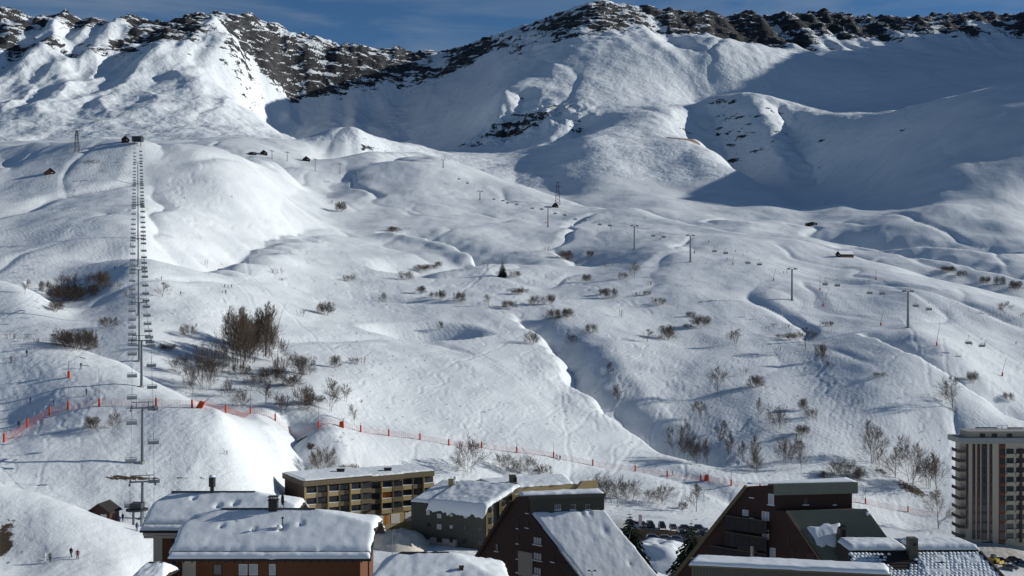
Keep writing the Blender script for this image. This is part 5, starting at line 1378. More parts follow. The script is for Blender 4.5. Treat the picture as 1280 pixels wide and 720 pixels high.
G_LEFT = 'bare trees in the hollow behind the left piste'
G_RAV = 'bare trees along the ravine and lower bank'
TREES = [
 ('multi', 86, 374, 40, 30, 'n', 'tallest bare clump in the dark thicket at far left, twiggy top above the rest', G_LEFT),
 ('bush', 104, 372, 22, 42, 'd', 'wide dark thicket filling the dip left of the chairlift', G_LEFT),
 ('bush', 132, 360, 24, 22, 'n', 'rounded brown bush at the right end of the far left thicket', G_LEFT),
 ('scrub', 147, 362, 11, 9, 'p', 'thin pale shrub just right of the far left thicket', G_LEFT),
 ('slim', 31, 367, 17, 12, 'n', 'two stem sapling on the crest of the small far left mound', G_LEFT),
 ('bush', 56, 364, 15, 18, 'd', 'dim bush in shade behind the small far left mound', G_LEFT),
 ('bush', 67, 389, 16, 20, 'n', 'brown bush at the foot of the small far left mound', G_LEFT),
 ('bush', 135, 409, 18, 24, 'n', 'round brown bush above and right of the big dark bush by the piste', G_LEFT),
 ('bush', 92, 437, 34, 46, 'd', 'big dark rounded bush behind the crest of the left piste', G_LEFT),
 ('bush', 115, 437, 22, 14, 'd', 'narrow dark bush touching the right side of the big dark bush', G_LEFT),
 ('scrub', 13, 425, 12, 13, 'p', 'leftmost pale shrub behind the left piste crest', G_LEFT),
 ('scrub', 28, 427, 10, 16, 'p', 'second pale shrub from the left behind the piste crest', G_LEFT),
 ('scrub', 48, 429, 8, 14, 'p', 'low pale shrub between the second shrub and the big dark bush', G_LEFT),
 ('tree', 203, 371, 20, 20, 'p', 'lone round bare tree on the slope right of the chairlift', G_LEFT),
 ('scrub', 163, 371, 10, 16, 'p', 'faint pale shrub under the chairlift left cable', G_LEFT),
 ('bush', 235, 421, 22, 28, 'n', 'dome shaped bare bush on the snow left of the tall trees', G_LEFT),
 ('bush', 210, 438, 12, 18, 'd', 'dim low bush in shade right of the chairlift', G_LEFT),
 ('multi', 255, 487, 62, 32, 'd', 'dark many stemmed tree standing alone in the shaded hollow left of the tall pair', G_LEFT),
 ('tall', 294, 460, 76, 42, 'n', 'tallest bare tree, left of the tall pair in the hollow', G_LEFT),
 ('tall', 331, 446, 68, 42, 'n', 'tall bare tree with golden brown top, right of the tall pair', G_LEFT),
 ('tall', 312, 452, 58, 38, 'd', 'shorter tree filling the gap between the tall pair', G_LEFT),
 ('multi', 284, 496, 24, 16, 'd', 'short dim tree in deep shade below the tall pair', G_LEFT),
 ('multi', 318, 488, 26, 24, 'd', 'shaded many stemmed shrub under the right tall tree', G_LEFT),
 ('bush', 352, 468, 32, 26, 'n', 'bushy bare shrub at the right foot of the tall pair', G_LEFT),
 ('multi', 371, 467, 31, 22, 'n', 'upright bare shrub between two bushes right of the tall pair', G_LEFT),
 ('bush', 383, 469, 31, 26, 'd', 'dark fan shaped bush at the right end of the tall tree group', G_LEFT),
 ('bush', 419, 459, 17, 17, 'n', 'left of two small bushes right of the tall tree group', G_LEFT),
 ('bush', 442, 455, 14, 14, 'n', 'right of two small bushes right of the tall tree group', G_LEFT),
 ('scrub', 454, 455, 11, 7, 'p', 'very thin shrub beside the right small bush', G_LEFT),
 ('bush', 378, 510, 31, 25, 'n', 'bare bush left of the spreading tree above the red net', G_LEFT),
 ('tree', 413, 514, 45, 30, 'n', 'spreading bare tree with forked trunk above the red net', G_LEFT),
 ('slim', 432, 502, 22, 14, 'p', 'pale sapling behind the spreading tree above the net', G_LEFT),
 ('multi', 353, 515, 28, 22, 'd', 'dim shrub in shade left of the bushes above the net', G_LEFT),
 ('slim', 332, 506, 30, 16, 'd', 'leaning dim sapling deep in the shaded hollow', G_LEFT),
 ('slim', 443, 532, 26, 12, 'p', 'thin lone sapling just above the red net', G_LEFT),
 ('bush', 268, 462, 18, 26, 'd', 'low shaded brush between the lone dark tree and the tall pair', G_LEFT),
 ('bush', 407, 394, 19, 22, 'd', 'dark bush in a shaded nick of the middle slope', G_SLOPE),
 ('scrub', 376, 395, 10, 14, 'p', 'faint shrub left of the dark bush in the shaded nick', G_SLOPE),
 ('tree', 478, 378, 14, 12, 'n', 'small round headed bare tree alone above the shaded scoop', G_SLOPE),
 ('bush', 437, 352, 12, 18, 'n', 'squat bush alone on the smooth snow left of the winding gully', G_SLOPE),
 ('scrub', 344, 343, 10, 9, 'p', 'left of a pair of faint shrubs on the upper left slope', G_SLOPE),
 ('scrub', 353, 343, 10, 6, 'p', 'right of a pair of faint shrubs on the upper left slope', G_SLOPE),
 ('scrub', 352, 351, 5, 9, 'n', 'tiny brown tuft under the pair of faint shrubs', G_SLOPE),
 ('scrub', 258, 334, 12, 5, 'p', 'tiny pale shrub on the lip of the left gully', G_SLOPE),
 ('bush', 426, 265, 15, 14, 'd', 'dark bush highest on the left middle slope', G_SLOPE),
 ('scrub', 413, 256, 7, 7, 'n', 'tiny shrub beside the highest dark bush', G_SLOPE),
 ('bush', 494, 290, 9, 20, 'd', 'wide dark bush just above the winding gully', G_SLOPE),
 ('bush', 508, 350, 15, 22, 'n', 'leftmost bush on the bank of the winding gully', G_SLOPE),
 ('bush', 530, 338, 10, 32, 'n', 'wide low brush along the winding gully bank', G_SLOPE),
 ('bush', 549, 333, 8, 14, 'n', 'rightmost low bush on the winding gully bank', G_SLOPE),
 ('bush', 525, 367, 11, 12, 'd', 'first of four dark bushes in a row below the winding gully', G_SLOPE),
 ('bush', 541, 372, 11, 11, 'd', 'second of four dark bushes in a row below the winding gully', G_SLOPE),
 ('bush', 552, 374, 13, 15, 'd', 'third of four dark bushes in a row below the winding gully', G_SLOPE),
 ('bush', 573, 377, 13, 18, 'd', 'last of four dark bushes in a row below the winding gully', G_SLOPE),
 ('scrub', 608, 335, 9, 8, 'p', 'small faint shrub left of the lone conifer', G_SLOPE),
 ('bush', 645, 346, 10, 13, 'n', 'bush just right of the lone conifer', G_SLOPE),
 ('bush', 648, 368, 11, 22, 'n', 'wide bush below the lone conifer', G_SLOPE),
 ('bush', 637, 385, 12, 24, 'd', 'dark wide bush at the head of the ravine', G_SLOPE),
 ('slim', 611, 383, 15, 12, 'p', 'pale sapling left of the ravine head', G_SLOPE),
 ('bush', 670, 381, 18, 22, 'n', 'bushy clump in the line of bushes above the ravine', G_SLOPE),
 ('bush', 689, 380, 14, 14, 'n', 'round bush at the right end of the line above the ravine', G_SLOPE),
 ('bush', 692, 399, 14, 18, 'n', 'left half of the double bush on the ravine edge', G_SLOPE),
 ('bush', 712, 397, 15, 18, 'n', 'right half of the double bush on the ravine edge', G_SLOPE),
 ('bush', 665, 430, 20, 17, 'n', 'brown bush on the sunny mound left of the ravine', G_SLOPE),
 ('multi', 714, 431, 17, 14, 'd', 'dark bush down in the ravine', G_SLOPE),
 ('bush', 739, 415, 13, 17, 'n', 'bush on the upper right rim of the ravine', G_SLOPE),
 ('bush', 704, 324, 12, 18, 'n', 'left part of the dark bush pair near the top centre of the slope', G_SLOPE),
 ('bush', 712, 326, 8, 10, 'd', 'right part of the dark bush pair near the top centre of the slope', G_SLOPE),
 ('bush', 738, 321, 9, 12, 'n', 'single bush right of the dark pair near the top centre', G_SLOPE),
 ('scrub', 683, 315, 8, 9, 'p', 'faint shrub left of the dark pair near the top centre', G_SLOPE),
 ('bush', 735, 352, 12, 13, 'p', 'pale bush left of the round tree in mid slope', G_SLOPE),
 ('bush', 779, 348, 10, 12, 'n', 'bush touching the left of the round headed tree in mid slope', G_SLOPE),
 ('tree', 793, 348, 20, 15, 'p', 'round headed pale tree in mid slope below the lift', G_SLOPE),
 ('bush', 763, 372, 16, 18, 'd', 'dense dark bush in the middle of the slope', G_SLOPE),
 ('bush', 752, 369, 9, 13, 'n', 'small bush leaning on the dense dark bush', G_SLOPE),
 ('scrub', 760, 335, 7, 12, 'n', 'low shrub above the round headed tree', G_SLOPE),
 ('scrub', 795, 370, 7, 12, 'p', 'faint shrub between the dense dark bush and a round bush', G_SLOPE),
 ('bush', 809, 369, 8, 9, 'n', 'small round bush right of the dense dark bush', G_SLOPE),
 ('scrub', 811, 357, 7, 9, 'n', 'tiny bush above the small round bush', G_SLOPE),
 ('bush', 824, 381, 12, 17, 'p', 'pale vase shaped bush right of the dense dark bush', G_SLOPE),
 ('scrub', 777, 397, 14, 6, 'p', 'faint stalk like shrub in the open snow', G_SLOPE),
 ('tree', 809, 427, 17, 19, 'n', 'left of two round trees right of the ravine', G_SLOPE),
 ('bush', 833, 425, 20, 22, 'n', 'right of two round trees right of the ravine', G_SLOPE),
 ('bush', 860, 410, 9, 13, 'd', 'lower left bush of the dark triple clump', G_SLOPE),
 ('bush', 876, 409, 17, 20, 'd', 'largest bush of the dark triple clump', G_SLOPE),
 ('bush', 864, 396, 10, 12, 'n', 'upper bush of the dark triple clump', G_SLOPE),
 ('tree', 920, 430, 20, 22, 'n', 'wide bare tree right of the dark triple clump', G_SLOPE),
 ('bush', 1034, 408, 9, 14, 'd', 'round dark bush at the edge of the lift piste', G_SLOPE),
 ('tree', 1007, 437, 28, 26, 'n', 'largest bare tree in the cluster below the piste edge', G_SLOPE),
 ('bush', 1025, 448, 24, 18, 'n', 'upright bush at the lower right of the piste edge cluster', G_SLOPE),
 ('scrub', 1040, 459, 9, 18, 'n', 'low shrub below the piste edge cluster', G_SLOPE),
 ('bush', 977, 423, 9, 14, 'n', 'left bush of the piste edge cluster', G_SLOPE),
 ('bush', 989, 425, 10, 11, 'n', 'bush touching the largest tree of the piste edge cluster', G_SLOPE),
 ('scrub', 969, 408, 5, 12, 'n', 'left of two tiny shrubs above the piste edge cluster', G_SLOPE),
 ('scrub', 984, 410, 6, 8, 'n', 'right of two tiny shrubs above the piste edge cluster', G_SLOPE),
 ('scrub', 973, 440, 8, 7, 'p', 'tiny shrub below left of the piste edge cluster', G_SLOPE),
 ('tree', 897, 492, 34, 26, 'n', 'bare tree with dark drooping side branch on the open slope', G_RAV),
 ('scrub', 930, 469, 11, 12, 'p', 'faint shrub up and right of the drooping branch tree', G_RAV),
 ('bush', 946, 485, 17, 20, 'n', 'rounded bush right of the drooping branch tree', G_RAV),
 ('bush', 1100, 471, 9, 15, 'n', 'upper lone low bush on the right slope', G_RAV),
 ('scrub', 1076, 504, 6, 10, 'n', 'lower lone tuft on the right slope', G_RAV),
 ('tree', 1191, 510, 43, 40, 'n', 'broad crowned bare tree with long shadow left of the tower top', G_RAV),
 ('bush', 1003, 512, 18, 14, 'n', 'upper bush of a leaning pair on the right slope', G_RAV),
 ('bush', 1013, 523, 17, 14, 'n', 'lower bush of a leaning pair on the right slope', G_RAV),
 ('slim', 948, 526, 28, 15, 'p', 'pale twin saplings on the slope above the ravine trees', G_RAV),
 ('multi', 971, 537, 33, 26, 'n', 'leaning bushy tree right of the pale twin saplings', G_RAV),
 ('slim', 866, 520, 19, 11, 'p', 'left of two faint saplings above the ravine thicket', G_RAV),
 ('slim', 875, 521, 19, 12, 'p', 'right of two faint saplings above the ravine thicket', G_RAV),
 ('bush', 1003, 543, 13, 18, 'n', 'low bush above the twin many stemmed trees', G_RAV),
 ('multi', 984, 579, 36, 26, 'n', 'left of the twin many stemmed trees on the lower slope', G_RAV),
 ('tree', 1002, 586, 44, 24, 'n', 'right of the twin many stemmed trees on the lower slope', G_RAV),
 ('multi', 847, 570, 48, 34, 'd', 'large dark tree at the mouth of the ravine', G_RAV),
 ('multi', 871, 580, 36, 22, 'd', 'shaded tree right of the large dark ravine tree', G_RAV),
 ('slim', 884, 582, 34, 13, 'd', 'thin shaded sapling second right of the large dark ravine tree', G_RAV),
 ('slim', 898, 560, 34, 20, 'n', 'tall sapling highest on the bank right of the ravine', G_RAV),
 ('slim', 912, 575, 36, 14, 'n', 'first of the upright saplings in the row right of the ravine', G_RAV),
 ('slim', 927, 581, 30, 16, 'n', 'second of the upright saplings in the row right of the ravine', G_RAV),
 ('slim', 942, 581, 36, 16, 'n', 'third of the upright saplings in the row right of the ravine', G_RAV),
 ('multi', 949, 590, 26, 24, 'n', 'low bushy tree ending the sapling row', G_RAV),
 ('bush', 1032, 599, 14, 20, 'd', 'dark low bush left of a brushy group above the green roof', G_RAV),
 ('multi', 1046, 597, 26, 24, 'p', 'left of two pale brushy trees above the green roof', G_RAV),
 ('multi', 1059, 598, 26, 24, 'p', 'right of two pale brushy trees above the green roof', G_RAV),
 ('bush', 1077, 600, 17, 22, 'n', 'brown bush ending the brushy group above the green roof', G_RAV),
 ('tree', 1092, 578, 54, 32, 'n', 'upright bare tree with leaning twin stem left of the big spreading trees', G_RAV),
 ('slim', 1099, 584, 24, 12, 'n', 'small sapling at the foot of the upright bare tree', G_RAV),
 ('tree', 1119, 597, 42, 28, 'n', 'bare tree on the left of the big spreading trees by the tower', G_RAV),
 ('tree', 1140, 613, 72, 48, 'n', 'biggest spreading bare tree left of the tower', G_RAV),
 ('tree', 1161, 611, 46, 26, 'n', 'bare tree between the biggest spreading tree and its right neighbour', G_RAV),
 ('tree', 1170, 615, 46, 34, 'n', 'wide bare tree nearest the upper left of the tower', G_RAV),
 ('tree', 1173, 661, 52, 36, 'p', 'pale bare tree at the foot of the tower', G_RAV),
 ('tree', 1255, 393, 18, 18, 'n', 'lone round bare tree at the far right of the lift piste', G_SLOPE),
 ('scrub', 1276, 398, 9, 8, 'p', 'shrub cut by the right edge of the picture', G_SLOPE),
 ('bush', 1215, 478, 15, 14, 'd', 'upper dim bush in the shaded gully right of the broad crowned tree', G_RAV),
 ('bush', 1260, 500, 14, 16, 'd', 'lower dim bush in the shaded gully at the right edge', G_RAV),
 ('bush', 1182, 340, 9, 22, 'd', 'leftmost dark bush in the shaded dip at the right crest', G_SLOPE),
 ('bush', 1202, 346, 10, 14, 'd', 'second dark bush in the shaded dip at the right crest', G_SLOPE),
 ('bush', 1232, 354, 11, 16, 'd', 'third dark bush in the shaded dip at the right crest', G_SLOPE),
 ('bush', 1250, 357, 14, 14, 'd', 'fourth dark bush in the shaded dip at the right crest', G_SLOPE),
 ('bush', 1272, 362, 16, 22, 'd', 'dark bush mass in the shaded dip at the right picture edge', G_SLOPE),
 ('multi', 586, 593, 53, 46, 'd', 'wide many stemmed tree above the grey block roof', G_RAV),
 ('multi', 629, 589, 28, 26, 'n', 'bare shrub right of the wide tree above the grey block', G_RAV),
 ('multi', 645, 595, 24, 22, 'n', 'bare shrub behind the flat roofed block chimney', G_RAV),
 ('multi', 664, 593, 26, 22, 'n', 'third bare shrub in the row above the flat roofed block', G_RAV),
 ('bush', 680, 595, 18, 22, 'n', 'low brush ending the row above the flat roofed block', G_RAV),
 ('multi', 769, 630, 40, 36, 'n', 'tallest of the thicket between the brown steep roof and the parking', G_RAV),
 ('multi', 752, 626, 36, 30, 'n', 'left part of the thicket behind the brown steep roof', G_RAV),
 ('multi', 787, 626, 28, 26, 'n', 'right part of the thicket behind the brown steep roof', G_RAV),
 ('multi', 829, 631, 30, 30, 'n', 'bare shrub on the snowy bank above the parked cars', G_RAV),
 ('multi', 813, 629, 22, 20, 'n', 'smaller shrub left of the shrub above the parked cars', G_RAV),
 ('bush', 853, 636, 13, 14, 'd', 'low snowy bush on the bank above the parked cars', G_RAV),
 ('slim', 870, 640, 36, 26, 'n', 'upright twiggy tree at the right end of the bank above the cars', G_RAV),
 ('bush', 403, 588, 36, 34, 'n', 'brown brush beside the creek hole above the apartment block', G_RAV),
 ('scrub', 382, 592, 11, 18, 'p', 'dry grass tuft left of the brown brush above the apartment block', G_RAV),
 ('bush', 437, 592, 14, 24, 'p', 'pale low bush right of the brown brush above the apartment block', G_RAV),
 ('bush', 118, 536, 23, 22, 'n', 'left of two bushes on the snow below the red net', G_LEFT),
 ('multi', 143, 537, 26, 26, 'n', 'right of two bushes on the snow below the red net', G_LEFT),
 ('scrub', 284, 568, 8, 9, 'p', 'tiny twig on the smooth mound right of the lift', G_LEFT),
 ('multi', 275, 466, 44, 30, 'd', 'bare tree leaning on the left side of the left tall tree', G_LEFT),
 ('multi', 345, 452, 36, 26, 'n', 'bare tree tucked against the right side of the right tall tree', G_LEFT),
 ('multi', 262, 486, 46, 30, 'd', 'second dark stem clump just right of the lone dark tree', G_LEFT),
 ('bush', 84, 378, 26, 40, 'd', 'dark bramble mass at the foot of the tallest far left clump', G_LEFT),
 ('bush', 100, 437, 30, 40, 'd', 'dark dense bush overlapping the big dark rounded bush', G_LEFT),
 ('multi', 228, 470, 30, 26, 'd', 'brush added for shade at the left end of the shaded hollow', G_LEFT),  # hollow brush from here on is extra, put in to shade the hollow
 ('bush', 300, 470, 22, 30, 'd', 'dark undergrowth added for shade below the left tall tree', G_LEFT),
 ('bush', 340, 478, 22, 34, 'd', 'dark undergrowth added for shade below the right tall tree', G_LEFT),
 ('multi', 300, 510, 26, 22, 'd', 'dark shrub added for shade just behind the crest above the red net', G_LEFT),
 ('bush', 362, 484, 18, 26, 'd', 'dark low brush added for shade under the upright bare shrub', G_LEFT),
 ('multi', 240, 492, 40, 24, 'd', 'bare brush added for shade, leaning on the lone dark tree', G_LEFT),
 ('bush', 393, 506, 16, 22, 'd', 'brush added for shade, joining the bare bush and the spreading tree', G_LEFT),
 ('multi', 76, 378, 24, 26, 'd', 'dark brush at the left end of the far left thicket', G_LEFT),
 ('multi', 118, 362, 24, 26, 'n', 'twiggy brush in the middle of the far left thicket', G_LEFT),
 ('multi', 858, 577, 40, 24, 'd', 'dark tree between the large ravine tree and its shaded neighbour', G_RAV),
 ('slim', 760, 470, 17, 14, 'd', 'thin sapling on the shaded ravine bank', G_RAV, ),
 ('slim', 772, 500, 19, 14, 'd', 'thin sapling low on the shaded ravine bank', G_RAV),
 ('multi', 550, 412, 12, 8, 'd', 'tiny shrub inside the shaded scoop', G_SLOPE),
]
for T in TREES: plant(*T[:7], group=T[7])

def conifer(label, u, v, hpx, wpx, Y=None, ymin=165, seed=1):
    p = (pt(u, v, Y) if Y else at(u, v, ymin)); h = hpx * p.y / F; w = wpx * p.y / F / 2
    t = thing('conifer', label, 'tree', p); t['org'] = (0, 0, 0)
    rg = random.Random(seed)
    m = MB(); m.tube((0, 0, -1.0), (0, 0, h * .97), h * .022, .02, 7); m.build('trunk', M_BARK, t)
    m = MB(); tiers = 22
    for i in range(tiers):
        f = i / (tiers - 1); z = h * (.06 + .93 * f); R = w * (1 - f) ** .85 * rg.uniform(.85, 1.1) + .08
        nb = int(15 - 8 * f)
        for j in range(nb):
            a = 2 * math.pi * (j + rg.random() * .8) / nb; L = R * rg.uniform(.7, 1.12)
            dirv = Vector((math.cos(a), math.sin(a), 0)); sd = Vector((-math.sin(a), math.cos(a), 0))
            droop = -.32 * L
            for q in range(4):                   # needle sprays along a drooping bough
                t0, t1 = q / 4, (q + 1.25) / 4
                c0 = dirv * (L * t0) + Vector((0, 0, z + droop * t0 * t0)); c1 = dirv * (L * t1) + Vector((0, 0, z + droop * t1 * t1 - .04 * L))
                wd = L * .26 * (1.1 - t0 * .7) * rg.uniform(.7, 1.2)
                m.poly([c0 - sd * wd * .4, c0 + sd * wd * .4, c1 + sd * wd * .5 + Vector((0, 0, -.12 * L)), c1 + dirv * L * .06, c1 - sd * wd * .5 + Vector((0, 0, -.12 * L))])
                m.poly([c0, c1 + Vector((0, 0, .02)), c1 + Vector((0, 0, -.22 * wd - .1)), c0 + Vector((0, 0, -.2 * wd))])
    m.build('foliage', M_NEEDLE, t, fix=False)
    return t
conifer('lone dark conifer in the middle of the snow slope', 628, 346, 21, 13, seed=3)
conifer('dark fir between the bright snow roof and the snow bank', 787, 718, 80, 66, Y=232, seed=5)
conifer('small dark fir tip beside the left of the tall fir', 766, 704, 50, 34, Y=238, seed=6)
conifer('dark fir right of the snow bank against the red brown steep roof', 864, 724, 74, 62, Y=215, seed=7)

# dry stalks and small tufts showing through the snow everywhere: nobody could count them
tm = MB(); tg_ = random.Random(12)
for (ua, ub, va, vb, n_) in ((420, 1050, 300, 560, 330), (860, 1180, 400, 600, 220), (200, 520, 330, 520, 120), (640, 900, 590, 650, 50), (0, 160, 340, 430, 60), (1000, 1280, 270, 340, 40)):
    for _ in range(n_):
        p = at(tg_.uniform(ua, ub), tg_.uniform(va, vb), 330)
        h = tg_.uniform(.3, 1.3) * (tg_.random() + .3)
        for k in range(tg_.randint(3, 9)):
            a = tg_.uniform(0, 6.28); q = p + Vector((math.cos(a) * h * .7, math.sin(a) * h * .7, h * tg_.uniform(.5, 1.1)))
            r = p + Vector((tg_.uniform(-.4, .4), tg_.uniform(-.4, .4), -.1)); w = .035
            tm.poly([r + Vector((-w, 0, 0)), r + Vector((w, 0, 0)), q]); tm.poly([r + Vector((0, -w, 0)), r + Vector((0, w, 0)), q])
o = tm.build('dry_scrub', M_TWIG, None, fix=False); o['kind'] = 'stuff'; o['label'] = 'scattered dry stalks and tufts poking through the snow'
# ------------------------------------------------------------------ chairlifts
def ordinal(n):
    return {1: 'first', 2: 'second', 3: 'third', 4: 'fourth', 5: 'fifth', 6: 'sixth', 7: 'seventh', 8: 'eighth', 9: 'ninth', 10: 'tenth', 11: 'eleventh', 12: 'twelfth'}.get(n, str(n) + 'th')
GAUGE = 2.3
def pylon(name, label, base, top_z, heading, group, arm=2.6, cat='lift pylon', thick=.42):
    """mast, crossarm, two sheave trains, catwalk; heading = angle of the rope line from +Y"""
    t = thing(name, label, cat, base, group); t['org'] = (0, 0, 0); t.rotation_euler = (0, 0, heading)
    H = top_z - base.z
    m = MB(); m.tube((0, 0, -1.5), (0, 0, H - .3), thick, thick * .62, 10); m.build('mast', M_STEEL, t, smooth=False)
    m = MB(); m.lathe((0, 0, 0), [(thick * 1.9, -1), (thick * 1.9, .35), (thick, .4)], 8); m.build('footing', M_CONC, t)
    m = MB(); m.beam((-arm, 0, H - .35), (arm, 0, H - .35), .26, .34); m.build('crossarm', M_STEEL, t)
    for s in (-1, 1):
        m = MB(); m.beam((s * GAUGE, -1.6, H - .1), (s * GAUGE, 1.6, H - .1), .16, .3)
        for k in range(6):
            y = -1.4 + k * .56
            m.tube((s * GAUGE - .07, y, H + .05), (s * GAUGE + .07, y, H + .05), .22, n=8)
        m.beam((s * GAUGE, 0, H - .5), (s * GAUGE, 0, H + .1), .2, .3); m.build('sheave_train', M_STEEL_D, t)
        m = MB(); m.beam((s * GAUGE * 1.1, -1.5, H - .95), (s * GAUGE * 1.1, 1.5, H - .95), .35, .06)
        for y in (-1.4, 0, 1.4): m.beam((s * GAUGE * 1.1, y, H - .95), (s * GAUGE * 1.1, y, H + .15), .05)
        m.beam((s * GAUGE * 1.1, -1.5, H + .15), (s * GAUGE * 1.1, 1.5, H + .15), .05); m.build('catwalk', M_STEEL_D, t)
    m = MB()
    for s in (-1, 1): m.beam((s * 1.3, 0, H - .3), (s * 1.3, 0, H + .95), .12)
    m.beam((-GAUGE, 0, H + .95), (GAUGE, 0, H + .95), .12, .14); m.build('lifting_frame', M_STEEL_D, t)
    m = MB()
    for s in (-.16, .16): m.beam((s, -thick - .12, 0), (s, -thick * .7 - .12, H - .4), .05)
    for k in range(int(H / .6)): m.beam((-.16, -thick - .1, .4 + k * .6), (.16, -thick - .1, .4 + k * .6), .04)
    m.build('ladder', M_STEEL_D, t)
    return t
def rope_at(path, s):
    for i in range(len(path) - 1):
        L = (path[i + 1] - path[i]).length
        if s <= L:
            f = s / L; p = path[i].lerp(path[i + 1], f)
            sag = min(2.2, L * L / 3600.0) * 4 * f * (1 - f)
            return p - Vector((0, 0, sag)), i, f
        s -= L
    return path[-1].copy(), len(path) - 2, 1.0
def rope_len(path): return sum((path[i + 1] - path[i]).length for i in range(len(path) - 1))
def ropes(name, label, path, lateral, closed_ends=True):
    m = MB(); L = rope_len(path); n = int(L / 9)
    for s in (-1, 1):
        prev = None
        for k in range(n + 1):
            p = rope_at(path, L * k / n)[0] + lateral * (s * GAUGE) + Vector((0, 0, .3))
            if prev is not None: m.tube(prev, p, .035, n=3, cap=False)
            prev = p
    for e in (0, -1):                              # around the return wheels
        p = path[e] + Vector((0, 0, .3)); q = None; d = (path[0] - path[1] if e == 0 else path[-1] - path[-2]).normalized()
        for k in range(9):
            a = math.pi * k / 8
            w = p + lateral * (GAUGE * math.cos(a)) + d * (GAUGE * math.sin(a))
            if q is not None: m.tube(q, w, .035, n=3, cap=False)
            q = w
    o = m.build(name, M_STEEL_D); return tag(o, label, 'cable')
def make_chair(tone):
    t = thing('lift_chair', 'x', 'lift chair', (0, 0, 0)); t['org'] = (0, 0, 0)
    m = MB(); m.tube((0, 0, .1), (0, .05, -.35), .05, n=5, cap=False); m.tube((0, .05, -.35), (0, .35, -.9), .05, n=5, cap=False); m.tube((0, .35, -.9), (0, .35, -1.55), .05, n=5); m.beam((0, -.3, .05), (0, .3, .05), .12, .16); m.build('hanger', M_STEEL, t)
    w = 1.12
    m = MB()
    for s in (-1, 1):
        m.tube((s * w, .30, -1.6), (s * w, .25, -2.3), .05, n=5, cap=False); m.tube((s * w, .25, -2.3), (s * w, -.45, -2.5), .05, n=5, cap=False)
        m.tube((s * w, .30, -1.6), (s * w * .75, .33, -1.45), .05, n=5, cap=False)
    m.tube((-w * .75, .33, -1.45), (w * .75, .33, -1.45), .05, n=5); m.build('frame', M_STEEL, t)
    m = MB(); m.box8([(-w + .05, -.42, -2.52), (w - .05, -.42, -2.52), (w - .05, .22, -2.42), (-w + .05, .22, -2.42), (-w + .05, -.42, -2.38), (w - .05, -.42, -2.38), (w - .05, .22, -2.28), (-w + .05, .22, -2.28)]); m.build('seat', mat('chair_seat', (.12, .125, .13), .6), t)
    m = MB(); m.box8([(-w + .06, .2, -2.3), (w - .06, .2, -2.3), (w - .06, .28, -2.3), (-w + .06, .28, -2.3), (-w + .06, .27, -1.72), (w - .06, .27, -1.72), (w - .06, .35, -1.72), (-w + .06, .35, -1.72)]); m.build('backrest', tone, t)
    m = MB(); m.tube((-w, .2, -1.75), (-w, -.6, -1.95), .03, n=4, cap=False); m.tube((w, .2, -1.75), (w, -.6, -1.95), .03, n=4, cap=False); m.tube((-w, -.6, -1.95), (w, -.6, -1.95), .03, n=4); m.tube((0, -.6, -1.95), (0, -.75, -2.7), .03, n=4); m.build('safety_bar', M_STEEL, t)
    return t
chair_proto = make_chair(mat("pale_chair_back", (0.45, 0.47, 0.50), .6))
chair_proto_d = make_chair(mat("grey_chair_back", (0.22, 0.235, 0.25), .6))

PYL = [(178, 600, 246), (178, 508, 271), (177, 424, 314), (174, 377, 400), (173.2, 336, 462), (172.8, 297, 545), (172.6, 255, 650), (172.5, 229, 760), (172.3, 203, 870)]
names = ['first chairlift pylon behind the chalets at the bottom of the left lift', 'second left lift pylon standing on the smooth mound below the red net', 'third left lift pylon on the piste just above the red net',
         'fourth pylon up the left lift behind the piste crest', 'fifth pylon up the left lift in the snowy valley', 'sixth pylon up the left lift on the open hillside', 'seventh pylon up the left lift on the upper hillside',
         'eighth pylon up the left lift near the plateau', 'topmost pylon of the left lift below its top station']
path = [pt(177, 639, 240)]
for (u, v, Y), nm in zip(PYL, names):
    x = (u - CU) / F * Y; zt_ = (CV - v) / F * Y
    b = Vector((x, Y, ground(x, Y)))
    if zt_ - b.z < 6.5: zt_ = b.z + 6.5
    pylon('lift_pylon', nm, b, zt_, math.atan2(.309, 1), 'pylons of the left chairlift')
    path.append(Vector((x, Y, zt_)))
path.append(pt(172, 176.5, 958))
lat = Vector((1, .309, 0)).normalized()
ropes('haul_cable', 'long steel haul rope of the left chairlift climbing the slope', path, lat)
L = rope_len(path); gap = 15.0; nch = int(L / gap)
above = ['the bottom station', 'the first pylon', 'the second pylon', 'the third pylon', 'the fourth pylon', 'the fifth pylon', 'the sixth pylon', 'the seventh pylon', 'the eighth pylon', 'the topmost pylon']
for s in (-1, 1):
    cnt = {}
    for k in range(nch):
        q, i, f = rope_at(path, 4 + (k + (.0 if s < 0 else .45)) * gap)
        p = q + lat * (s * GAUGE) + Vector((0, 0, .3))
        cnt[i] = cnt.get(i, 0) + 1
        lb = '%s empty chair above %s on the %s rope of the left lift' % (ordinal(cnt[i]), above[min(i, 9)], 'left' if s < 0 else 'right')
        copy_tree(chair_proto if s < 0 else chair_proto_d, lb, p, math.atan2(.309, 1) + (0 if s < 0 else math.pi), group='chairs of the left chairlift')
t = thing('lift_station', 'small dark drive station at the bottom of the left chairlift', 'lift station', pt(171, 652, 239)); t['org'] = (0, 0, 0)
m = MB(); m.box(-1.1, 1.1, -1.0, 1.6, 2.6, 3.7); m.build('drive_housing', M_STEEL_D, t)
for s in (-.8, .8):
    m = MB(); m.tube((s, .4, -2), (s, .4, 2.6), .25); m.build('leg', M_STEEL, t)
m = MB(); m.tube((0, .2, 2.2), (0, .2, 2.5), 2.2, n=16); m.build('bull_wheel', M_STEEL_D, t)

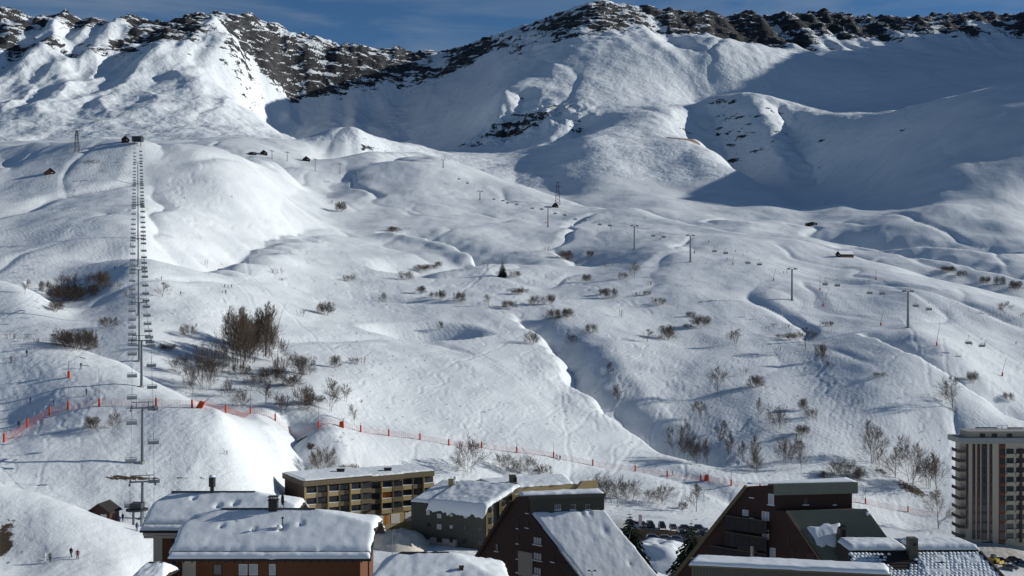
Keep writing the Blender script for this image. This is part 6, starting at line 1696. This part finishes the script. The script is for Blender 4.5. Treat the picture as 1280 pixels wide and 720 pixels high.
# right hand lift: straight line X = 408 - 0.33 Y
RP = [(1330, 420, 'off'), (1135, 363, 'nearest pylon of the right hand lift, at the right of the piste'), (990, 325, 'second nearest pylon of the right hand lift'), (863, 292, 'third pylon of the right hand lift from the right'),
      (793, 278, 'fourth pylon of the right hand lift from the right'), (685, 259, 'fifth pylon of the right hand lift, near the tiny hut'), (600, 245, 'sixth pylon of the right hand lift'), (554, 240, 'seventh and farthest pylon of the right hand lift on the crest')]
rpath = []; lat2 = Vector((1, -.33, 0)).normalized(); lat2 = Vector((1.0, .33, 0)).normalized()
for u, v, nm in RP:
    Y = 408.0 / ((u - CU) / F + .33); x = (u - CU) / F * Y
    b = Vector((x, Y, ground(x, Y))); zt_ = (CV - v) / F * Y
    zt_ = min(max(zt_, b.z + 10), b.z + 19)
    rpath.append(Vector((x, Y, zt_)))
    if nm != 'off': pylon('lift_pylon', nm, b, zt_, math.atan2(.33, 1), 'pylons of the right hand lift', 3.6, thick=.75)
    else: pylon('lift_pylon', 'pylon of the right hand lift beyond the right picture edge', b, zt_, math.atan2(.33, 1), 'pylons of the right hand lift', 3.6, thick=.75)
ropes('haul_cable', 'steel haul rope of the right hand lift crossing the piste', rpath, lat2)
RC = [1219, 1153, 1095, 1039, 942, 900, 823, 756, 725, 700, 671, 640, 623, 579]
Lr = rope_len(rpath)
def rope_at_u(u):
    lo, hi = 0.0, Lr
    for _ in range(40):
        mid_ = (lo + hi) / 2; p = rope_at(rpath, mid_)[0]
        if p.x / p.y * F + CU > u: lo = mid_
        else: hi = mid_
    return rope_at(rpath, lo)
rn = ['right of the nearest pylon', 'left of the nearest pylon', 'left of the second nearest pylon', 'left of the third pylon', 'left of the fourth pylon', 'left of the fifth pylon', 'left of the sixth pylon']
cnt = {}
for k, u in enumerate(RC):
    for s in (-1, 1):
        q, i, f = rope_at_u(u + (3 if s > 0 else -3))
        cnt[i, s] = cnt.get((i, s), 0) + 1
        lb = '%s chair %s on the %s rope, right hand lift' % (ordinal(cnt[i, s]), rn[min(i, 6)], 'uphill' if s < 0 else 'downhill')
        copy_tree(chair_proto_d, lb, q + lat2 * (s * GAUGE) + Vector((0, 0, .3)), math.atan2(.33, 1) + (0 if s < 0 else math.pi), scale=(1.5, 1.5, 1.55), group='chairs of the right hand lift')
# small lift on the plateau
SP = [(447, 224, 214, 'rightmost pylon of the small plateau lift'), (425, 217, 205, 'second pylon from the right of the small plateau lift'), (394, 214, 199, 'third pylon from the right of the small plateau lift, by the dark gabled hut'), (359, 201, 190.5, 'fourth pylon from the right of the small plateau lift'), (340, 199, 188.5, 'leftmost pylon of the small plateau lift beside the huts')]
sp = []
for u, vb, vt, nm in SP:
    b = at(u, vb, 800); H = max(8.0, (vb - vt) * b.y / F)
    pylon('lift_pylon', nm, b, b.z + H, 1.2, 'pylons of the small plateau lift', 2.6, thick=.5); sp.append(Vector((b.x, b.y, b.z + H)))
la = (sp[-1] - sp[0]); la = Vector((-la.y, la.x, 0)).normalized()
ropes('haul_cable', 'thin haul rope of the small plateau lift', sp, la)
drop_tree(chair_proto); drop_tree(chair_proto_d)

def lattice(label, u, vb, vt):
    b = at(u, vb, 700); H = (vb - vt) * b.y / F; w = H * .11
    t = thing('lattice_pylon', label, 'power pylon', b, 'lattice power pylons'); t['org'] = (0, 0, 0)
    for sx in (-1, 1):
        for sy in (-1, 1):
            m = MB(); m.beam((sx * w, sy * w, -2), (sx * w * .3, sy * w * .3, H), H * .013); m.build('leg', M_STEEL_D, t)
    m = MB()
    for k in range(6):
        z0, z1 = H * k / 6, H * (k + 1) / 6; a, c = w * (1 - .7 * k / 6), w * (1 - .7 * (k + 1) / 6)
        for q in range(4):
            P4 = [(-1, -1), (1, -1), (1, 1), (-1, 1)]; p0, p1 = P4[q], P4[(q + 1) % 4]
            m.beam((p0[0] * a, p0[1] * a, z0), (p1[0] * c, p1[1] * c, z1), H * .007); m.beam((p1[0] * a, p1[1] * a, z0), (p0[0] * c, p0[1] * c, z1), H * .007)
    o = m.build('bracing', M_STEEL_D, t); o['kind'] = 'stuff'
    for f in (.78, .98):
        m = MB(); m.beam((-w * 1.3, 0, H * f), (w * 1.3, 0, H * f), H * .02); m.build('crossarm', M_STEEL_D, t)
lattice('lattice power pylon on the far left plateau', 96, 190, 163)
lattice('lattice power pylon at the crest behind the tiny gabled hut', 697, 256, 227)

# ------------------------------------------------------------------ safety net, padded poles, snow lances
M_NET = mat("orange_net", (0.55, 0.15, 0.11), .8); M_PAD = mat("orange_pad", (0.50, 0.065, 0.022), .7, noise=.15, nscale=3)
NET = [(5, 553, 262), (34, 534, 262), (62, 519, 262), (85, 512, 262), (124, 508, 262), (160, 507, 262), (195, 508, 262), (240, 510, 262), (282, 516, 262), (313, 517, 300), (344, 526, 325), (398, 535, 325), (451, 540, 340), (486, 545, 340), (525, 550, 340), (561, 557, 350), (602, 560, 350),
       (646, 566, 350), (692, 572, 350), (741, 582, 350), (794, 589, 350), (834, 596, 350), (876, 601, 350), (914, 607, 350), (950, 611, 350), (1000, 619, 350), (1040, 625, 350), (1082, 630, 350), (1135, 640, 350), (1175, 646, 350)]
npts = [at(u, v, ym_) for u, v, ym_ in NET]
def net(label, pts):
    c = sum(pts, Vector()) / len(pts)
    m = MB()
    for i in range(len(pts) - 1):
        a, b = pts[i], pts[i + 1]; L = (b - a).length; n = max(2, int(L / .7)); prev = None
        for k in range(n + 1):
            f = k / n; x, y = a.x + (b.x - a.x) * f, a.y + (b.y - a.y) * f
            g = Vector((x, y, ground(x, y) + .02))
            if k < n: m.beam(g, g + Vector((0, 0, 1.75 - .12 * math.sin(math.pi * f))), .025)
            if prev is not None:
                for h in range(7):
                    z = .12 + h * .265; m.beam(prev + Vector((0, 0, z)), g + Vector((0, 0, z)), .028)
            prev = g
    t = thing('safety_net', label, 'safety net', c)
    o = m.build('mesh', M_NET, t, fix=False); o['kind'] = 'stuff'
    return t
net('long orange safety net curving round the left mound and along the foot of the slope', npts[:26])
net('short orange safety net on the flat between the green roof and the tower', npts[26:])
pole_lbl = {0: 'orange padded pole at the left end of the net', 8: 'orange padded pole where the net drops behind the mound crest', 26: 'orange padded pole left on the short net near the tower'}
PADS = [0, 1, 2, 3, 4, 6, 7, 8, 9, 10, 11, 12, 13, 14, 15, 16, 17, 18, 19, 20, 21, 22, 23, 24, 27, 28]
MAST = {3: 3.2, 4: 6.5, 7: 6.0, 9: 4.5, 11: 5.5, 17: 3, 27: 4, 18: 3, 23: 3}
pad_names = {0: 'at the far left low end of the net', 1: 'second from the left end of the net', 2: 'third from the left end of the net', 3: 'fourth from the left end, with a short mast', 4: 'with the tallest thin mast, left of the lift',
 6: 'just right of the lift pylon', 7: 'with a tall thin mast right of the lift', 8: 'on the rounded crest right of the lift', 9: 'at the notch where the net leaves the mound', 10: 'just below the notch of the mound', 11: 'with a thin mast under the spreading bare tree',
 12: 'directly below the thin lone sapling', 13: 'above the left end of the apartment block', 14: 'above the middle of the apartment block', 15: 'left of the wide many stemmed tree', 16: 'right of the wide many stemmed tree', 17: 'above the flat roofed block chimney', 18: 'beside the two skiers at the net',
 19: 'midway between the two net skiers and the brown thicket', 20: 'above the brown thicket', 21: 'beside a lone skier at the net', 22: 'left of the orange crate at the net', 23: 'right of the orange crate at the net', 24: 'just behind the peak of the red brown steep roof', 27: 'left on the short net near the tower', 28: 'right on the short net near the tower'}
for i in PADS:
    p = npts[i].copy(); p.z = ground(p.x, p.y)
    t = thing('padded_pole', 'orange padded pole ' + pad_names[i], 'padded pole', p, 'orange padded poles along the net'); t['org'] = (0, 0, 0)
    m = MB(); m.lathe((0, 0, -.1), [(.23, 0), (.26, .25), (.26, 2.0), (.22, 2.2), (.1, 2.25)], 10); m.build('pad', M_PAD, t, smooth=True)
    m = MB(); m.tube((0, 0, 2.2), (.12 if i % 2 else -.1, 0, 2.4 + MAST.get(i, .7)), .06, .035, 5); m.build('mast', M_STEEL_D, t)
def crate(label, u, v, ym_, lean):
    p = at(u, v, ym_); t = thing('snow_gun', label, 'snow gun', p, 'orange wrapped snow guns'); t['org'] = (0, 0, 0); t.rotation_euler = (0, lean, 0)
    m = MB(); m.box8([(-.7, -.6, -.3), (.7, -.6, -.3), (.7, .6, -.3), (-.7, .6, -.3), (-.6, -.5, 1.7), (.6, -.5, 1.9), (.6, .5, 1.9), (-.6, .5, 1.7)]); m.build('cover', M_PAD, t)
    m = MB(); m.tube((.3, 0, 1.7), (1.0, 0, 3.2), .07, .05); m.build('nozzle_arm', M_STEEL_D, t)
crate('orange covered machine standing above the net over the parked cars', 883, 600, 350, .05)
crate('orange covered machine by the net under the spreading tree', 427, 534, 330, 0)
crate('tilted orange covered machine beside the tall mast right of the lift', 249, 510, 262, .5)
def lance(label, u, v, mast, lean, ymin=500):
    p = at(u, v, ymin); t = thing('snow_lance', label, 'snow lance', p, 'snow lances along the lift piste'); t['org'] = (0, 0, 0)
    m = MB(); m.lathe((0, 0, -.2), [(.38, 0), (.38, 1.7), (.3, 1.9), (.1, 2.0)], 8); m.build('pad', M_PAD, t)
    m = MB(); m.tube((0, 0, 2), (lean, 0, 2 + mast), .10, .05, 5); m.build('lance_pipe', M_STEEL_D, t)
for a in [('lance left of the third right hand pylon', 868, 317, 4, .5, 700), ('lance with short mast in the upper piste middle', 916, 331, 5, .5, 600), ('lance left of the second nearest right hand pylon', 967, 351, 6, 1.4, 600), ('lance leaning right below the second nearest pylon', 1029, 383, 9, 3.5, 500),
          ('lance left of the nearest right hand pylon', 1101, 407, 6, 1.6, 450), ('lance with the tallest mast on the lower piste', 1171, 432, 9, 1.6, 450), ('lance lowest on the piste above the tower', 1253, 470, 7, 2, 450), ('lance farthest up the piste under the chairs', 825, 300, 5, .3, 800), ('lance with signboard between the second pylon and nearest pylon', 1025, 363, 8, 0, 600),
          ('lance above the chairs right of the second pylon', 1095, 350, 5, 0, 600), ('small lance on the piste between mounds at left', 86, 472, 2.5, 0, 280), ('lance left of the fifth pylon', 682, 279, 3, 0, 900), ('lance between fourth and fifth pylon', 714, 283, 3, 0, 900)]:
    lance(*a)

# ------------------------------------------------------------------ people
def person_mesh(pose):
    """continuous body grown over a skeleton; returns a mesh with slots skin, jacket, trousers, hat, boots"""
    J = {'pelvis': ((0, 0, .95), .145), 'belly': ((0, .0, 1.12), .140), 'chest': ((0, .0, 1.33), .165), 'neck': ((0, -.01, 1.50), .065), 'chin': ((0, -.03, 1.58), .075), 'head': ((0, -.02, 1.68), .098), 'crown': ((0, 0, 1.77), .065)}
    lean, stride, knee, arms = pose
    for k in ('belly', 'chest', 'neck', 'chin', 'head', 'crown'):
        (x, y, z), r = J[k]; J[k] = ((x, y - lean * (z - .95), z - abs(lean) * .12 * (z - .95)), r)
    E = [('pelvis', 'belly'), ('belly', 'chest'), ('chest', 'neck'), ('neck', 'chin'), ('chin', 'head'), ('head', 'crown')]
    for s, n in ((-1, 'l'), (1, 'r')):
        st = stride * s
        J['hip' + n] = ((s * .10, 0, .88), .115); J['knee' + n] = ((s * .12, -st * .5 - knee, .50), .075); J['ank' + n] = ((s * .12, st * .35 if st < 0 else -st, .10), .052); J['toe' + n] = ((s * .13, (st * .35 if st < 0 else -st) - .17, .05), .048)
        c = J['chest'][0]
        J['sh' + n] = ((s * .20, c[1], c[2] + .08), .085)
        if arms == 'poles':
            J['elb' + n] = ((s * .34, c[1] - .08, c[2] - .2), .055); J['wri' + n] = ((s * .30, c[1] - .36, c[2] - .25), .042)
        elif arms == 'wide':
            J['elb' + n] = ((s * .42, c[1] - .02, c[2] - .06), .055); J['wri' + n] = ((s * .58, c[1] - .12, c[2] - .22), .042)
        else:
            J['elb' + n] = ((s * .27, c[1] + .03 * s, c[2] - .22), .055); J['wri' + n] = ((s * .27, c[1] - .08 * (1 + s), c[2] - .46), .042)
        w = Vector(J['wri' + n][0]); J['pal' + n] = (tuple(w + Vector((0, -.06, -.03))), .038)
        E += [('pelvis', 'hip' + n), ('hip' + n, 'knee' + n), ('knee' + n, 'ank' + n), ('ank' + n, 'toe' + n), ('chest', 'sh' + n), ('sh' + n, 'elb' + n), ('elb' + n, 'wri' + n), ('wri' + n, 'pal' + n)]
        for q in range(5):
            f = (q - 2) * .017
            J['f%d%s' % (q, n)] = (tuple(w + Vector((f + (.035 * -s if q == 0 else 0), -.10 - (.02 if q in (2, 3) else 0), -.07))), .010)
            E.append(('pal' + n, 'f%d%s' % (q, n)))
    names_ = list(J); ix = {k: i for i, k in enumerate(names_)}
    me = bpy.data.meshes.new('person_body')
    for q in range(5): me.materials.append(None)
    me.from_pydata([J[k][0] for k in names_], [(ix[a], ix[b]) for a, b in E], [])
    o = bpy.data.objects.new('tmp', me); COL.objects.link(o)
    sk = o.modifiers.new('skin', 'SKIN'); o.modifiers.new('sub', 'SUBSURF').levels = 1
    for i, k in enumerate(names_):
        me.skin_vertices[0].data[i].radius = (J[k][1], J[k][1]); me.skin_vertices[0].data[i].use_root = (k == 'pelvis')
    dg = bpy.context.evaluated_depsgraph_get(); dg.update()
    out = bpy.data.meshes.new_from_object(o.evaluated_get(dg)); bpy.data.objects.remove(o)
    while len(out.materials) < 5: out.materials.append(None)
    hd, wl_, wr_ = J['chin'][0], Vector(J['wril'][0]), Vector(J['wrir'][0])
    for p in out.polygons:
        c = p.center
        if c.z > J['head'][0][2] + .02: k = 3
        elif c.z > hd[2] - .04: k = 0
        elif min((Vector(c) - wl_).length, (Vector(c) - wr_).length) < .11 and c.z < 1.3 and abs(c.x) > .22: k = 4
        elif c.z > .93: k = 1
        elif c.z > .16: k = 2
        else: k = 4
        p.material_index = k; p.use_smooth = True
    return out
POSES = {'stand': person_mesh((.0, .04, .02, 'down')), 'walk': person_mesh((.06, .26, .04, 'down')), 'ski': person_mesh((.35, .05, .16, 'poles')), 'turn': person_mesh((.28, .12, .14, 'wide'))}
CLOTH = {k: mat(k + "_cloth", c, .85, noise=.15, nscale=8) for k, c in {'black': (.02, .02, .024), 'navy': (.03, .045, .10), 'red': (.36, .03, .03), 'maroon': (.16, .02, .035), 'white': (.70, .71, .74), 'grey': (.16, .165, .155), 'blue': (.05, .13, .36), 'brown': (.10, .06, .04), 'green': (.05, .12, .07)}.items()}
M_SKIN = mat("skin", (.48, .30, .22), .6); M_SKI = mat("ski", (.12, .12, .14), .4)
pm_cache = {}
def person(label, u, v, pose, jacket, trousers, hat, rz, skis, ymin=200, grp=None, h=1.0):
    key = (pose, jacket, trousers, hat)
    if key not in pm_cache:
        me = POSES[pose].copy(); me.name = 'person_body'
        for q, m in enumerate((M_SKIN, CLOTH[jacket], CLOTH[trousers], CLOTH[hat], CLOTH['black'])): me.materials[q] = m
        pm_cache[key] = me
    p = at(u, v, ymin)
    t = thing('person', label, 'person', p, grp); t['org'] = (0, 0, 0); t.rotation_euler = (0, 0, rz); t.scale = (h, h, h)
    o = bpy.data.objects.new('body', pm_cache[key]); COL.objects.link(o); o.parent = t; o.location = (0, 0, .04 if skis else 0)
    if skis:
        for s in (-1, 1):
            m = MB(); x = s * .12; m.box8([(x - .05, -.95, .0), (x + .05, -.95, .0), (x + .05, .75, .0), (x - .05, .75, .0), (x - .05, -.95, .03), (x + .05, -.95, .03), (x + .05, .75, .03), (x - .05, .75, .03)])
            m.box8([(x - .04, -1.12, .09), (x + .04, -1.12, .09), (x + .05, -.95, .0), (x - .05, -.95, .0), (x - .04, -1.12, .11), (x + .04, -1.12, .11), (x + .05, -.95, .03), (x - .05, -.95, .03)]); m.build('ski', M_SKI, t)
            m = MB(); m.tube((s * .33, -.80 if pose == 'ski' else -.2, 1.05), (s * .42, -.1, .02), .016, n=5); m.build('ski_pole', M_SKI, t)
    return t
PI = math.pi
person('person in white jacket walking beside a grey clad companion', 56, 703, 'walk', 'white', 'white', 'white', .3, False, 165)
person('person in grey jacket with bare head walking beside the white jacket', 62.7, 703, 'walk', 'grey', 'black', 'brown', .2, False, 165)
person('person in black walking hand out toward the maroon jacket', 88.7, 697, 'walk', 'black', 'black', 'black', PI - .3, False, 165, h=1.05)
person('person in maroon jacket walking right of the one in black', 97, 699.5, 'walk', 'maroon', 'maroon', 'black', PI + .3, False, 165)
person('person in blue jacket standing near the lift hut', 149, 657, 'stand', 'blue', 'navy', 'black', .5, False, 225)
person('person in dark clothes standing between the hut and the lift', 153.5, 652, 'stand', 'black', 'black', 'black', -.4, False, 228)
person('person in red jacket beside the lift hut wall', 140, 656, 'stand', 'red', 'black', 'black', .2, False, 228)
person('person in black alone by the chalet roof edge at the lift', 179, 666, 'stand', 'black', 'black', 'black', .9, True, 215)
person('person in dark clothes partly behind the snow crest near the lift', 171, 664, 'stand', 'navy', 'black', 'black', .9, False, 215)
person('skier in maroon leaning into a turn at the far left piste', 13.5, 453, 'turn', 'maroon', 'black', 'black', 1.3, True, 300)
person('skier in black standing highest on the left piste', 33.5, 445, 'stand', 'black', 'black', 'black', .5, True, 300)
person('skier in black near the orange pole on the left piste', 101, 461, 'ski', 'black', 'black', 'black', .7, True, 290)
person('skier in navy gliding above the middle of the net', 108.5, 494, 'ski', 'navy', 'black', 'black', -.6, True, 285)
person('skier in dark jacket left of another on the lower left piste', 38.5, 504, 'turn', 'black', 'navy', 'black', -1.2, True, 280)
person('skier in navy bending low right of the dark jacketed skier', 67.5, 507, 'ski', 'navy', 'navy', 'black', -1.3, True, 280)
person('skier in dark blue close above the low end of the net', 23.5, 534, 'stand', 'navy', 'black', 'black', .6, True, 262)
FAR = 'small dark skiers far up the slopes'
for i, (u, v, lb) in enumerate([(281, 360, 'left skier of the upper row of three in the group right of the lift'), (285, 360, 'middle skier of the upper row of three in the group right of the lift'), (289.5, 360, 'right skier of the upper row of three in the group right of the lift'), (278.7, 367, 'left skier of the lower pair in the group right of the lift'), (282, 367, 'right skier of the lower pair in the group right of the lift'),
     (201.5, 350, 'skier in the mouth of the left gully'), (226, 369, 'skier bending forward right of the lone round tree'), (143.5, 337, 'skier above the far left thicket'), (163, 308, 'skier just left of the lift on the upper hillside'), (230, 249, 'tiny skier on the upper smooth slope right of the lift'), (290, 247, 'tiny skier above the left gully shade'),
     (909, 325, 'skier left of the short masted lance'), (928.5, 320, 'skier right of the short masted lance'), (919.5, 315, 'skier above the short masted lance'), (934, 316, 'skier right of the one above the lance'), (885.5, 303, 'skier highest near the third right hand pylon'), (979.6, 342, 'left skier of a pair beside the second pylon'), (983.7, 342, 'right skier of a pair beside the second pylon'),
     (1214.5, 432, 'crouching skier on the lower right piste'), (1231, 432, 'upright skier on the lower right piste'), (1270, 431, 'skier near the right edge of the lower piste'), (696.5, 574, 'left skier of the pair at the net'), (700, 575, 'right skier of the pair at the net'), (840.5, 594, 'lone skier at the net above the parked cars'),
     (624, 266, 'skier below the sixth pylon'), (636, 273, 'skier right of the one below the sixth pylon'), (653, 274, 'skier left of the fifth pylon'), (747, 289, 'skier between the fourth and fifth pylon'), (763.6, 286, 'skier left of the fourth pylon'), (784, 292, 'skier touching the left of the fourth pylon'), (797, 291, 'skier touching the right of the fourth pylon')]):
    cl = ('black', 'navy', 'maroon', 'black', 'brown', 'blue')[i % 6]
    person('%s' % lb, u, v, ('ski', 'stand', 'turn')[i % 3], cl, 'black', 'black', (i * 1.7) % 6.28, True, 350 if v < 400 else (340 if v > 500 else 420), FAR)

# ------------------------------------------------------------------ parked cars
M_TYRE = mat("tyre", (.018, .018, .018), .9); M_LAMP = mat("headlamp", (.55, .56, .58), .15, spec=.6)
CAR_PAINT = {k: mat(k + "_paint", c, .35, .1, spec=.5) for k, c in {'black': (.02, .02, .022), 'grey': (.09, .095, .10), 'blue': (.03, .05, .12), 'white': (.62, .63, .65), 'silver': (.33, .34, .35), 'red': (.22, .02, .02)}.items()}
car_i = [0]
def car(label, p, rz, paint, grp, tall=1.0, snow=False):
    t = thing('parked_car', label, 'car', p, grp); t['org'] = (0, 0, 0); t.rotation_euler = (0, 0, rz)
    M_ = CAR_PAINT[paint]; w = .86
    side = [(-2.05, .38), (-2.1, .62), (-2.0, .86), (-1.1, .98), (1.75, 1.0), (2.02, .92), (2.08, .60), (2.0, .36)]
    m = MB(); n = len(side)
    for k, (q, ww) in enumerate(((-w, .94), (-w * .94, 1), (w * .94, 1), (w, .94))):
        for y, z in side: m.v.append((q, y * ww, .68 + (z - .68) * ww))
    m.f += [tuple(range(n - 1, -1, -1)), tuple(range(3 * n, 4 * n))]
    for r in range(3):
        for k in range(n): m.f.append((r * n + k, r * n + (k + 1) % n, (r + 1) * n + (k + 1) % n, (r + 1) * n + k))
    m.build('body', M_, t)
    zt = 1.0 + .47 * tall
    m = MB(); m.box8([(-w * .95, -1.05, .97), (w * .95, -1.05, .97), (w * .95, 1.75, .97), (-w * .95, 1.75, .97), (-w * .74, -.32, zt), (w * .74, -.32, zt), (w * .74, 1.35, zt), (-w * .74, 1.35, zt)]); m.build('windows', M_GLASS, t)
    m = MB(); m.box8([(-w * .76, -.36, zt - .04), (w * .76, -.36, zt - .04), (w * .76, 1.4, zt - .04), (-w * .76, 1.4, zt - .04), (-w * .68, -.2, zt + .07), (w * .68, -.2, zt + .07), (w * .68, 1.25, zt + .07), (-w * .68, 1.25, zt + .07)]); m.build('roof', M_SNOW if snow else M_, t)
    for s in (-1, 1):
        for y in (-1.3, 1.3):
            m = MB(); m.tube((s * (w - .16), y, .32), (s * (w + .02), y, .32), .32, n=12); wh = m.build('wheel', M_TYRE, t)
            m = MB(); m.tube((s * (w + .0), y, .32), (s * (w + .035), y, .32), .19, n=10); m.build('rim', M_STEEL, wh)
        m = MB(); m.box8([(s * .62 - .17, -2.1, .66), (s * .62 + .17, -2.06, .66), (s * .62 + .17, -1.96, .66), (s * .62 - .17, -1.96, .66), (s * .62 - .17, -2.06, .82), (s * .62 + .17, -2.0, .82), (s * .62 + .17, -1.9, .84), (s * .62 - .17, -1.9, .84)]); m.build('headlight', M_LAMP, t)
        m = MB(); m.box8([(s * (w + .02), -.95, .98), (s * (w + .17), -.95, .98), (s * (w + .17), -.80, .98), (s * (w + .02), -.80, .98), (s * (w + .02), -.95, 1.1), (s * (w + .17), -.95, 1.1), (s * (w + .17), -.8, 1.1), (s * (w + .02), -.8, 1.1)]); m.build('mirror', M_, t)
G_PARK = 'cars in the parking behind the snow bank'
for i, (u, v, rz, pa, tall, lb) in enumerate([(797, 658.5, .1, 'white', 1.0, 'white car at the left end of the upper parking row'), (803, 659.5, .1, 'grey', 1.1, 'dark grey car second in the upper parking row'), (813, 659.5, .08, 'black', 1.35, 'tall black van third in the upper parking row'), (827.5, 660.5, .05, 'black', 1.3, 'black car in the middle of the upper parking row'), (841.5, 662, .0, 'grey', 1.05, 'grey car fifth in the upper parking row'),
       (857.5, 663.5, 1.45, 'black', 1.05, 'black car parked sideways in the upper row'), (875, 664.5, 1.4, 'black', 1.5, 'long black car parked sideways at the right of the upper row'), (852, 670, .1, 'black', 1.1, 'black car left in the lower parking row'), (862.5, 671, .1, 'grey', 1.1, 'grey car second in the lower parking row'), (877, 671, .1, 'black', 1.2, 'black car third in the lower parking row'), (886.5, 672.5, .1, 'silver', 1.0, 'silver car at the right end of the lower parking row'),
       (817, 675.5, 1.5, 'blue', 1.0, 'blue car half hidden behind the snow bank at left'), (833, 676.5, 1.5, 'grey', 1.0, 'grey car half hidden behind the snow bank in the middle'), (847, 677.5, 1.5, 'blue', 1.0, 'blue car half hidden behind the snow bank at right'), (788, 657, .1, 'black', 1.1, 'black car behind the top of the tall fir')]):
    car(lb, pt(u, v, 318 - (v - 658) * 1.6), rz + (i % 3 - 1) * .05, pa, G_PARK, tall, i in (4,))
# terrace the cars stand on
t = thing('parking_terrace', 'brown earth faced terrace under the upper row of cars', 'terrace', pt(835, 668, 312))
a, b = pt(792, 661, 313), pt(893, 667, 310)
m = MB(); m.box8([(a.x, a.y - .5, a.z - 3.2), (b.x, b.y - .5, b.z - 3.2), (b.x, b.y + 16, b.z - 3.2), (a.x, a.y + 16, a.z - 3.2), (a.x, a.y, a.z - .05), (b.x, b.y, b.z - .05), (b.x, b.y + 16, b.z - .05), (a.x, a.y + 16, a.z - .05)])
m.build('earth_face', mat("bare_earth", (.15, .105, .065), .95, noise=.4, nscale=.6, bump=.6, bscale=2), t)
m = MB(); m.box8([(a.x - .3, a.y + .8, a.z - .1), (b.x, b.y + .8, b.z - .1), (b.x, b.y + 16.5, b.z - .1), (a.x - .3, a.y + 16.5, a.z - .1), (a.x - .3, a.y + .8, a.z - .004), (b.x, b.y + .8, b.z - .004), (b.x, b.y + 16.5, b.z - .004), (a.x - .3, a.y + 16.5, a.z - .004)]); m.build('packed_snow', M_SNOW, t)
o = thing('banner', 'pale pink feather banner at the left end of the parking', 'banner', pt(799, 661, 306)); b0 = pt(798, 661, 306)
m = MB(); m.tube(b0, b0 + Vector((.1, 0, 3.6)), .05, n=6); m.build('pole', M_STEEL, o)
m = MB(); m.extrude([b0 + Vector((.12, 0, .7)), b0 + Vector((.75, 0, .8)), b0 + Vector((1.0, 0, 3.0)), b0 + Vector((.7, 0, 3.7)), b0 + Vector((.15, 0, 3.6))], (0, .04, 0)); m.build('flag', mat("pink_cloth", (.62, .42, .42), .8), o)
G_BLOCK = 'cars parked before the apartment block'
for i, (u, v, rz, pa, lb) in enumerate([(476, 662, 1.0, 'black', 'black car leftmost before the apartment block garages'), (486, 660.5, 1.05, 'grey', 'grey car second before the apartment block garages'), (497, 658.5, 1.05, 'black', 'black car third before the apartment block garages'), (507, 657, 1.1, 'red', 'dark red car rightmost before the apartment block garages')]):
    q = on(u, 302 + (u - 476) * .3); car(lb, Vector((q.x, q.y, q.z)), rz, pa, G_BLOCK)
G_TOW = 'cars parked at the foot of the tower'
for i, (u, Y, rz, pa, lb) in enumerate([(1253, 345, 1.4, 'black', 'black car leftmost at the foot of the tower'), (1263, 341, 1.5, 'grey', 'grey car in front of the others below the tower'), (1268, 348, 1.45, 'black', 'black car middle at the foot of the tower'), (1279, 346, 1.5, 'blue', 'blue car at the right picture edge below the tower')]):
    q = on(u, Y); car(lb, q, rz, pa, G_TOW)
q = on(1242.5, 344)
t = thing('snow_loader', 'small yellow loader at the left of the cars below the tower', 'loader', q); t['org'] = (0, 0, 0); t.rotation_euler = (0, 0, .6)
M_YEL = mat("yellow_paint", (.55, .36, .03), .5)
m = MB(); m.box8([(-.8, -1.4, .5), (.8, -1.4, .5), (.8, 1.5, .5), (-.8, 1.5, .5), (-.7, -1.3, 1.3), (.7, -1.3, 1.3), (.75, 1.4, 1.5), (-.75, 1.4, 1.5)]); m.build('body', M_YEL, t)
m = MB(); m.box8([(-.7, -.5, 1.3), (.7, -.5, 1.3), (.7, .8, 1.3), (-.7, .8, 1.3), (-.6, -.3, 2.4), (.6, -.3, 2.4), (.6, .7, 2.4), (-.6, .7, 2.4)]); m.build('cab', M_GLASS, t)
m = MB(); m.box8([(-1.1, -2.6, .2), (1.1, -2.6, .2), (1.1, -1.9, .2), (-1.1, -1.9, .2), (-1.1, -2.4, 1.0), (1.1, -2.4, 1.0), (1.1, -2.2, 1.0), (-1.1, -2.2, 1.0)]); m.build('bucket', M_YEL, t)
for s in (-1, 1):
    for y in (-.9, 1.0):
        m = MB(); m.tube((s * .7, y, .5), (s * 1.0, y, .5), .5, n=12); m.build('wheel', M_TYRE, t)
